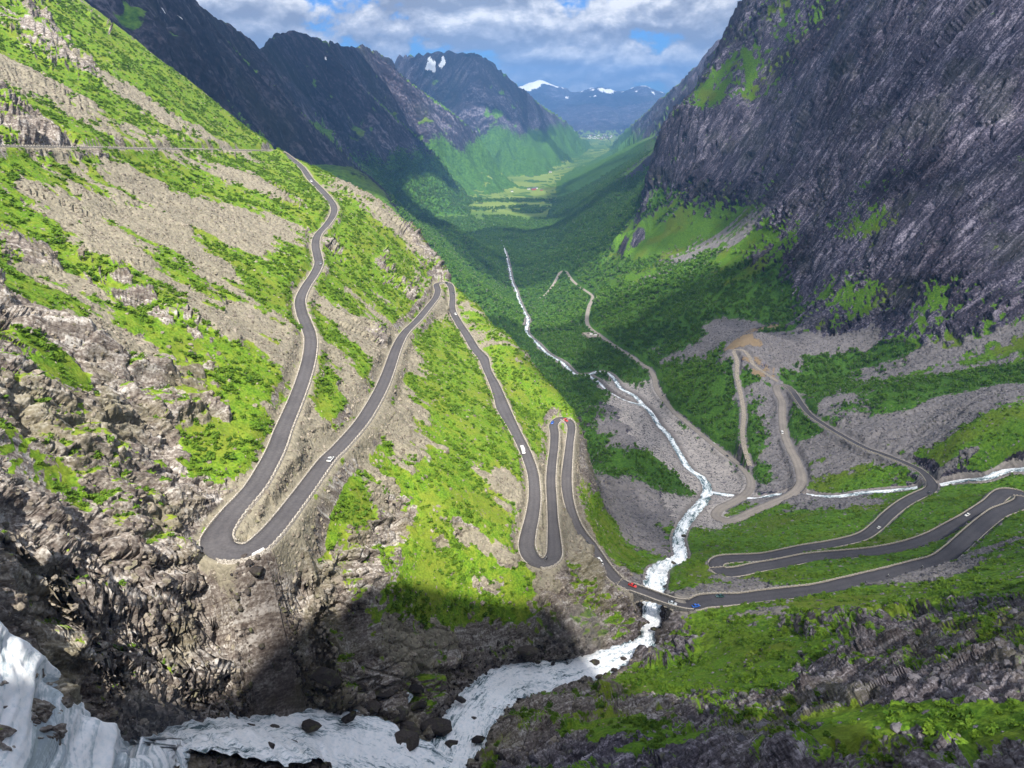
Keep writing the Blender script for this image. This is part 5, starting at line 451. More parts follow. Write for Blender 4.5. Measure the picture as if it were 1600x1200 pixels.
def cover_weights():
    al = .98 * X + .19 * Y; ac = -.19 * X + .98 * Y            # down and across the fall line of the left-hand slope
    flat = lambda a: a.ravel()
    nz = {}
    streak = fbm2(ac / 11, al / 95, 3, 60); blot = fbm2(X / 34, Y / 34, 5, 61, .6); fine = fbm2(X / 7, Y / 7, 3, 62, .6)
    # right-hand slopes fall towards -x
    streak2 = fbm2((X * .25 + Y * .97) / 22, (X * .97 - Y * .25) / 160, 3, 63)
    stk = streak * SPUR + streak2 * (1 - SPUR)
    sc = {}; amp = .026 * (1 + .45 * sstep(500, 1000, RR)); blot = .7 * blot + .5 * fbm2(X / 13, Y / 13, 3, 64, .6)
    for i, nme in enumerate(('rock', 'grass', 'scree', 'forest', 'field', 'gravel', 'earth')):
        sc[nme] = -CF[nme]
    near = (1 - FAR)
    sc['grass'] = sc['grass'] + near * (amp * (.8 * blot + .7 * stk + 1.0 * fine)) + .0045 * SPUR + .001
    sc['scree'] = sc['scree'] - near * (amp * (.35 * blot + .75 * stk - .1 * fine))
    sc['rock'] = sc['rock'] - near * (amp * (.6 * blot + .35 * fine)) + np.where(N0[..., 2] < .52, .010, -.004)
    sc['forest'] = sc['forest'] + near * amp * (.5 * fine + .3 * blot)
    sc['earth'] = np.where(CF['earth'] < .02, sc['earth'] - .004, -1.); k = .0055; ks = list(sc); A = np.stack([sc[q] for q in ks], 0) / k; A -= A.max(0); E = np.exp(A); E /= E.sum(0)
    w = {q: E[i] for i, q in enumerate(ks)}
    # far ranges: woods low down, bare rock on the steep faces, turf on shoulders
    zz = Z; lowz = (RR < 10500) * sstep(-140, -420, zz + 60 * fbm2(X / 300, Y / 300, 4, 70)); steep = sstep(.80, .50, N0[..., 2] + .10 * fbm2(X / 110, Y / 110, 4, 71))
    far_f = lowz; far_g = (RR < 10500) * (1 - lowz) * (1 - steep) * sstep(.1, -.35, fbm2(X / 240, Y / 240, 4, 72) + (zz - 100) / 500); fieldw = w['field'] * (CF['field'] < .016) * sstep(.90, .965, N0[..., 2])
    # valley floor: meadows between woods
    fl = (zz < -528) * (N0[..., 2] > .97) * (RR > 3500); meadow = fl * sstep(.0, .25, fbm2(X / 260, Y / 120, 3, 73) + .32); fieldw = np.maximum(fieldw, meadow * .9)
    for q in ('rock', 'grass', 'scree', 'forest', 'field', 'gravel', 'earth'):
        fv = {'forest': far_f * (1 - fieldw), 'grass': far_g, 'field': fieldw}.get(q, 0 * X)
        if q == 'rock': fv = np.clip(1 - far_f - far_g - fieldw, 0, 1)
        w[q] = w[q] * (1 - FAR) + fv * FAR
    sn = sstep(.0046, .0020, CF['snow'] + .0022 * fbm2(X / 60, Y / 60, 4, 80)); w['snow'] = np.maximum(sn, (RR > 12000) * sstep(120, 200, Z + 250 * fbm2(X / 420, Y / 420, 4, 81)) * .95)
    # verges and benches beside the asphalt are rubble
    v = sstep(.25, .95, ROADM) * .75 * sstep(-.5, .35, .2 + fine); v = np.where(RR < 1300, v, v * .5)
    for q in ('rock', 'grass', 'forest', 'earth'): w[q] = w[q] * (1 - v)
    w['scree'] = w['scree'] * (1 - v) + v
    rv = sstep(.05, .6, RIVERM); wr = np.where(Y > 330, rv, 0)
    for q in ('grass', 'forest', 'scree', 'earth'): w[q] = w[q] * (1 - rv)
    w['gravel'] = w['gravel'] * (1 - rv) + wr * .9; w['rock'] = w['rock'] * (1 - wr) + np.where(Y > 330, 0, rv)
    wet = np.clip(RIVERM * 1.2, 0, 1)
    wet = np.maximum(wet, (RR < 300) * sstep(45, 10, np.abs(Z + 235 - (250 - RR) * .35) - 25) * sstep(270, 225, RR) * .0)
    return w, wet
CW, WET = cover_weights()
print('weights', round(time.time() - T_START, 1))

# ---- relief: bedding ledges and broken ridges on rock, rubble on scree, hummocks on turf
def relief():
    x, y, z, r = (q.ravel().astype(np.float32) for q in (X, Y, Z, RR))
    rockw = (CW['rock'] + .35 * CW['scree']).ravel(); soft = (CW['grass'] + CW['forest'] + CW['field'] * .1).ravel()
    free = sstep(.8, 5.0, ROADD).ravel() * (1 - sstep(.05, .7, RIVERM).ravel() * .92)
    rk = (rockw * free).astype(np.float32); sf = (soft * free).astype(np.float32)
    warm = WARM.ravel(); disp = np.zeros_like(x)
    sp = r * .0016
    # bedding: dips down to the right on the left, rises to the right on the right
    nearb = r < 650; fg = nearb & (x > 35); bx = np.where(fg, -.20, np.where(nearb, -.50, -.164)); by = np.where(fg, .55, np.where(nearb, .75, .974)); bz = np.where(fg, .81, np.where(nearb, .42, .118))
    lr = .45 + .9 * (warm > .5) * 0
    for L, A, seed in ((420, .11, 1), (170, .10, 2), (70, .12, 3), (30, .12, 4), (12.5, .10, 5), (5.2, .09, 6), (2.2, .08, 7)):
        on = (L > sp * 2.2) & (L < r * .30) & (rk > .02) if L < 400 else (r > 1300) & (rk > .02)
        if not on.any(): continue
        X_, Y_, Z_ = x[on], y[on], z[on]
        wv = L * .35 * noise3(X_ / L * .7, Y_ / L * .7, Z_ / L * .7, seed + 40)
        t = bx[on] * X_ + by[on] * Y_ + bz[on] * Z_ + wv
        n = noise3(X_ / L * np.where(r[on] > 650, .55, 1.) + 3.1, Y_ / L, Z_ / L * np.where(r[on] > 650, .45, .8) + t / L * .9, seed); rid = .55 - 1.9 * np.abs(n)
        d = A * L * rid
        if L <= 75:                                   # ledges
            q = t / (L * .55) + .8 * noise3(X_ / L / 1.5, Y_ / L / 1.5, Z_ / L / 1.5, seed + 80); fr = q - np.floor(q)
            d = d + A * L * (.6 if L < 40 else .35) * (np.where(fr < .78, fr / .78, (1 - fr) / .22) - .5)
        fade = sstep(2.2, 4.0, L / sp[on]); disp[on] += d * rk[on] * fade * np.where(r[on] > 1300, .45, np.where(r[on] > 700, .65, 1.))
    # joint blocks, slab-shaped along the bedding
    for L, A, seed, near, lo, hi_ in ((9., .17, 21, True, 0, 330), (3.4, .17, 22, True, 0, 260), (1.5, .15, 23, True, 0, 200), (26., .10, 25, False, 330, 2600), (10., .11, 26, False, 330, 1700)):
        on = (r >= lo) & (r < hi_) & (rk > .12)
        X_, Y_, Z_ = x[on], y[on], z[on]; wx_ = L * .5 * noise3(X_ / L / 2.2, Y_ / L / 2.2, Z_ / L / 2.2, seed + 300)
        t = bx[on] * X_ + by[on] * Y_ + bz[on] * Z_ + wx_; nb_ = nearb[on]; fg_ = fg[on]; s1 = np.where(fg_, .94 * X_ + .33 * Y_ + .05 * Z_, np.where(nb_, .57 * X_ + .64 * Y_ - .51 * Z_, .66 * X_ + .02 * Y_ + .75 * Z_)) + .4 * wx_; s2 = np.where(fg_, .27 * X_ - .77 * Y_ + .57 * Z_, np.where(nb_, .64 * X_ + .10 * Y_ + .76 * Z_, -.70 * X_ - .20 * Y_ + .68 * Z_))
        v, gap = cells3(s1 / ((1.9 if near else 4.2) * L), s2 / L, t / (.62 * L), seed)
        disp[on] += (A * L * v - A * L * 1.1 * (1 - sstep(.0, .16, gap))) * rk[on] * (1 - sstep(hi_ * .8, hi_, r[on]))
    for L, A, seed in ((16, .035, 11), (6, .05, 12), (2.6, .06, 13)):
        on = (L > sp * 2.0) & ((sf > .02) | (rk > .02))
        disp[on] += A * L * noise3(x[on] / L, y[on] / L, z[on] / L, seed) * np.maximum(sf[on], .6 * rk[on]) * sstep(2.0, 3.5, L / sp[on])
    for L, A in ((60, .05), (25, .06)):               # gullies on far slopes under woods
        on = (r > 700) & (sf > .05) & (L > sp * 2.0)
        if on.any(): disp[on] += A * L * noise3(x[on] / L, y[on] / L, z[on] / (3 * L), 19) * sf[on]
    return disp.reshape(X.shape)
DISP = relief()
XF = X + N0[..., 0] * DISP; YF = Y + N0[..., 1] * DISP; ZF = Z + N0[..., 2] * DISP
NF = grid_normals(XF, YF, ZF, False)
print('relief', round(time.time() - T_START, 1))
# turf takes the flatter ledges of the crags, never the steep rock
led = sstep(.62, .86, NF[..., 2] + .12 * fbm2(X / 5, Y / 5, 3, 90)) * CW['rock'] * (1 - FAR) * sstep(.3, .0, RIVERM)
led = led * sstep(-.25, .3, fbm2(X / 26, Y / 26, 4, 91)) * np.where(RR > 800, .45, .9)
CW['grass'] = CW['grass'] + led; CW['rock'] = CW['rock'] - led
bare = sstep(.50, .36, NF[..., 2]) * CW['grass'] * (1 - FAR); CW['grass'] = CW['grass'] - bare; CW['rock'] = CW['rock'] + bare

# the falls lie over the rock in the near left corner
def in_poly(px_, py_, poly):
    ins = np.zeros(px_.shape, bool); n = len(poly)
    for i in range(n):
        x1, y1 = poly[i][:2]; x2, y2 = poly[(i + 1) % n][:2]
        c = ((y1 > py_) != (y2 > py_)) & (px_ < (x2 - x1) * (py_ - y1) / (y2 - y1 + 1e-12) + x1); ins ^= c
    return ins

P3 = np.stack([XF, YF, ZF + ZC], -1).astype(np.float32)
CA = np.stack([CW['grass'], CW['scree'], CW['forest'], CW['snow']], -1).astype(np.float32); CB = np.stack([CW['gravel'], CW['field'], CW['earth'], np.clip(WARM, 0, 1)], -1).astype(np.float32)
BED_L = ((.57, .64, -.51), (.64, .10, .76), (-.50, .75, .42)); BED_R = ((.66, .02, .75), (-.70, -.20, .68), (-.164, .974, .118))
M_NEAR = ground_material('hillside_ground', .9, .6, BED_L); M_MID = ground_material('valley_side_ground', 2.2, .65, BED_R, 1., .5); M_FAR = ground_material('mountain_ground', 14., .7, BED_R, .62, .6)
def sub_sheet(name, mask, mat, label, cat):
    """faces of the sheet where mask (per cell) holds, as an object of its own"""
    ii, jj = np.where(mask); idx = np.arange(NT_ * NR_).reshape(NT_, NR_)
    f = np.stack([idx[ii, jj], idx[ii, jj + 1], idx[ii + 1, jj + 1], idx[ii + 1, jj]], 1)
    use = np.unique(f); remap = np.full(NT_ * NR_, -1, np.int32); remap[use] = np.arange(len(use))
    o = mesh_np(name, P3.reshape(-1, 3)[use], remap[f][:, ::-1], mat, None, True, {'cover_a': ('FLOAT_COLOR', CA.reshape(-1, 4)[use]), 'cover_b': ('FLOAT_COLOR', CB.reshape(-1, 4)[use]), 'wet': ('FLOAT', WET.ravel()[use])}, NF.reshape(-1, 3)[use])
    return tag(o, label, cat, kind='structure')
cx = (X[:-1, :-1] + X[1:, 1:]) / 2; cy = (Y[:-1, :-1] + Y[1:, 1:]) / 2; cr = np.hypot(cx, cy)
gorge = cr < 150 + 95 * sstep(-130, 60, cx); gorge &= cr < 262
left_far = (cr > 1300) & (cx < 30 + .015 * cy) & (cr < 10500); distant = cr >= 10500
valley = (~gorge) & (~left_far) & (~distant) & (cr > 1300) & (ZF[:-1, :-1] < -500)
rightw = (~gorge) & (~left_far) & (~distant) & (~valley) & (cx > 60) & ((cr > 1500) | (ZF[:-1, :-1] > -330 + .0 * cr) & (cr > 820))
spur = (~gorge) & (cr <= 1300) & (cx < 62 - .03 * np.maximum(0, 260 - cy)) & (~rightw) ; slopes = ~(gorge | left_far | distant | valley | rightw | spur)
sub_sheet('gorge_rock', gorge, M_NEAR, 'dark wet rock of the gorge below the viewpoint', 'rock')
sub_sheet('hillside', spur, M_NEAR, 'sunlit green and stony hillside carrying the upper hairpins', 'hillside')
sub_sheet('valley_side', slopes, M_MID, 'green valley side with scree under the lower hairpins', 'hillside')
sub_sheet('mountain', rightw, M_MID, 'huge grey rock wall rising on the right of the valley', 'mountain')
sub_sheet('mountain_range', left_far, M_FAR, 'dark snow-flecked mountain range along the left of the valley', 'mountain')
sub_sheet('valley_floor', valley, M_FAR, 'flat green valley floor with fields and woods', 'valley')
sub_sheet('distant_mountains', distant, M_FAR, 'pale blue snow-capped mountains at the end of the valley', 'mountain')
print('sheets', round(time.time() - T_START, 1))
# ================================================================ roads
def mat_asphalt():
    k = NT('asphalt', .88, .25); p = k.pos(); n = k.noise(p, 1.3, 4); n2 = k.noise(p, .08, 3)
    old = k.n('ShaderNodeAttribute', attribute_name='worn').outputs['Fac']; lane = k.n('ShaderNodeAttribute', attribute_name='lane').outputs['Fac']
    c = k.mix(old, (.050, .049, .056), (.24, .215, .19)); c = k.mix(k.rng(n, .3, .7), c, k.mix(1.0, c, (1.35, 1.33, 1.3), 'MULTIPLY')); c = k.mix(k.math('MULTIPLY', k.rng(n2, .45, .62), .5), c, k.mix(1.0, c, (.7, .7, .72), 'MULTIPLY'))
    c = k.mix(k.math('MULTIPLY', lane, .35), c, k.mix(1.0, c, (1.5, 1.48, 1.45), 'MULTIPLY'))
    k.color(c); k.bump(n, .02); return k.m
def mat_stone(name, a, b, L=.5, bump=.1):
    k = NT(name, .9, .2); p = k.pos(); n = k.noise(p, 1 / L, 4); v = k.voro(p, 1.1 / L)
    c = k.mix(k.rng(n, .3, .7), a, b); c = k.mix(k.rng(v, .35, .6), c, k.mix(1., c, (.55, .54, .52), 'MULTIPLY')); k.color(c); k.bump(k.math('SUBTRACT', n, v), bump); return k.m
M_ASPHALT = mat_asphalt(); M_WALL = mat_stone('dry_stone', (.36, .32, .275), (.62, .57, .50), .45, .12); M_TRACK = mat_stone('gravel_surface', (.30, .26, .21), (.46, .41, .35), .8, .03); M_GREYWALL = mat_stone('grey_stone', (.10, .10, .11), (.26, .25, .25), .5, .12)
def strip_frame(c):
    t = np.gradient(c[:, :2], axis=0); t /= np.linalg.norm(t, axis=1, keepdims=True) + 1e-9
    n = np.stack([-t[:, 1], t[:, 0]], 1)               # left of travel
    ker = np.ones(5) / 5; n = np.stack([np.convolve(np.pad(n[:, k], 2, 'edge'), ker, 'valid') for k in (0, 1)], 1); return t, n / (np.linalg.norm(n, axis=1, keepdims=True) + 1e-9)
def grid_faces(n, m):
    i, j = np.meshgrid(np.arange(n - 1), np.arange(m - 1), indexing='ij'); a = (i * m + j).ravel(); return np.stack([a, a + m, a + m + 1, a + 1], 1)
def road_strip(name, c, mat, label, worn, kind='structure'):
    t, n = strip_frame(c); wob = 1 + .05 * noise2(np.arange(len(c)) / 6., np.zeros(len(c)), 3)
    prof = [(-1.0, -.55), (-1.0, -.02), (-.72, .02), (-.42, .04), (0, .07), (.42, .04), (.72, .02), (1.0, -.02), (1.0, -.55)]
    V = np.stack([np.c_[c[:, :2] + n * (c[:, 3] / 2 * wob * a)[:, None], c[:, 2] + ZC + b] for a, b in prof], 1)
    lane = np.tile(np.array([0, 0, 0, 1, 0, 1, 0, 0, 0.]), (len(c), 1))
    o = mesh_np(name, V.reshape(-1, 3), grid_faces(len(c), len(prof)), mat, None, True, {'worn': ('FLOAT', np.repeat(worn, len(prof))), 'lane': ('FLOAT', lane.ravel())})
    return tag(o, label, 'road', kind=kind)
def nearest(c, x, y, lo=0, hi=None): return lo + int(np.argmin(np.hypot(c[lo:hi, 0] - x, c[lo:hi, 1] - y)))
HP = {}; _lo = 0
for nm, x, y in (('top', -271, 863), ('A', -84, 170.6), ('B', -67, 650), ('C', 12, 266.5), ('D', 36, 456), ('bridge', 73, 282.5), ('E', 355, 425), ('G', 131, 373), ('stream', 350, 511), ('F', 326, 794), ('H', 187, 546), ('low', 244, 640), ('end', 155, 2083)):
    HP[nm] = _lo = nearest(RD, x, y, _lo)
worn = np.interp(np.arange(len(RD)), [0, HP['bridge'] - 10, HP['bridge'] + 10, HP['F'] - 30, HP['F'] + 15, len(RD)], [.12, .10, .0, .02, .75, 1.0])
road_strip('road', RD, M_ASPHALT, 'narrow asphalt mountain road winding down through eleven hairpins', worn)
road_strip('gravel_track', TRK, M_TRACK, 'pale gravel track looping beside the scree to an old bend', np.zeros(len(TRK)))

# ---- stone edging: parapet and retaining wall on the downhill side, a low kerb wall on the uphill side
def ground_at(x, y):
    x = np.atleast_1d(np.asarray(x, float)); y = np.atleast_1d(np.asarray(y, float)); z = LAND.height(x, y); return carve(x, y, z)[0]
def down_side(c):
    t, n = strip_frame(c); L = LAND.height(*(c[:, :2] + n * 9).T); R_ = LAND.height(*(c[:, :2] - n * 9).T)
    s = np.sign(R_ - L); s = np.convolve(np.pad(s, 6, 'edge'), np.ones(13) / 13, 'valid'); return np.where(s > 0, 1, -1)
DOWN = down_side(RD)
def wall_strip(name, a, b, side, label, top, thick, deep, mat=M_WALL, crenel=True, parent=None, extra=0., cat='wall'):
    """side: +1 left / -1 right of travel, or an array; wall along the road edge from sample a to b"""
    c = RD[a:b + 1]; t, n = strip_frame(c); s = (np.zeros(len(c)) + side)[:, None] if np.ndim(side) == 0 else side[a:b + 1][:, None]
    e = c[:, 3:4] / 2 + .15 + extra; z = c[:, 2] + ZC; base = c[:, :2] + n * s * e; outr = base + n * s * thick
    wob = .10 * noise2(np.arange(len(c)) / 2.2, np.zeros(len(c)), a % 97)
    foot = outr + n * s * deep * .22
    prof = [np.c_[base, z - .5], np.c_[base, z + top + wob], np.c_[outr, z + top + wob], np.c_[foot, z - deep]]
    V = np.stack(prof, 1).reshape(-1, 3); o = mesh_np(name, V, grid_faces(len(c), 4), mat, parent)
    if parent is None: tag(o, label, cat)
    if crenel:                                             # guard stones set along the wall top
        st = resample(np.c_[(base + outr) / 2, z + top], 2.3); vs = []; fs = []
        tt, nn = strip_frame(np.c_[st, st[:, :1]])
        box = np.array([[-1, -1, -.3], [1, -1, -.3], [1, 1, -.3], [-1, 1, -.3], [-.8, -.8, 1], [.8, -.8, 1], [.8, .8, 1], [-.8, .8, 1]])
        f = np.array([[0, 1, 5, 4], [1, 2, 6, 5], [2, 3, 7, 6], [3, 0, 4, 7], [4, 5, 6, 7]])
        for i, p in enumerate(st):
            q = box * (.42 + .14 * random.random(), thick * .46, .26 + .14 * random.random())
            xy = p[:2] + q[:, :1] * tt[i] + q[:, 1:2] * nn[i]; vs.append(np.c_[xy, p[2] + q[:, 2]]); fs.append(f + 8 * i)
        g = mesh_np('guard_stones', np.vstack(vs), np.vstack(fs), mat, o); tag(g, kind='stuff')
    return o
GRP = 'stone parapets along the hairpin road'
legs = [('HP0', 0, 'top', 'pale stone parapet along the level top stretch of road'), ('top', 'top', 'A', 'pale stone parapet outside the highest long leg of road'), ('A', 'A', 'B', 'pale stone parapet below the leg with the lone white car'),
        ('B', 'B', 'C', 'pale stone parapet outside the leg with the white camper van'), ('C', 'C', 'D', 'pale stone parapet of the short leg between two close hairpins'), ('D', 'D', 'bridge', 'pale stone parapet of the leg dropping to the bridge'),
        ('br', 'bridge', 'E', 'pale stone parapet of the lowest right-hand leg leaving the bridge'), ('E', 'E', 'G', 'pale stone parapet of the middle right-hand leg'), ('G', 'G', 'stream', 'pale stone parapet of the leg ending at the side stream'), ('S', 'stream', 'F', 'pale stone parapet crossing the grey scree below the cliff')]
for nm, a, b, lab in legs:
    a = 0 if a == 0 else HP[a]; b = HP[b]
    if nm == 'D': b = BRIDGE_A - 1
    if nm == 'br': a = BRIDGE_B + 1
    deep = {'HP0': 2.2, 'top': 3.2, 'A': 4.0, 'B': 3.4, 'C': 3.2, 'D': 3.2}.get(nm, 2.2)
    w = wall_strip('stone_parapet', a + 1, b - 1, DOWN, lab, .55, .55, deep); w['group'] = GRP
    k = wall_strip('kerb_wall', a + 1, b - 1, -DOWN, lab.replace('pale stone parapet', 'low stone kerb').replace('outside', 'inside').replace('below', 'above'), .16, .45, .8, crenel=False); k['group'] = 'low stone kerbs on the uphill road edge'

# ---- stone arch bridge over the falls
def arch_bridge():
    c = RD[BRIDGE_A - 2:BRIDGE_B + 3]; root = bpy.data.objects.new('stone_bridge', None); m = c[len(c) // 2]; root.location = (m[0], m[1], m[2] + ZC - 14); link(root)
    tag(root, 'stone arch bridge carrying the road over the white torrent', 'bridge')
    inv = Matrix.Translation(-root.location)
    t, n = strip_frame(c); s = np.r_[0, np.cumsum(np.linalg.norm(np.diff(c[:, :2], axis=0), axis=1))]; L = s[-1]; x = s - L / 2; half = L / 2 - 2.0
    def loc(v): return np.asarray(v) - np.array(root.location)
    rise = np.where(np.abs(x) < half, -9.5 + 8.2 * np.sqrt(np.maximum(0, 1 - (x / half) ** 2)), -13.)
    hw = c[:, 3] / 2 + .1; z = c[:, 2] + ZC
    Lf, Rt = c[:, :2] + n * hw[:, None], c[:, :2] - n * hw[:, None]
    V = np.stack([np.c_[Lf, z - .58], np.c_[Rt, z - .58], np.c_[Rt, z + rise], np.c_[Lf, z + rise]], 1); f = grid_faces(len(c), 4); i = np.arange(len(c) - 1) * 4; f = np.vstack([f, np.stack([i + 3, i + 7, i + 4, i], 1)])
    mesh_np('arch', loc(V.reshape(-1, 3)), f, M_GREYWALL, root)
    for sg in (1, -1):
        a = c[:, :2] + n * (sg * (hw - .05))[:, None]; b = c[:, :2] + n * (sg * (hw + .45))[:, None]
        V = np.stack([np.c_[a, z - .6], np.c_[a, z + .85], np.c_[b, z + .85], np.c_[b, z - .75], np.c_[a, z - .75]], 1)
        par = mesh_np('parapet', loc(V.reshape(-1, 3)), grid_faces(len(c), 5), M_GREYWALL, root)
        cc = np.stack([np.c_[c[:, :2] + n * (sg * (hw - .12))[:, None], z + .852], np.c_[c[:, :2] + n * (sg * (hw - .12))[:, None], z + 1.0], np.c_[c[:, :2] + n * (sg * (hw + .52))[:, None], z + 1.0], np.c_[c[:, :2] + n * (sg * (hw + .52))[:, None], z + .852]], 1)
        mesh_np('coping', loc(cc.reshape(-1, 3)), grid_faces(len(c), 4), M_WALL, par)
        # ring of arch stones
        box = np.array([[x_, y_, z_] for x_ in (-1, 1) for y_ in (-1, 1) for z_ in (-1, 1)], float); bf = np.array([[0, 1, 3, 2], [4, 6, 7, 5], [0, 4, 5, 1], [2, 3, 7, 6], [0, 2, 6, 4], [1, 5, 7, 3]])
        for k in range(13):
            ph = math.pi * (k + .5) / 13; xs = -half * math.cos(ph); zs_ = -9.5 + 8.2 * math.sin(ph) + .25; q = np.interp(xs, x, np.arange(len(c))); i0 = int(q); p = c[i0, :2] + (c[min(i0 + 1, len(c) - 1), :2] - c[i0, :2]) * (q - i0)
            ang = math.atan2(8.2 * math.cos(ph), half * math.sin(ph)); bx = box * (.82, .14, .42); rx = bx[:, 0] * math.cos(ang) - bx[:, 2] * math.sin(ang); rz = bx[:, 0] * math.sin(ang) + bx[:, 2] * math.cos(ang)
            w = p + rx[:, None] * t[i0] + (bx[:, 1] + sg * (hw[i0] + .07))[:, None] * n[i0]
            mesh_np('arch_stone', loc(np.c_[w, np.interp(xs, x, z) + zs_ + rz]), bf, M_WALL, root)
arch_bridge()
def small_bridge(ix, label, half=5):
    c = RD[ix - half:ix + half + 1]; t, n = strip_frame(c); z = c[:, 2] + ZC; hw = c[:, 3] / 2 + .2; root = bpy.data.objects.new('road_bridge', None); root.location = (c[half, 0], c[half, 1], c[half, 2] + ZC - 2); link(root); tag(root, label, 'bridge')
    for sg in (1, -1):
        a = c[:, :2] + n * (sg * hw)[:, None]; b = c[:, :2] + n * (sg * (hw + .5))[:, None]
        V = np.stack([np.c_[a, z - .5], np.c_[a, z + 1.0], np.c_[b, z + 1.0], np.c_[b, z - 2.4]], 1).reshape(-1, 3); V = np.vstack([V, V[:4], V[-4:]])
        f = np.vstack([grid_faces(len(c), 4), [[len(V) - 8, len(V) - 7, len(V) - 6, len(V) - 5], [len(V) - 4, len(V) - 3, len(V) - 2, len(V) - 1]]])
        mesh_np('parapet', V - np.array(root.location), f, M_GREYWALL, root)
small_bridge(HP['stream'], 'low stone road bridge over the side stream under the green bank'); small_bridge(nearest(RD, 272, 584, HP['F'], HP['H']), 'low stone road bridge over the stream below the boulder fan')
print('roads', round(time.time() - T_START, 1))

# ================================================================ water
def mat_water(name, calm, fs=(.22, .9), bmp=.35, deep=(.075, .125, .14)):
    k = NT(name, .35, .4); fl = k.n('ShaderNodeAttribute', attribute_name='flow').outputs['Vector']; p = k.pos()
    n1 = k.noise(k.scaled(fl, (*fs, 1)), 1.0, 6, .66, 1.2); n2 = k.noise(k.scaled(fl, (.05, .22, 1)), 1.0, 4, .55, .4); n3 = k.noise(p, .9, 5, .6)
    m = k.math('ADD', k.math('MULTIPLY', n1, .45), k.math('ADD', k.math('MULTIPLY', n2, .4), k.math('MULTIPLY', n3, .15)))
    edge = k.n('ShaderNodeAttribute', attribute_name='edge').outputs['Fac']
    foam = k.rng(k.math('ADD', m, k.math('MULTIPLY', edge, .03)), .43 + calm, .57 + calm)
    k.color(k.mix(k.rng(foam, .45, 1.), k.mix(k.rng(foam, 0., .5), deep, (.50, .58, .62)), k.mix(k.rng(n3, .3, .62), (.80, .85, .88), (.97, .975, .98))))
    k.put(k.b.inputs['Roughness'], k.math('ADD', .12, k.math('MULTIPLY', foam, .6))); k.bump(m, bmp, .5); return k.m
M_FOAM = mat_water('white_water', -.02); M_FALL = mat_water('falling_water', -.02, (.04, 1.1), .15, (.34, .40, .44)); M_STREAM = mat_water('stream_water', .02)
def water_strip(name, c, mat, label, amp=.45, lift=-.15, m=13, cat='river'):
    c = resample(c, .9 if len(c) < 900 else 1.6); t, n = strip_frame(c); s = np.r_[0, np.cumsum(np.linalg.norm(np.diff(c[:, :2], axis=0), axis=1))]
    u = np.linspace(-1, 1, m); hw = c[:, 3] / 2 * (1.1 + .38 * fbm2(s / 8, np.zeros(len(s)), 4, 5)); hw2 = c[:, 3] / 2 * (1.1 + .38 * fbm2(s / 8, np.zeros(len(s)), 4, 9))
    off = np.where(u[None] > 0, u[None] * hw[:, None], u[None] * hw2[:, None])
    P = c[:, None, :2] + n[:, None] * off[..., None]; steep = np.clip(-np.gradient(c[:, 2]) / (np.gradient(s) + 1e-6), 0, 1.5)[:, None]
    rip = (noise2(P[..., 0] / 2.6, P[..., 1] / 2.6, 31) * .7 + .5 * noise2(P[..., 0] / 1.1, P[..., 1] / 1.1, 32) + .9 * noise2(s[:, None] / 3.5 + 0 * off, off / 1.6, 33))
    Zw = c[:, 2][:, None] + ZC + lift + amp * rip * (.6 + steep) - .9 * np.abs(u[None]) ** 6
    V = np.concatenate([P, Zw[..., None]], -1).reshape(-1, 3)
    fl = np.stack([s[:, None] + 0 * off, off, 0 * off], -1).reshape(-1, 3); ed = (np.abs(off) < .6 * hw[:, None]).astype(float)
    o = mesh_np(name, V, grid_faces(len(c), m), mat, None, True, {'flow': ('FLOAT_VECTOR', fl), 'edge': ('FLOAT', ed.ravel())})
    return tag(o, label, cat, kind='structure')
split = nearest(RV, 88, 455)
water_strip('torrent', RV[:split + 1], M_FOAM, 'white torrent rushing through the gorge and under the bridge', 1.15, .35)
water_strip('river', RV[split - 1:], M_STREAM, 'white and turquoise river running away down the valley', .35)
water_strip('river_braid', BR, M_STREAM, 'thin side channel of the river around a green islet', .25)
water_strip('side_stream', TB, M_STREAM, 'white side stream crossing the right-hand green slope', .35, -.1)
water_strip('plunge_stream', PL, M_FOAM, 'churning white stream at the foot of the falls', 1.0, .4)
for tab, nm, lab in ((RIVULET, 'rivulet', 'thin white rivulet trickling down dark rock beside the falls'), (SIDE_RILL, 'rivulet', 'small white rill joining the stream between dark boulders')):
    c = resample(np.asarray(tab, float), 1.0); d_ = np.hypot(P3[..., 0].ravel()[None] - 0, 0)[:, :1]
    ii = [int(np.argmin((P3[..., 0] - q[0]) ** 2 + (P3[..., 1] - q[1]) ** 2)) for q in c]; c[:, 2] = ZF.ravel()[ii] + .25
    c[:, 2] = np.minimum.accumulate(np.convolve(np.pad(c[:, 2], 1, 'edge'), np.ones(3) / 3, 'valid') + .1)
    water_strip(nm, c, M_FOAM if c[0, 3] > 1 else M_STREAM, lab, .15, .15, 7, 'stream')
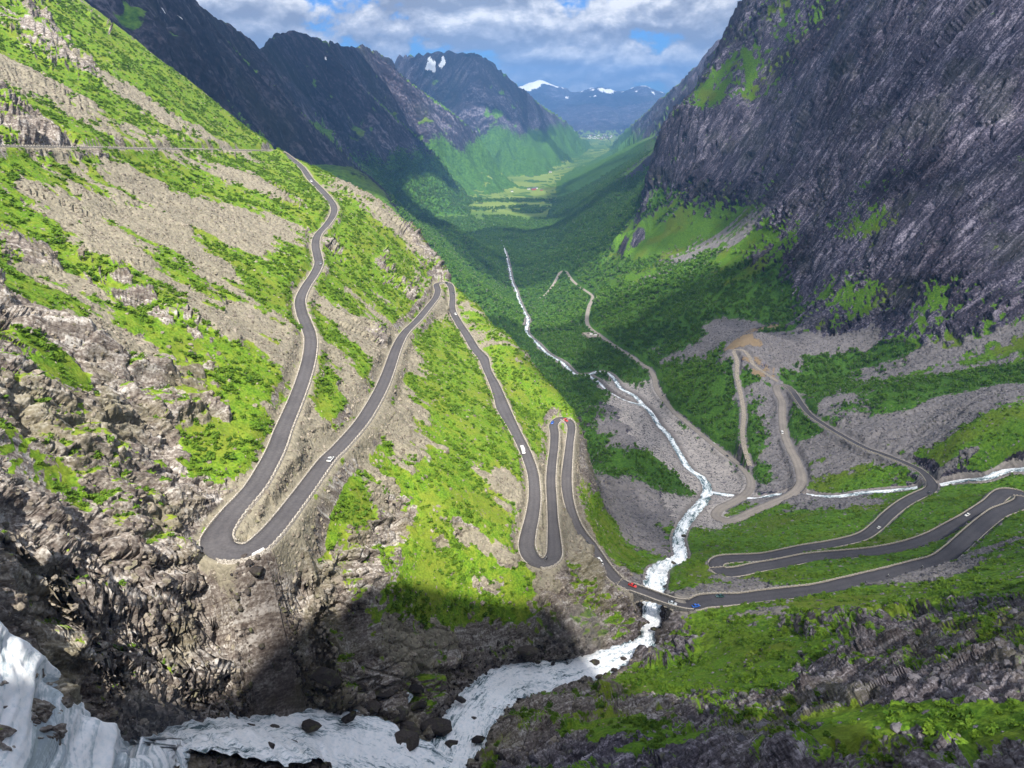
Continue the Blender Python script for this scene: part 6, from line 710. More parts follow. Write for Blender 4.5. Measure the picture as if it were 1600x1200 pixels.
# the great fall: a sheet of water lying off the rock face
def waterfall():
    poly = [tuple(q[:2]) for q in FALL_EDGE]; ins = in_poly(X, Y, poly) & (RR < 230); m = ins.astype(np.float32)
    for _ in range(14):
        m = (m + np.roll(m, 1, 0) + np.roll(m, -1, 0) + np.roll(m, 1, 1) + np.roll(m, -1, 1)) / 5
    keep = m > .22; ii, jj = np.where(keep[:-1, :-1] & keep[1:, 1:] & keep[1:, :-1] & keep[:-1, 1:])
    nb = N0.copy(); across = (X * .8 + Y * .2); lobes = fbm2(across / 9, Z / 30, 4, 200); rip = fbm2(across / 2.2, Z / 7, 4, 201)
    strand = fbm2(across / 4.2 + .25 * fbm2(X / 14, Z / 14, 2, 203), Z / 46, 4, 202, .6)
    d = 2.0 * (m - .42) / .5 + 1.2 * lobes * m + 2.4 * (strand + .12) + .45 * rip * m
    V = np.stack([X + nb[..., 0] * d, Y + nb[..., 1] * d, Z + nb[..., 2] * d + ZC], -1).reshape(-1, 3)
    fl = np.stack([-Z * 1.2 + .3 * np.hypot(X, Y), across, 0 * X], -1).reshape(-1, 3)
    idx = np.arange(NT_ * NR_).reshape(NT_, NR_); f = np.stack([idx[ii, jj], idx[ii, jj + 1], idx[ii + 1, jj + 1], idx[ii + 1, jj]], 1); use = np.unique(f); rm = np.full(NT_ * NR_, -1); rm[use] = np.arange(len(use))
    o = mesh_np('waterfall', V[use], rm[f][:, ::-1], M_FALL, None, True, {'flow': ('FLOAT_VECTOR', fl[use]), 'edge': ('FLOAT', np.clip(m.ravel()[use] * 1.5 - .6, 0, 1))})
    tag(o, 'broad white waterfall pouring over rock in the near left corner', 'waterfall', kind='structure'); return keep
FALLM = waterfall()
print('water', round(time.time() - T_START, 1))
# ================================================================ plants and stones
S_ = ZF / RR; HID = S_ < np.maximum.accumulate(S_, axis=1) - .006
vx, vy, vz = XF, YF, ZF; dist = np.sqrt(vx ** 2 + vy ** 2 + vz ** 2)
FACING = -(NF[..., 0] * vx + NF[..., 1] * vy + NF[..., 2] * vz) / dist
e1 = np.stack([np.diff(q, axis=0)[:, :-1] for q in (XF, YF, ZF)], -1); e2 = np.stack([np.diff(q, axis=1)[:-1] for q in (XF, YF, ZF)], -1)
AREA = np.zeros_like(X); AREA[:-1, :-1] = np.linalg.norm(np.cross(e1, e2), axis=-1)
IN_VIEW = (~HID) & (FACING > -.05) & (np.abs(np.broadcast_to(TH[:, None], X.shape)) < math.radians(49))
def pick(dens, extra=None):
    """dens: stones or plants per square metre, per terrain cell -> points, cell indices"""
    lam = dens * AREA * IN_VIEW
    if extra is not None: lam = lam * extra
    n = rng.poisson(np.minimum(lam, 40)).ravel(); idx = np.repeat(np.arange(X.size), n)
    i, j = idx // NR_, idx % NR_; i = np.minimum(i, NT_ - 2); j = np.minimum(j, NR_ - 2)
    a, b = rng.random((2, len(idx)))[:, :, None]
    P = P3[i, j] * (1 - a) * (1 - b) + P3[i + 1, j] * a * (1 - b) + P3[i, j + 1] * (1 - a) * b + P3[i + 1, j + 1] * a * b
    return P, i, j
# ---- sources
def mat_leaf(name, a, b, c):
    k = NT(name, .75, .2); oi = k.n('ShaderNodeObjectInfo').outputs['Random']; p = k.n('ShaderNodeTexCoord').outputs['Object']; n = k.noise(p, 2.2, 2)
    col = k.mix(oi, a, b); col = k.mix(k.rng(n, .35, .7), col, c); k.color(col)
    tr = k.n('ShaderNodeBsdfTranslucent'); k.put(tr.inputs[0], col); mixs = k.n('ShaderNodeMixShader'); mixs.inputs[0].default_value = .28
    k.t.links.new(k.b.outputs[0], mixs.inputs[1]); k.t.links.new(tr.outputs[0], mixs.inputs[2]); k.t.links.new(mixs.outputs[0], k.t.nodes['Material Output'].inputs[0]); return k.m
M_BIRCH = mat_leaf('birch_leaves', (.046, .140, .018), (.112, .235, .026), (.150, .270, .034)); M_SHRUB = mat_leaf('willow_leaves', (.040, .115, .010), (.135, .235, .016), (.165, .265, .028))
_k = NT('birch_bark', .8); _k.color((.42, .40, .37)); M_BARK = _k.m
def leaf_cloud(n, rx, rz, zc, size, seed, lobes=5):
    r = np.random.default_rng(seed); cen = r.normal(0, 1, (lobes, 3)); cen /= np.linalg.norm(cen, axis=1, keepdims=True); cen *= r.uniform(.25, .62, (lobes, 1)); cen *= (rx, rx, rz); rad = r.uniform(.38, .62, lobes)
    k = r.integers(0, lobes, n); d = r.normal(0, 1, (n, 3)); d /= np.linalg.norm(d, axis=1, keepdims=True); d *= (r.uniform(.35, 1, n) ** .4)[:, None]
    P = cen[k] + d * rad[k][:, None] * (rx, rx, rz) + (0, 0, zc)
    nrm = d + r.normal(0, .55, (n, 3)); nrm /= np.linalg.norm(nrm, axis=1, keepdims=True); t = np.cross(nrm, r.normal(0, 1, (n, 3))); t /= np.linalg.norm(t, axis=1, keepdims=True); b = np.cross(nrm, t)
    s = (size * r.uniform(.6, 1.3, n))[:, None]; V = np.stack([P - t * s, P + b * s * .7, P + t * s, P - b * s * .7], 1).reshape(-1, 3)
    return V, np.arange(4 * n).reshape(n, 4)
def trunk_mesh(h, r0, seed):
    r = np.random.default_rng(seed); vs = []; fs = []; o = 0
    def limb(p, q, a, b):
        nonlocal o
        d = q - p; d /= np.linalg.norm(d); u = np.cross(d, (.3, .9, .1)); u /= np.linalg.norm(u); w = np.cross(d, u); ang = np.arange(5) * 2 * math.pi / 5
        for c, rr_ in ((p, a), (q, b)): vs.append(c + (np.cos(ang)[:, None] * u + np.sin(ang)[:, None] * w) * rr_)
        for k in range(5): fs.append([o + k, o + (k + 1) % 5, o + 5 + (k + 1) % 5, o + 5 + k])
        o += 10
    top = np.array([r.normal(0, .12) * h, r.normal(0, .12) * h, h * .62]); limb(np.array([0, 0, -.5]), top, r0, r0 * .5)
    for _ in range(4):
        t = r.uniform(.4, 1); p = top * t; limb(p, p + np.array([r.normal(0, .22), r.normal(0, .22), r.uniform(.12, .3)]) * h, r0 * .45, r0 * .15)
    return np.vstack(vs), np.array(fs)
def crag_mesh(seed, flat=.7, n=26):
    r = np.random.default_rng(seed); bm = bmesh.new()
    for p in r.normal(0, 1, (n, 3)): p = p / np.linalg.norm(p) * r.uniform(.75, 1.0); bm.verts.new((p[0], p[1] * .8, p[2] * flat))
    bmesh.ops.convex_hull(bm, input=bm.verts); bad = [v for v in bm.verts if not v.link_faces]; bmesh.ops.delete(bm, geom=bad, context='VERTS')
    me = bpy.data.meshes.new('stone'); bm.to_mesh(me); bm.free(); return me
def mat_rubble(name, warm_a, warm_b):
    k = NT(name, .92, .15); oi = k.n('ShaderNodeObjectInfo').outputs['Random']; p = k.pos(); n = k.noise(p, 1.6, 5, .62); n2 = k.noise(p, .35, 3)
    c = k.mix(oi, warm_a, warm_b); c = k.mix(k.rng(n, .3, .7), k.mix(1., c, (.55, .54, .55), 'MULTIPLY'), c); c = k.mix(k.math('MULTIPLY', k.rng(n2, .55, .68), .5), c, (.13, .14, .05)); k.color(c); k.bump(n, .25); return k.m
M_RUB_W = mat_rubble('beige_stone', (.14, .118, .09), (.39, .34, .27)); M_RUB_C = mat_rubble('grey_boulder', (.075, .072, .085), (.26, .245, .26)); M_RUB_D = mat_rubble('wet_dark_stone', (.035, .030, .028), (.10, .085, .075))
SRC = {}
def source(key, objs):
    c = bpy.data.collections.new(key + '_source'); SRC[key] = c
    for o in objs: c.objects.link(o)
def src_obj(nm, me, mats):
    for m in mats: me.materials.append(m)
    return bpy.data.objects.new(nm, me)
def join_tree(seed, h, n, size):
    V, F = leaf_cloud(n, .34 * h, .40 * h, .62 * h, size * h, seed, 6); Tv, Tf = trunk_mesh(h, .022 * h, seed); o = mesh_np('birch', np.vstack([V, Tv]), np.vstack([F, Tf + len(V)]), None, linked=False)
    me = o.data; me.materials.append(M_BIRCH); me.materials.append(M_BARK); me.polygons.foreach_set('material_index', np.r_[np.zeros(len(F), int), np.ones(len(Tf), int)]); return o
source('birch', [join_tree(s, 1.0, 150, .085) for s in (1, 2, 3, 4)])
source('wood', [join_tree(s, 1.0, 60, .15) for s in (11, 12, 13)])
def shrub(seed):
    V, F = leaf_cloud(70, .62, .42, .30, .17, seed, 5); o = mesh_np('shrub', V, F, M_SHRUB, linked=False); return o
source('shrub', [shrub(s) for s in (21, 22, 23)])
source('stone_w', [src_obj('stone', crag_mesh(s), [M_RUB_W]) for s in range(5)]); source('stone_c', [src_obj('stone', crag_mesh(s), [M_RUB_C]) for s in range(5)]); source('stone_d', [src_obj('stone', crag_mesh(s), [M_RUB_D]) for s in range(5)])
def scatter(name, key, P, scl, rot, label, cat):
    """one object: many small pieces on the points of a mesh"""
    me = bpy.data.meshes.new(name); me.vertices.add(len(P)); me.vertices.foreach_set('co', np.asarray(P, np.float32).ravel())
    for an, d in (('piece_scale', scl), ('piece_turn', rot)):
        a = me.attributes.new(an, 'FLOAT_VECTOR', 'POINT'); a.data.foreach_set('vector', np.asarray(d, np.float32).ravel())
    o = bpy.data.objects.new(name, me); link(o); tag(o, label, cat, kind='stuff')
    g = bpy.data.node_groups.new(name + '_nodes', 'GeometryNodeTree'); g.interface.new_socket('Geometry', in_out='INPUT', socket_type='NodeSocketGeometry'); g.interface.new_socket('Geometry', in_out='OUTPUT', socket_type='NodeSocketGeometry')
    N = g.nodes.new; gi, go, ci, ip = N('NodeGroupInput'), N('NodeGroupOutput'), N('GeometryNodeCollectionInfo'), N('GeometryNodeInstanceOnPoints')
    ci.inputs['Collection'].default_value = SRC[key]; ci.inputs['Separate Children'].default_value = True; ci.inputs['Reset Children'].default_value = True; ip.inputs['Pick Instance'].default_value = True
    a1 = N('GeometryNodeInputNamedAttribute'); a1.data_type = 'FLOAT_VECTOR'; a1.inputs[0].default_value = 'piece_scale'; a2 = N('GeometryNodeInputNamedAttribute'); a2.data_type = 'FLOAT_VECTOR'; a2.inputs[0].default_value = 'piece_turn'
    rv_ = N('FunctionNodeRandomValue'); rv_.data_type = 'INT'; rv_.inputs['Max'].default_value = len(SRC[key].objects) - 1 if 'Max' in rv_.inputs else 4
    for s in rv_.inputs:
        if s.type == 'INT' and s.name == 'Max' : s.default_value = len(SRC[key].objects) - 1
        if s.type == 'INT' and s.name == 'Min' : s.default_value = 0
    Lk = g.links.new; Lk(gi.outputs[0], ip.inputs['Points']); Lk(ci.outputs[0], ip.inputs['Instance']); Lk([s for s in rv_.outputs if s.type == 'INT'][0], ip.inputs['Instance Index'])
    Lk(a1.outputs['Attribute'], ip.inputs['Scale']); Lk(a2.outputs['Attribute'], ip.inputs['Rotation']); Lk(ip.outputs[0], go.inputs[0])
    md = o.modifiers.new('pieces', 'NODES'); md.node_group = g; return o
def turns(n, tilt=0.): return np.stack([rng.normal(0, tilt, n), rng.normal(0, tilt, n), rng.uniform(0, 6.28, n)], 1)
free = sstep(.5, 3.0, ROADD - 3 * (RR > 700)) * sstep(.5, .05, RIVERM) * (~FALLM)
# ---- woods
fw = sstep(.30, .75, CW['forest']) * free; clump = sstep(-.45, .35, fbm2(X / 14, Y / 14, 3, 301))
P, i, j = pick(.085 * fw * clump * (RR < 1350) * (RR > 230)); r_ = RR[i, j]
h = rng.uniform(2.6, 6.2, len(P)) * (.75 + .5 * sstep(500, 1100, r_)); order = np.argsort(-h / r_)
IND, REST = order[:300], order[300:]
sc = np.stack([h * rng.uniform(.85, 1.25, len(P))] * 2 + [h], 1); scatter('birch_wood', 'birch', P[REST], sc[REST], turns(len(REST), .06), 'dense dark green birch wood covering the valley side', 'wood')
TREES = [(P[k], h[k]) for k in IND]
P, i, j = pick(.016 * fw * (RR >= 1350) * (RR < 4200) * (.35 + .65 * clump)); r_ = RR[i, j]; h = rng.uniform(6, 11, len(P)); sc = np.stack([h * rng.uniform(1.1, 1.6, len(P))] * 2 + [h], 1)
scatter('distant_wood', 'wood', P, sc, turns(len(P)), 'distant dark green woods filling the valley below', 'wood'); print('wood', len(REST), len(P))
# ---- shrubs on the turf
gw = sstep(.15, .7, CW['grass']) * free * (1 - FAR); cl = sstep(-.05, .45, fbm2(X / 16, Y / 16, 4, 302) + .25 * fbm2(X / 4, Y / 4, 2, 303))
P, i, j = pick((.24 + .30 * WARM) * gw * (.12 + .88 * cl) * (RR < 900)); r_ = RR[i, j]; h = .4 + 1.5 * rng.random(len(P)) ** 2.2 + .9 * (rng.random(len(P)) < .08); keep = h > r_ * .0014; P, h = P[keep], h[keep]
scatter('willow_scrub', 'shrub', P, np.stack([h * 1.5, h * 1.5, h], 1), turns(len(P), .15), 'bright green willow scrub and ferns on the grassy slopes', 'scrub'); print('scrub', len(P))
# ---- stones
def stones(name, key, dens, lo, hi, label, sink=.15, power=2.2, lim=.0016, tilt=.35):
    P, i, j = pick(dens); n = len(P); u = rng.random(n); s = (lo ** (1 - power) + u * (hi ** (1 - power) - lo ** (1 - power))) ** (1 / (1 - power)); k = s > RR[i, j] * lim; P, s, i, j = P[k], s[k], i[k], j[k]
    P = P - np.stack([NF[i, j, q] for q in range(3)], -1) * (s * sink)[:, None]
    sc = np.stack([s * rng.uniform(.6, 1.0, len(s)) for _ in range(3)], 1) * .62
    if name: scatter(name, key, P, sc, turns(len(P), tilt), label, 'stones'); print(name, len(P))
    return P, s, i, j
okr = free * (1 - FAR)
stones('scree_stones', 'stone_w', .55 * (CW['scree'] + .12 * CW['grass'] + .35 * CW['rock']) * okr * (WARM > .5), .55, 3.2, 'pale beige rubble scattered over the sunlit hillside')
stones('grey_scree_stones', 'stone_c', .40 * (CW['scree'] + .8 * CW['gravel'] + .10 * CW['grass'] + .3 * CW['rock'] * (RR < 400)) * okr * (WARM <= .5) * (RR < 1250), .7, 4.0, 'grey rubble and boulders on scree and river banks')
stones('gorge_stones', 'stone_d', .22 * sstep(.02, .3, RIVERM) * (1 - sstep(.45, .7, RIVERM) * .97) * (RR < 330) * (~FALLM), .6, 3.2, 'dark wet stones lining the torrent in the gorge', -.05, 1.9)
def place_of(p):
    """what a tree or stone stands beside"""
    x, y = float(p[0]), float(p[1]); a = np.array([x]); b = np.array([y])
    dr = float(np.min(np.hypot(RD[:, 0] - x, RD[:, 1] - y))); dv = float(np.min(np.hypot(RV[:, 0] - x, RV[:, 1] - y))); dt = float(np.min(np.hypot(TRK[:, 0] - x, TRK[:, 1] - y))); ds = float(np.min(np.hypot(TB[:, 0] - x, TB[:, 1] - y)))
    if dt < 22: return 'beside the looping gravel track'
    if ds < 30: return 'close to the side stream'
    if dv < 30: return 'close to the river bank'
    if dr < 14: return 'right beside the asphalt road'
    if x < 62: return 'left of the river below the hairpins' if y > 330 else 'below the first big hairpin'
    if y > 560: return 'on the slope under the rock wall'
    return 'among the lower right-hand hairpins'
# ---- single boulders
BIG = []
for key, mm, dens, lab in (('stone_w', M_RUB_W, .0035 * (CW['scree'] + CW['rock'] * .7 + .3 * CW['grass']) * okr * (WARM > .5) * (RR < 420), 'pale angular boulder lying on the sunlit hillside'), ('stone_c', M_RUB_C, .0035 * (CW['scree'] + CW['rock'] * .7 + .25 * CW['grass'] + CW['gravel']) * okr * (WARM <= .5) * (RR < 620), 'grey angular boulder lying on the valley side'), ('stone_d', M_RUB_D, .006 * sstep(.45, .8, RIVERM) * (RR < 300) * (~FALLM), 'dark wet boulder standing in the white torrent')):
    P, s, i, j = stones('', key, dens, 1.9, 5.0, '', .2 if key != 'stone_d' else -.25, 2.0); o_ = np.argsort(-s / RR[i, j])[:70]
    for k in o_: BIG.append((P[k], s[k], key, lab))
for p, s, key, lab in BIG:
    me = random.choice(list(SRC[key].objects)).data; o = bpy.data.objects.new('boulder', me); o.location = p; o.scale = [s * random.uniform(.45, .7) for _ in range(3)]; o.rotation_euler = (random.gauss(0, .3), random.gauss(0, .3), random.uniform(0, 6.28)); link(o)
    pl = {'stone_w': 'pale angular boulder ', 'stone_c': 'grey angular boulder '}.get(key); plc = place_of(p) if p[0] > 62 or key != 'stone_w' else ('right beside the asphalt road' if 'road' in place_of(p) else ('low on the crags by the falls' if p[1] < 175 else ('on the stony slope above the top leg' if p[0] < -95 else 'on the green slope between the upper legs')))
    tag(o, pl + plc if pl else lab, 'boulder', pl + plc + ' group' if pl else 'dark boulders in the torrent')
# ---- single birches: trunk and crown
crowns = []
for s in range(5):
    V, F = leaf_cloud(210, .34, .40, .62, .075, 50 + s, 7); c = mesh_np('crown', V, F, M_BIRCH, linked=False).data; Tv, Tf = trunk_mesh(1.0, .024, 50 + s); crowns.append((c, mesh_np('trunk', Tv, Tf, M_BARK, linked=False).data))
for p, h in TREES:
    c, t = random.choice(crowns); e = bpy.data.objects.new('birch_tree', None); e.location = p; e.rotation_euler = (0, 0, random.uniform(0, 6.28)); w = random.uniform(.9, 1.25); e.scale = (h * w, h * w, h); link(e)
    tag(e, 'small bushy birch tree ' + place_of(p), 'tree', 'single birches ' + place_of(p))
    link(bpy.data.objects.new('crown', c), e); link(bpy.data.objects.new('trunk', t), e)
print('scatter', round(time.time() - T_START, 1))
# ================================================================ vehicles
def plain(name, c, rough=.5, spec=.4, metal=0.):
    k = NT(name, rough, spec); k.color(c); k.b.inputs['Metallic'].default_value = metal; return k.m
def paint(name, c):
    k = NT(name, .28, .5); n = k.noise(k.pos(), .9, 2); k.color(k.mix(k.math('MULTIPLY', n, .25), c, k.mix(1., c, (.7, .68, .64), 'MULTIPLY'))); k.b.inputs['Coat Weight'].default_value = .5; return k.m
M_GLASS = plain('car_glass', (.015, .02, .025), .08, .6); M_TYRE = plain('tyre_rubber', (.018, .018, .018), .9, .2); M_RIM = plain('rim_metal', (.55, .55, .56), .35, .5, .8); M_LAMP = plain('lamp_glass', (.85, .86, .84), .15, .6); M_TAIL = plain('tail_lamp', (.42, .02, .02), .25, .6); M_TRIM = plain('dark_trim', (.03, .03, .032), .6, .3)
PAINT = {k: paint('paint_' + k, c) for k, c in dict(white=(.82, .82, .80), red=(.62, .035, .025), blue=(.02, .12, .55), silver=(.48, .52, .55), dark=(.03, .033, .04), grey=(.17, .175, .19), green=(.02, .07, .07), navy=(.025, .05, .14)).items()}
def loft(sections, mat, name):
    """sections: list of closed rings (same count), front to back"""
    m = len(sections[0]); V = np.vstack(sections); F = []
    for a in range(len(sections) - 1):
        for k in range(m): F.append([a * m + k, a * m + (k + 1) % m, (a + 1) * m + (k + 1) % m, (a + 1) * m + k])
    me = bpy.data.meshes.new(name); me.from_pydata(V.tolist(), [], F + [list(range(m))[::-1], list(range((len(sections) - 1) * m, len(sections) * m))]); me.materials.append(mat)
    me.polygons.foreach_set('use_smooth', np.ones(len(me.polygons), bool)); me.update(); return me
def ring(x, w, z0, z1, r=.18):
    """rounded upright rectangle across the car at x"""
    h = z1 - z0; pts = [(-w + r * w, z0), (w - r * w, z0), (w, z0 + r * h), (w * .985, z1 - .32 * h), (w * .92, z1 - .08 * h), (w * .8, z1), (-w * .8, z1), (-w * .92, z1 - .08 * h), (-w * .985, z1 - .32 * h), (-w, z0 + r * h)]
    return np.array([(x, y, z) for y, z in pts])
def wheel_meshes(R, wd):
    def drum(r, w, n, mat, nm, dish=0.):
        a = np.arange(n) * 2 * math.pi / n; V = [np.c_[r * f * np.cos(a), np.full(n, y), r * f * np.sin(a)] for f, y in ((.92, -w), (1, -w * .7), (1, w * .7), (.92, w))]; F = [[q * n + k, q * n + (k + 1) % n, (q + 1) * n + (k + 1) % n, (q + 1) * n + k] for q in range(3) for k in range(n)] + [list(range(n)), list(range(3 * n, 4 * n))[::-1]]
        me = bpy.data.meshes.new(nm); me.from_pydata(np.vstack(V).tolist(), [], F); me.materials.append(mat); me.update(); return me
    return drum(R, wd, 16, M_TYRE, 'tyre'), drum(R * .6, wd * 1.06, 10, M_RIM, 'rim')
def box_me(nm, sx, sy, sz, mat, o=(0, 0, 0), taper=1.):
    V = [(o[0] + x * sx / 2 * (taper if z > 0 else 1), o[1] + y * sy / 2 * (taper if z > 0 else 1), o[2] + z * sz / 2) for x in (-1, 1) for y in (-1, 1) for z in (-1, 1)]; F = [(0, 1, 3, 2), (4, 6, 7, 5), (0, 4, 5, 1), (2, 3, 7, 6), (0, 2, 6, 4), (1, 5, 7, 3)]
    me = bpy.data.meshes.new(nm); me.from_pydata(V, [], F); me.materials.append(mat); me.update(); return me
def car_kit(kind):
    P_ = PAINT['white']
    if kind == 'car':
        body = loft([ring(2.12, .74, .30, .58), ring(2.0, .82, .24, .68), ring(1.2, .87, .22, .84), ring(.7, .88, .22, .92), ring(-1.2, .88, .22, .94), ring(-1.85, .86, .24, .92), ring(-2.1, .80, .32, .80)], P_, 'body')
        cab = loft([ring(.92, .78, .86, .92), ring(.25, .72, .86, 1.36), ring(-.35, .71, .86, 1.44), ring(-1.05, .70, .86, 1.40), ring(-1.75, .74, .86, .98)], M_GLASS, 'windows'); roof = loft([ring(.22, .66, 1.34, 1.40), ring(-.35, .655, 1.38, 1.475), ring(-1.05, .64, 1.36, 1.43)], P_, 'roof'); wb, R, tr, ln = 1.3, .32, .78, 2.1
    else:
        L = 2.9 if kind == 'camper' else 2.45; H_ = 2.75 if kind == 'camper' else 2.15
        body = loft([ring(L - .02, .82, .35, .95), ring(L - .15, .95, .28, 1.1), ring(L - .95, 1.0, .26, 1.25), ring(L - 1.35, 1.02, .26, H_ * .93), ring(L - 1.8, 1.04, .26, H_), ring(-L + .25, 1.04, .26, H_), ring(-L, 1.0, .32, H_ * .95)], P_, 'body')
        cab = loft([ring(L - .78, .93, 1.05, 1.12), ring(L - 1.28, .96, 1.05, min(H_, 2.15) * .90), ring(L - 2.2, 1.055, 1.12, min(H_, 2.15) * .86)], M_GLASS, 'windows'); roof = box_me('roof_hatch', .7, .6, .10, M_TRIM, (-.4, 0, H_ + .045)); wb, R, tr, ln = L * .6, .36, .92, L
    return body, cab, roof, wheel_meshes(R, .11), wb, R, tr, ln
KITS = {k: car_kit(k) for k in ('car', 'van', 'camper')}
LAMPS = box_me('headlight', .10, .30, .14, M_LAMP); TAILS = box_me('tail_light', .08, .24, .16, M_TAIL)
def vehicle(name, kit, colour, x, y, z, head, label, pitch=0., group=None):
    body, cab, roof, (ty, rm), wb, R, tr, ln = KITS[kit]; root = bpy.data.objects.new(name, None); root.location = (x, y, z); root.rotation_euler = (0, pitch, head); link(root); tag(root, label, {'car': 'car', 'van': 'van', 'camper': 'camper van'}[kit], group)
    b = link(bpy.data.objects.new('body', body), root); b.material_slots[0].link = 'OBJECT'; b.material_slots[0].material = PAINT[colour]; link(bpy.data.objects.new('windows', cab), root); r = link(bpy.data.objects.new(roof.name, roof), root)
    if kit == 'car': r.material_slots[0].link = 'OBJECT'; r.material_slots[0].material = PAINT[colour]
    for sx in (1, -1):
        for sy in (1, -1):
            w = link(bpy.data.objects.new('wheel', ty), root); w.location = (sx * wb, sy * tr, R); m = link(bpy.data.objects.new('rim', rm), w)
            l = link(bpy.data.objects.new('headlight' if sx > 0 else 'tail_light', LAMPS if sx > 0 else TAILS), root); l.location = (sx * (ln - .06), sy * .62, .66 if kit == 'car' else .82)
    return root
GROUP_V = 'vehicles on the hairpin road'
for x, y, up, kit, colour, lane, label in CARS:
    i = nearest(RD, x, y); i = min(max(i, 1), len(RD) - 2); t = RD[i + 1] - RD[i - 1]; d = t[:2] / np.linalg.norm(t[:2]); n = np.array([-d[1], d[0]])
    if up: d = -d; n = -n
    p = RD[i, :2] - n * RD[i, 3] * .23 * lane; pit = -math.atan2(t[2], np.linalg.norm(t[:2])) * (-1 if up else 1)
    vehicle({'car': 'car', 'van': 'van', 'camper': 'camper_van'}[kit], kit, colour, p[0], p[1], RD[i, 2] + ZC + .06, math.atan2(d[1], d[0]), label, pit, GROUP_V)
# ---- motorcycles and riders
def motorcycle(x, y, up, label, plabel, jacket):
    i = nearest(RD, x, y); t = RD[i + 1] - RD[i - 1]; d = t[:2] / np.linalg.norm(t[:2]); d = -d if up else d; n = np.array([-d[1], d[0]]); p = RD[i, :2] - n * RD[i, 3] * .22; z = RD[i, 2] + ZC + .06; head = math.atan2(d[1], d[0])
    root = bpy.data.objects.new('motorcycle', None); root.location = (p[0], p[1], z); root.rotation_euler = (0, 0, head); link(root); tag(root, label, 'motorcycle', 'motorcycles on the hairpin road')
    ty, rm = wheel_meshes(.31, .07)
    for sx in (.72, -.68): w = link(bpy.data.objects.new('wheel', ty), root); w.location = (sx, 0, .31); link(bpy.data.objects.new('rim', rm), w)
    link(bpy.data.objects.new('frame', loft([ring(.62, .08, .55, .95), ring(.35, .16, .34, 1.02), ring(-.1, .17, .32, .92), ring(-.75, .12, .62, .84)], M_TRIM, 'frame')), root); link(bpy.data.objects.new('handlebar', box_me('handlebar', .05, .72, .05, M_RIM, (.45, 0, 1.08))), root); hl = link(bpy.data.objects.new('headlight', LAMPS), root); hl.location = (.74, 0, .88); hl.scale = (1, .7, 1.2)
    # rider: one skinned body
    J = [(-.15, 0, .88), (-.08, 0, 1.12), (.02, 0, 1.40), (.06, 0, 1.52), (.10, 0, 1.66), (.02, .20, 1.40), (.20, .27, 1.18), (.42, .28, 1.10), (.02, -.20, 1.40), (.20, -.27, 1.18), (.42, -.28, 1.10), (.18, .19, .86), (.02, .20, .48), (.14, .20, .40), (.18, -.19, .86), (.02, -.20, .48), (.14, -.20, .40)]
    E_ = [(0, 1), (1, 2), (2, 3), (3, 4), (2, 5), (5, 6), (6, 7), (2, 8), (8, 9), (9, 10), (0, 11), (11, 12), (12, 13), (0, 14), (14, 15), (15, 16)]; RADI = [.15, .15, .17, .08, .135, .085, .065, .05, .085, .065, .05, .10, .07, .055, .10, .07, .055]
    me = bpy.data.meshes.new('person'); me.from_pydata(J, E_, []); o = bpy.data.objects.new('person', me); o.location = root.location; o.rotation_euler = root.rotation_euler; link(o); me.materials.append(jacket); md = o.modifiers.new('skin', 'SKIN')
    for v, rr_ in zip(me.skin_vertices[0].data, RADI): v.radius = (rr_, rr_)
    me.skin_vertices[0].data[0].use_root = True; o.modifiers.new('smooth', 'SUBSURF').render_levels = 1; tag(o, plabel, 'person')
    hm = bpy.data.meshes.new('helmet'); bm = bmesh.new(); bmesh.ops.create_icosphere(bm, subdivisions=2, radius=.155, matrix=Matrix.Translation((.12, 0, 1.68))); bm.to_mesh(hm); bm.free(); hm.materials.append(PAINT['white' if jacket is not M_TRIM else 'dark']); link(bpy.data.objects.new('helmet', hm), o)
M_JACK = plain('riding_jacket', (.05, .05, .055), .7)
for q in BIKES: motorcycle(*q, M_JACK)
# ---- parking place in the birch wood, with its vehicles
i = nearest(RD, 163, 1270, HP['low']); c = RD[i]; t, n = strip_frame(RD[i - 14:i + 15]); c29 = RD[i - 14:i + 15]
V = np.stack([np.c_[c29[:, :2] + n * (sg * o_ )[:, None] if False else c29[:, :2] + n * o_, c29[:, 2] + ZC + zz] for o_, zz, sg in ((3.2, .02, 1), (14., .10, 1), (25., .06, 1), (27., -5., 1))], 1)
tag(mesh_np('parking_area', V.reshape(-1, 3), grid_faces(len(c29), 4), M_TRACK), 'pale gravel parking place beside the valley road', 'parking', kind='structure')
for k, off, kit, colour, lab in ((8, 9, 'camper', 'white', 'white camper van parked nearest the upper end of the gravel lot'), (13, 15, 'camper', 'white', 'white camper van parked in the middle of the gravel lot'), (18, 10, 'van', 'grey', 'grey van parked beside the road on the gravel lot'), (21, 17, 'car', 'dark', 'dark car parked at the lower end of the gravel lot'), (6, 19, 'car', 'silver', 'silver car parked at the outer edge of the gravel lot')):
    p = c29[k, :2] + n[k] * off; vehicle({'car': 'car', 'van': 'van', 'camper': 'camper_van'}[kit], kit, colour, p[0], p[1], c29[k, 2] + ZC + .13, math.atan2(n[k, 1], n[k, 0]), lab, 0, 'vehicles parked on the gravel lot')
# ---- white barrier block on the outside of the first hairpin
p = np.array(BARRIER); i = nearest(RD, p[0], p[1]); tt_, nn_ = strip_frame(RD[i - 3:i + 4]); q = RD[i, :2] + nn_[3] * (DOWN[i] * (RD[i, 3] / 2 - .55)); b = bpy.data.objects.new('barrier_block', box_me('barrier_block', 4.2, .55, .9, PAINT['white'], (0, 0, .45), .88)); b.location = (q[0], q[1], RD[i, 2] + ZC + .03); b.rotation_euler = (0, 0, math.atan2(tt_[3, 1], tt_[3, 0])); link(b); tag(b, 'white concrete barrier block on the outside of the first big hairpin', 'barrier')
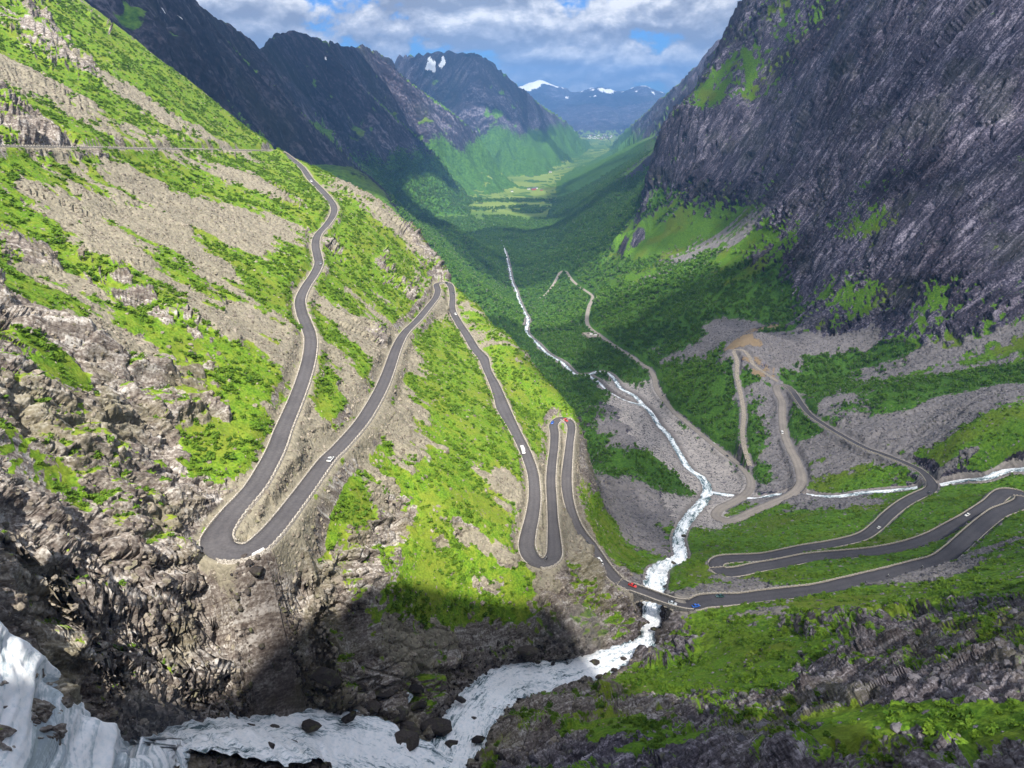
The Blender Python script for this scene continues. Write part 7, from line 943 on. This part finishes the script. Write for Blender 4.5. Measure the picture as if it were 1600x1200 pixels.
# ================================================================ farms and the far village
M_HW = plain('house_white', (.80, .80, .78), .7); M_HR = plain('house_red', (.36, .06, .04), .7); M_RF = plain('roof_slate', (.10, .10, .11), .7); M_WIN = plain('window_glass', (.03, .04, .05), .1, .6)
def house_kit(L, Wd, H_, Rf):
    wall = box_me('wall', L, Wd, H_, M_HW, (0, 0, H_ / 2)); o = .5
    V = [(-L / 2 - o, -Wd / 2 - o, H_ - .2), (L / 2 + o, -Wd / 2 - o, H_ - .2), (L / 2 + o, Wd / 2 + o, H_ - .2), (-L / 2 - o, Wd / 2 + o, H_ - .2), (-L / 2 - o, 0, H_ + Rf), (L / 2 + o, 0, H_ + Rf)]
    me = bpy.data.meshes.new('roof'); me.from_pydata(V, [], [(0, 1, 5, 4), (2, 3, 4, 5), (0, 4, 3), (1, 2, 5), (3, 2, 1, 0)]); me.materials.append(M_RF); me.update(); return wall, me, box_me('window', 1.6, .1, 1.6, M_WIN), box_me('door', 1.3, .1, 2.3, M_TRIM)
HK = [house_kit(14, 9, 6.5, 4), house_kit(20, 11, 7, 5), house_kit(30, 14, 10, 6)]
def house(x, y, k, rot, red, label, group, detail):
    z = float(ZF.ravel()[int(np.argmin((X - x) ** 2 + (Y - y) ** 2))]) + ZC; wall, roof, win, door = HK[k]; e = bpy.data.objects.new('house', None); e.location = (x, y, z - .5); e.rotation_euler = (0, 0, rot); link(e); tag(e, label, 'house', group)
    w = link(bpy.data.objects.new('wall', wall), e)
    if red: w.material_slots[0].link = 'OBJECT'; w.material_slots[0].material = M_HR
    link(bpy.data.objects.new('roof', roof), e)
    if detail:
        Wd = (9, 11, 14)[k]
        for q in (-4.2, -1.5, 4.2):
            g = link(bpy.data.objects.new('window', win), e); g.location = (q, -Wd / 2 - .04, 3.6)
        g = link(bpy.data.objects.new('door', door), e); g.location = (1.4, -Wd / 2 - .04, 1.6)
for x, y in VILLAGE: house(x, y, random.choice((1, 2, 2)), random.uniform(0, 3), random.random() < .12, 'tiny pale house in the far village where the valley ends', 'houses of the far village', False)
for x, y, k, red, lab in FARMS: house(x, y, k, random.uniform(-.5, .5), red, lab, 'farm buildings on the valley floor', True)
HAZE = 7.8e-5
CLOUDS = [(430, 600, -280, 370, 560, 1, 'broad white cloud over the lower hairpins'), (930, 1480, 0, 470, 640, 2, 'broad white cloud over the right-hand rock wall'), (210, 1230, -400, 260, 170, 3, 'small white cloud over the birch wood'),
          (-900, 2300, 0, 700, 900, 4, 'large white cloud over the near left range'), (60, 2650, -540, 480, 480, 5, 'white cloud over the middle of the valley'), (-880, 3650, 0, 520, 620, 6, 'large white cloud over the far left range'), (-200, 6500, 0, 620, 520, 7, 'white cloud over the snow-flecked peak'), (800, 3300, 100, 600, 900, 8, 'white cloud over the far right wall')]
# ---- the large dark rocks standing in and beside the stream
for x, y, z, s in STREAM_ROCKS:
    me = random.choice(list(SRC['stone_d'].objects)).data; o = bpy.data.objects.new('boulder', me); o.location = (x, y, z + ZC + .12 * s); o.scale = (s * .56, s * .46, s * random.uniform(.26, .36)); o.rotation_euler = (random.gauss(0, .15), random.gauss(0, .15), random.uniform(-.6, .6)); link(o); tag(o, 'dark wet boulder standing in the white torrent', 'boulder', 'dark boulders in the torrent')
# ================================================================ crest added behind the viewpoint, shaped so its shadow fills the gorge
def add_shade_ridge():
    n, m = 120, 60; xs = np.linspace(-560, 600, n); ys = np.linspace(-520, -30, m); XX, YY = np.meshgrid(xs, ys, indexing='ij')
    top = np.interp(xs, [-560, -280, -100, -40, -12, 10, 80, 100, 116, 210, 330, 600], [285, 285, 285, 288, 335, 364, 364, 310, 235, 210, 200, 180])[:, None]
    prof = np.interp(ys, [-520, -230, -215, -120, -60, -30], [.55, 1.0, 1.0, .35, .02, -.06])[None]
    Zr = top * prof + ZC + 6 * fbm2(XX / 60, YY / 60, 4, 400) * (prof < .98); P = np.stack([XX, YY, Zr], -1).reshape(-1, 3)
    c = np.zeros((n * m, 4)); c[:, 0] = .35; b = np.zeros((n * m, 4)); b[:, 3] = .5
    o = mesh_np('ridge', P, grid_faces(n, m), M_MID, None, True, {'cover_a': ('FLOAT_COLOR', c), 'cover_b': ('FLOAT_COLOR', b), 'wet': ('FLOAT', np.zeros(n * m))}); tag(o, 'rocky mountain ridge rising behind the viewpoint', 'mountain', kind='structure')
add_shade_ridge()
# ================================================================ clouds drifting over the valley
def mat_cloud(thick):
    m = bpy.data.materials.new('cloud'); m.use_nodes = True; t = m.node_tree; t.nodes.clear(); N = t.nodes.new; o = N('ShaderNodeOutputMaterial'); mx = N('ShaderNodeMixShader'); tr = N('ShaderNodeBsdfTransparent'); ad = N('ShaderNodeMixShader'); df = N('ShaderNodeBsdfDiffuse'); tl = N('ShaderNodeBsdfTranslucent')
    df.inputs[0].default_value = tl.inputs[0].default_value = (.93, .94, .96, 1); ad.inputs[0].default_value = .55; t.links.new(df.outputs[0], ad.inputs[1]); t.links.new(tl.outputs[0], ad.inputs[2]); mx.inputs[0].default_value = thick
    t.links.new(tr.outputs[0], mx.inputs[1]); t.links.new(ad.outputs[0], mx.inputs[2]); t.links.new(mx.outputs[0], o.inputs[0]); return m
M_CLOUD = mat_cloud(.32); M_THIN = mat_cloud(.2); M_THICK = mat_cloud(.62)
CLOUD_Z = 2750.0
def cloud(gx, gy, gz, rx, ry, seed, label, mat, rot=0.):
    """puffy cloud whose shadow falls round the ground spot gx, gy, gz"""
    k = (CLOUD_Z - (gz + ZC)) / SUN_DIR.z; cxx, cyy = gx + SUN_DIR.x * k, gy + SUN_DIR.y * k
    bm = bmesh.new(); bmesh.ops.create_icosphere(bm, subdivisions=5, radius=1); co = np.array([v.co[:] for v in bm.verts]); bm.verts.ensure_lookup_table()
    n = 0; a = 1.
    for q in range(4): n = n + a * noise3(co[:, 0] * 1.7 * 2 ** q + seed * 7.3, co[:, 1] * 1.7 * 2 ** q, co[:, 2] * 1.7 * 2 ** q, 500 + seed + q); a *= .55
    rad = 1 + .42 * n; p = co * rad[:, None]; hz = .28 * min(rx, ry); p = np.stack([p[:, 0] * rx, p[:, 1] * ry, np.where(p[:, 2] < 0, p[:, 2] * .25, p[:, 2]) * hz], 1)
    for v, w in zip(bm.verts, p): v.co = w
    me = bpy.data.meshes.new('cloud'); bm.to_mesh(me); bm.free(); me.polygons.foreach_set('use_smooth', np.ones(len(me.polygons), bool)); me.materials.append(mat); o = bpy.data.objects.new('cloud', me); o.location = (cxx, cyy, CLOUD_Z); o.rotation_euler = (0, 0, rot); link(o); tag(o, label, 'cloud', 'clouds over the valley')
for q in CLOUDS: cloud(*q, M_THICK if q[5] in (4, 6) else (M_THIN if q[5] == 3 else M_CLOUD))
# ================================================================ haze
def haze():
    m = bpy.data.materials.new('haze'); m.use_nodes = True; t = m.node_tree; t.nodes.clear(); o = t.nodes.new('ShaderNodeOutputMaterial'); v = t.nodes.new('ShaderNodeVolumePrincipled')
    v.inputs['Color'].default_value = (.22, .50, 1.0, 1); v.inputs['Density'].default_value = HAZE; v.inputs['Anisotropy'].default_value = .1; t.links.new(v.outputs[0], o.inputs['Volume'])
    x0, x1, y0, y1, z0, z1 = -22000, 22000, -900, 23000, -60, 1480
    V = [(x, y, z) for x in (x0, x1) for y in (y0, y1) for z in (z0, z1)]; f = [(0, 1, 3, 2), (4, 6, 7, 5), (0, 4, 5, 1), (2, 3, 7, 6), (0, 2, 6, 4), (1, 5, 7, 3)]
    ob = mesh_np('haze', V, f, m); tag(ob, 'thin blue summer haze filling the valley air', 'haze', kind='stuff')
haze()
def mist(x, y, z, sx, sy, sz, dens, label):
    m = bpy.data.materials.new('spray_mist'); m.use_nodes = True; t = m.node_tree; t.nodes.clear(); o = t.nodes.new('ShaderNodeOutputMaterial'); v = t.nodes.new('ShaderNodeVolumePrincipled'); v.inputs['Color'].default_value = (.93, .96, 1., 1); v.inputs['Density'].default_value = dens; t.links.new(v.outputs[0], o.inputs['Volume'])
    bm = bmesh.new(); bmesh.ops.create_icosphere(bm, subdivisions=4, radius=1)
    for q in bm.verts: c = np.array(q.co[:]); k = 1 + .22 * float(noise3(c[:1] * 2 + x, c[1:2] * 2, c[2:] * 2, 9)[0]); q.co = (c[0] * sx * k, c[1] * sy * k, c[2] * sz * k)
    me = bpy.data.meshes.new('spray_mist'); bm.to_mesh(me); bm.free(); me.materials.append(m); ob = bpy.data.objects.new('spray_mist', me); ob.location = (x, y, z + ZC); link(ob); tag(ob, label, 'mist', kind='stuff')
for q in MIST: mist(*q)
print('done', round(time.time() - T_START, 1))
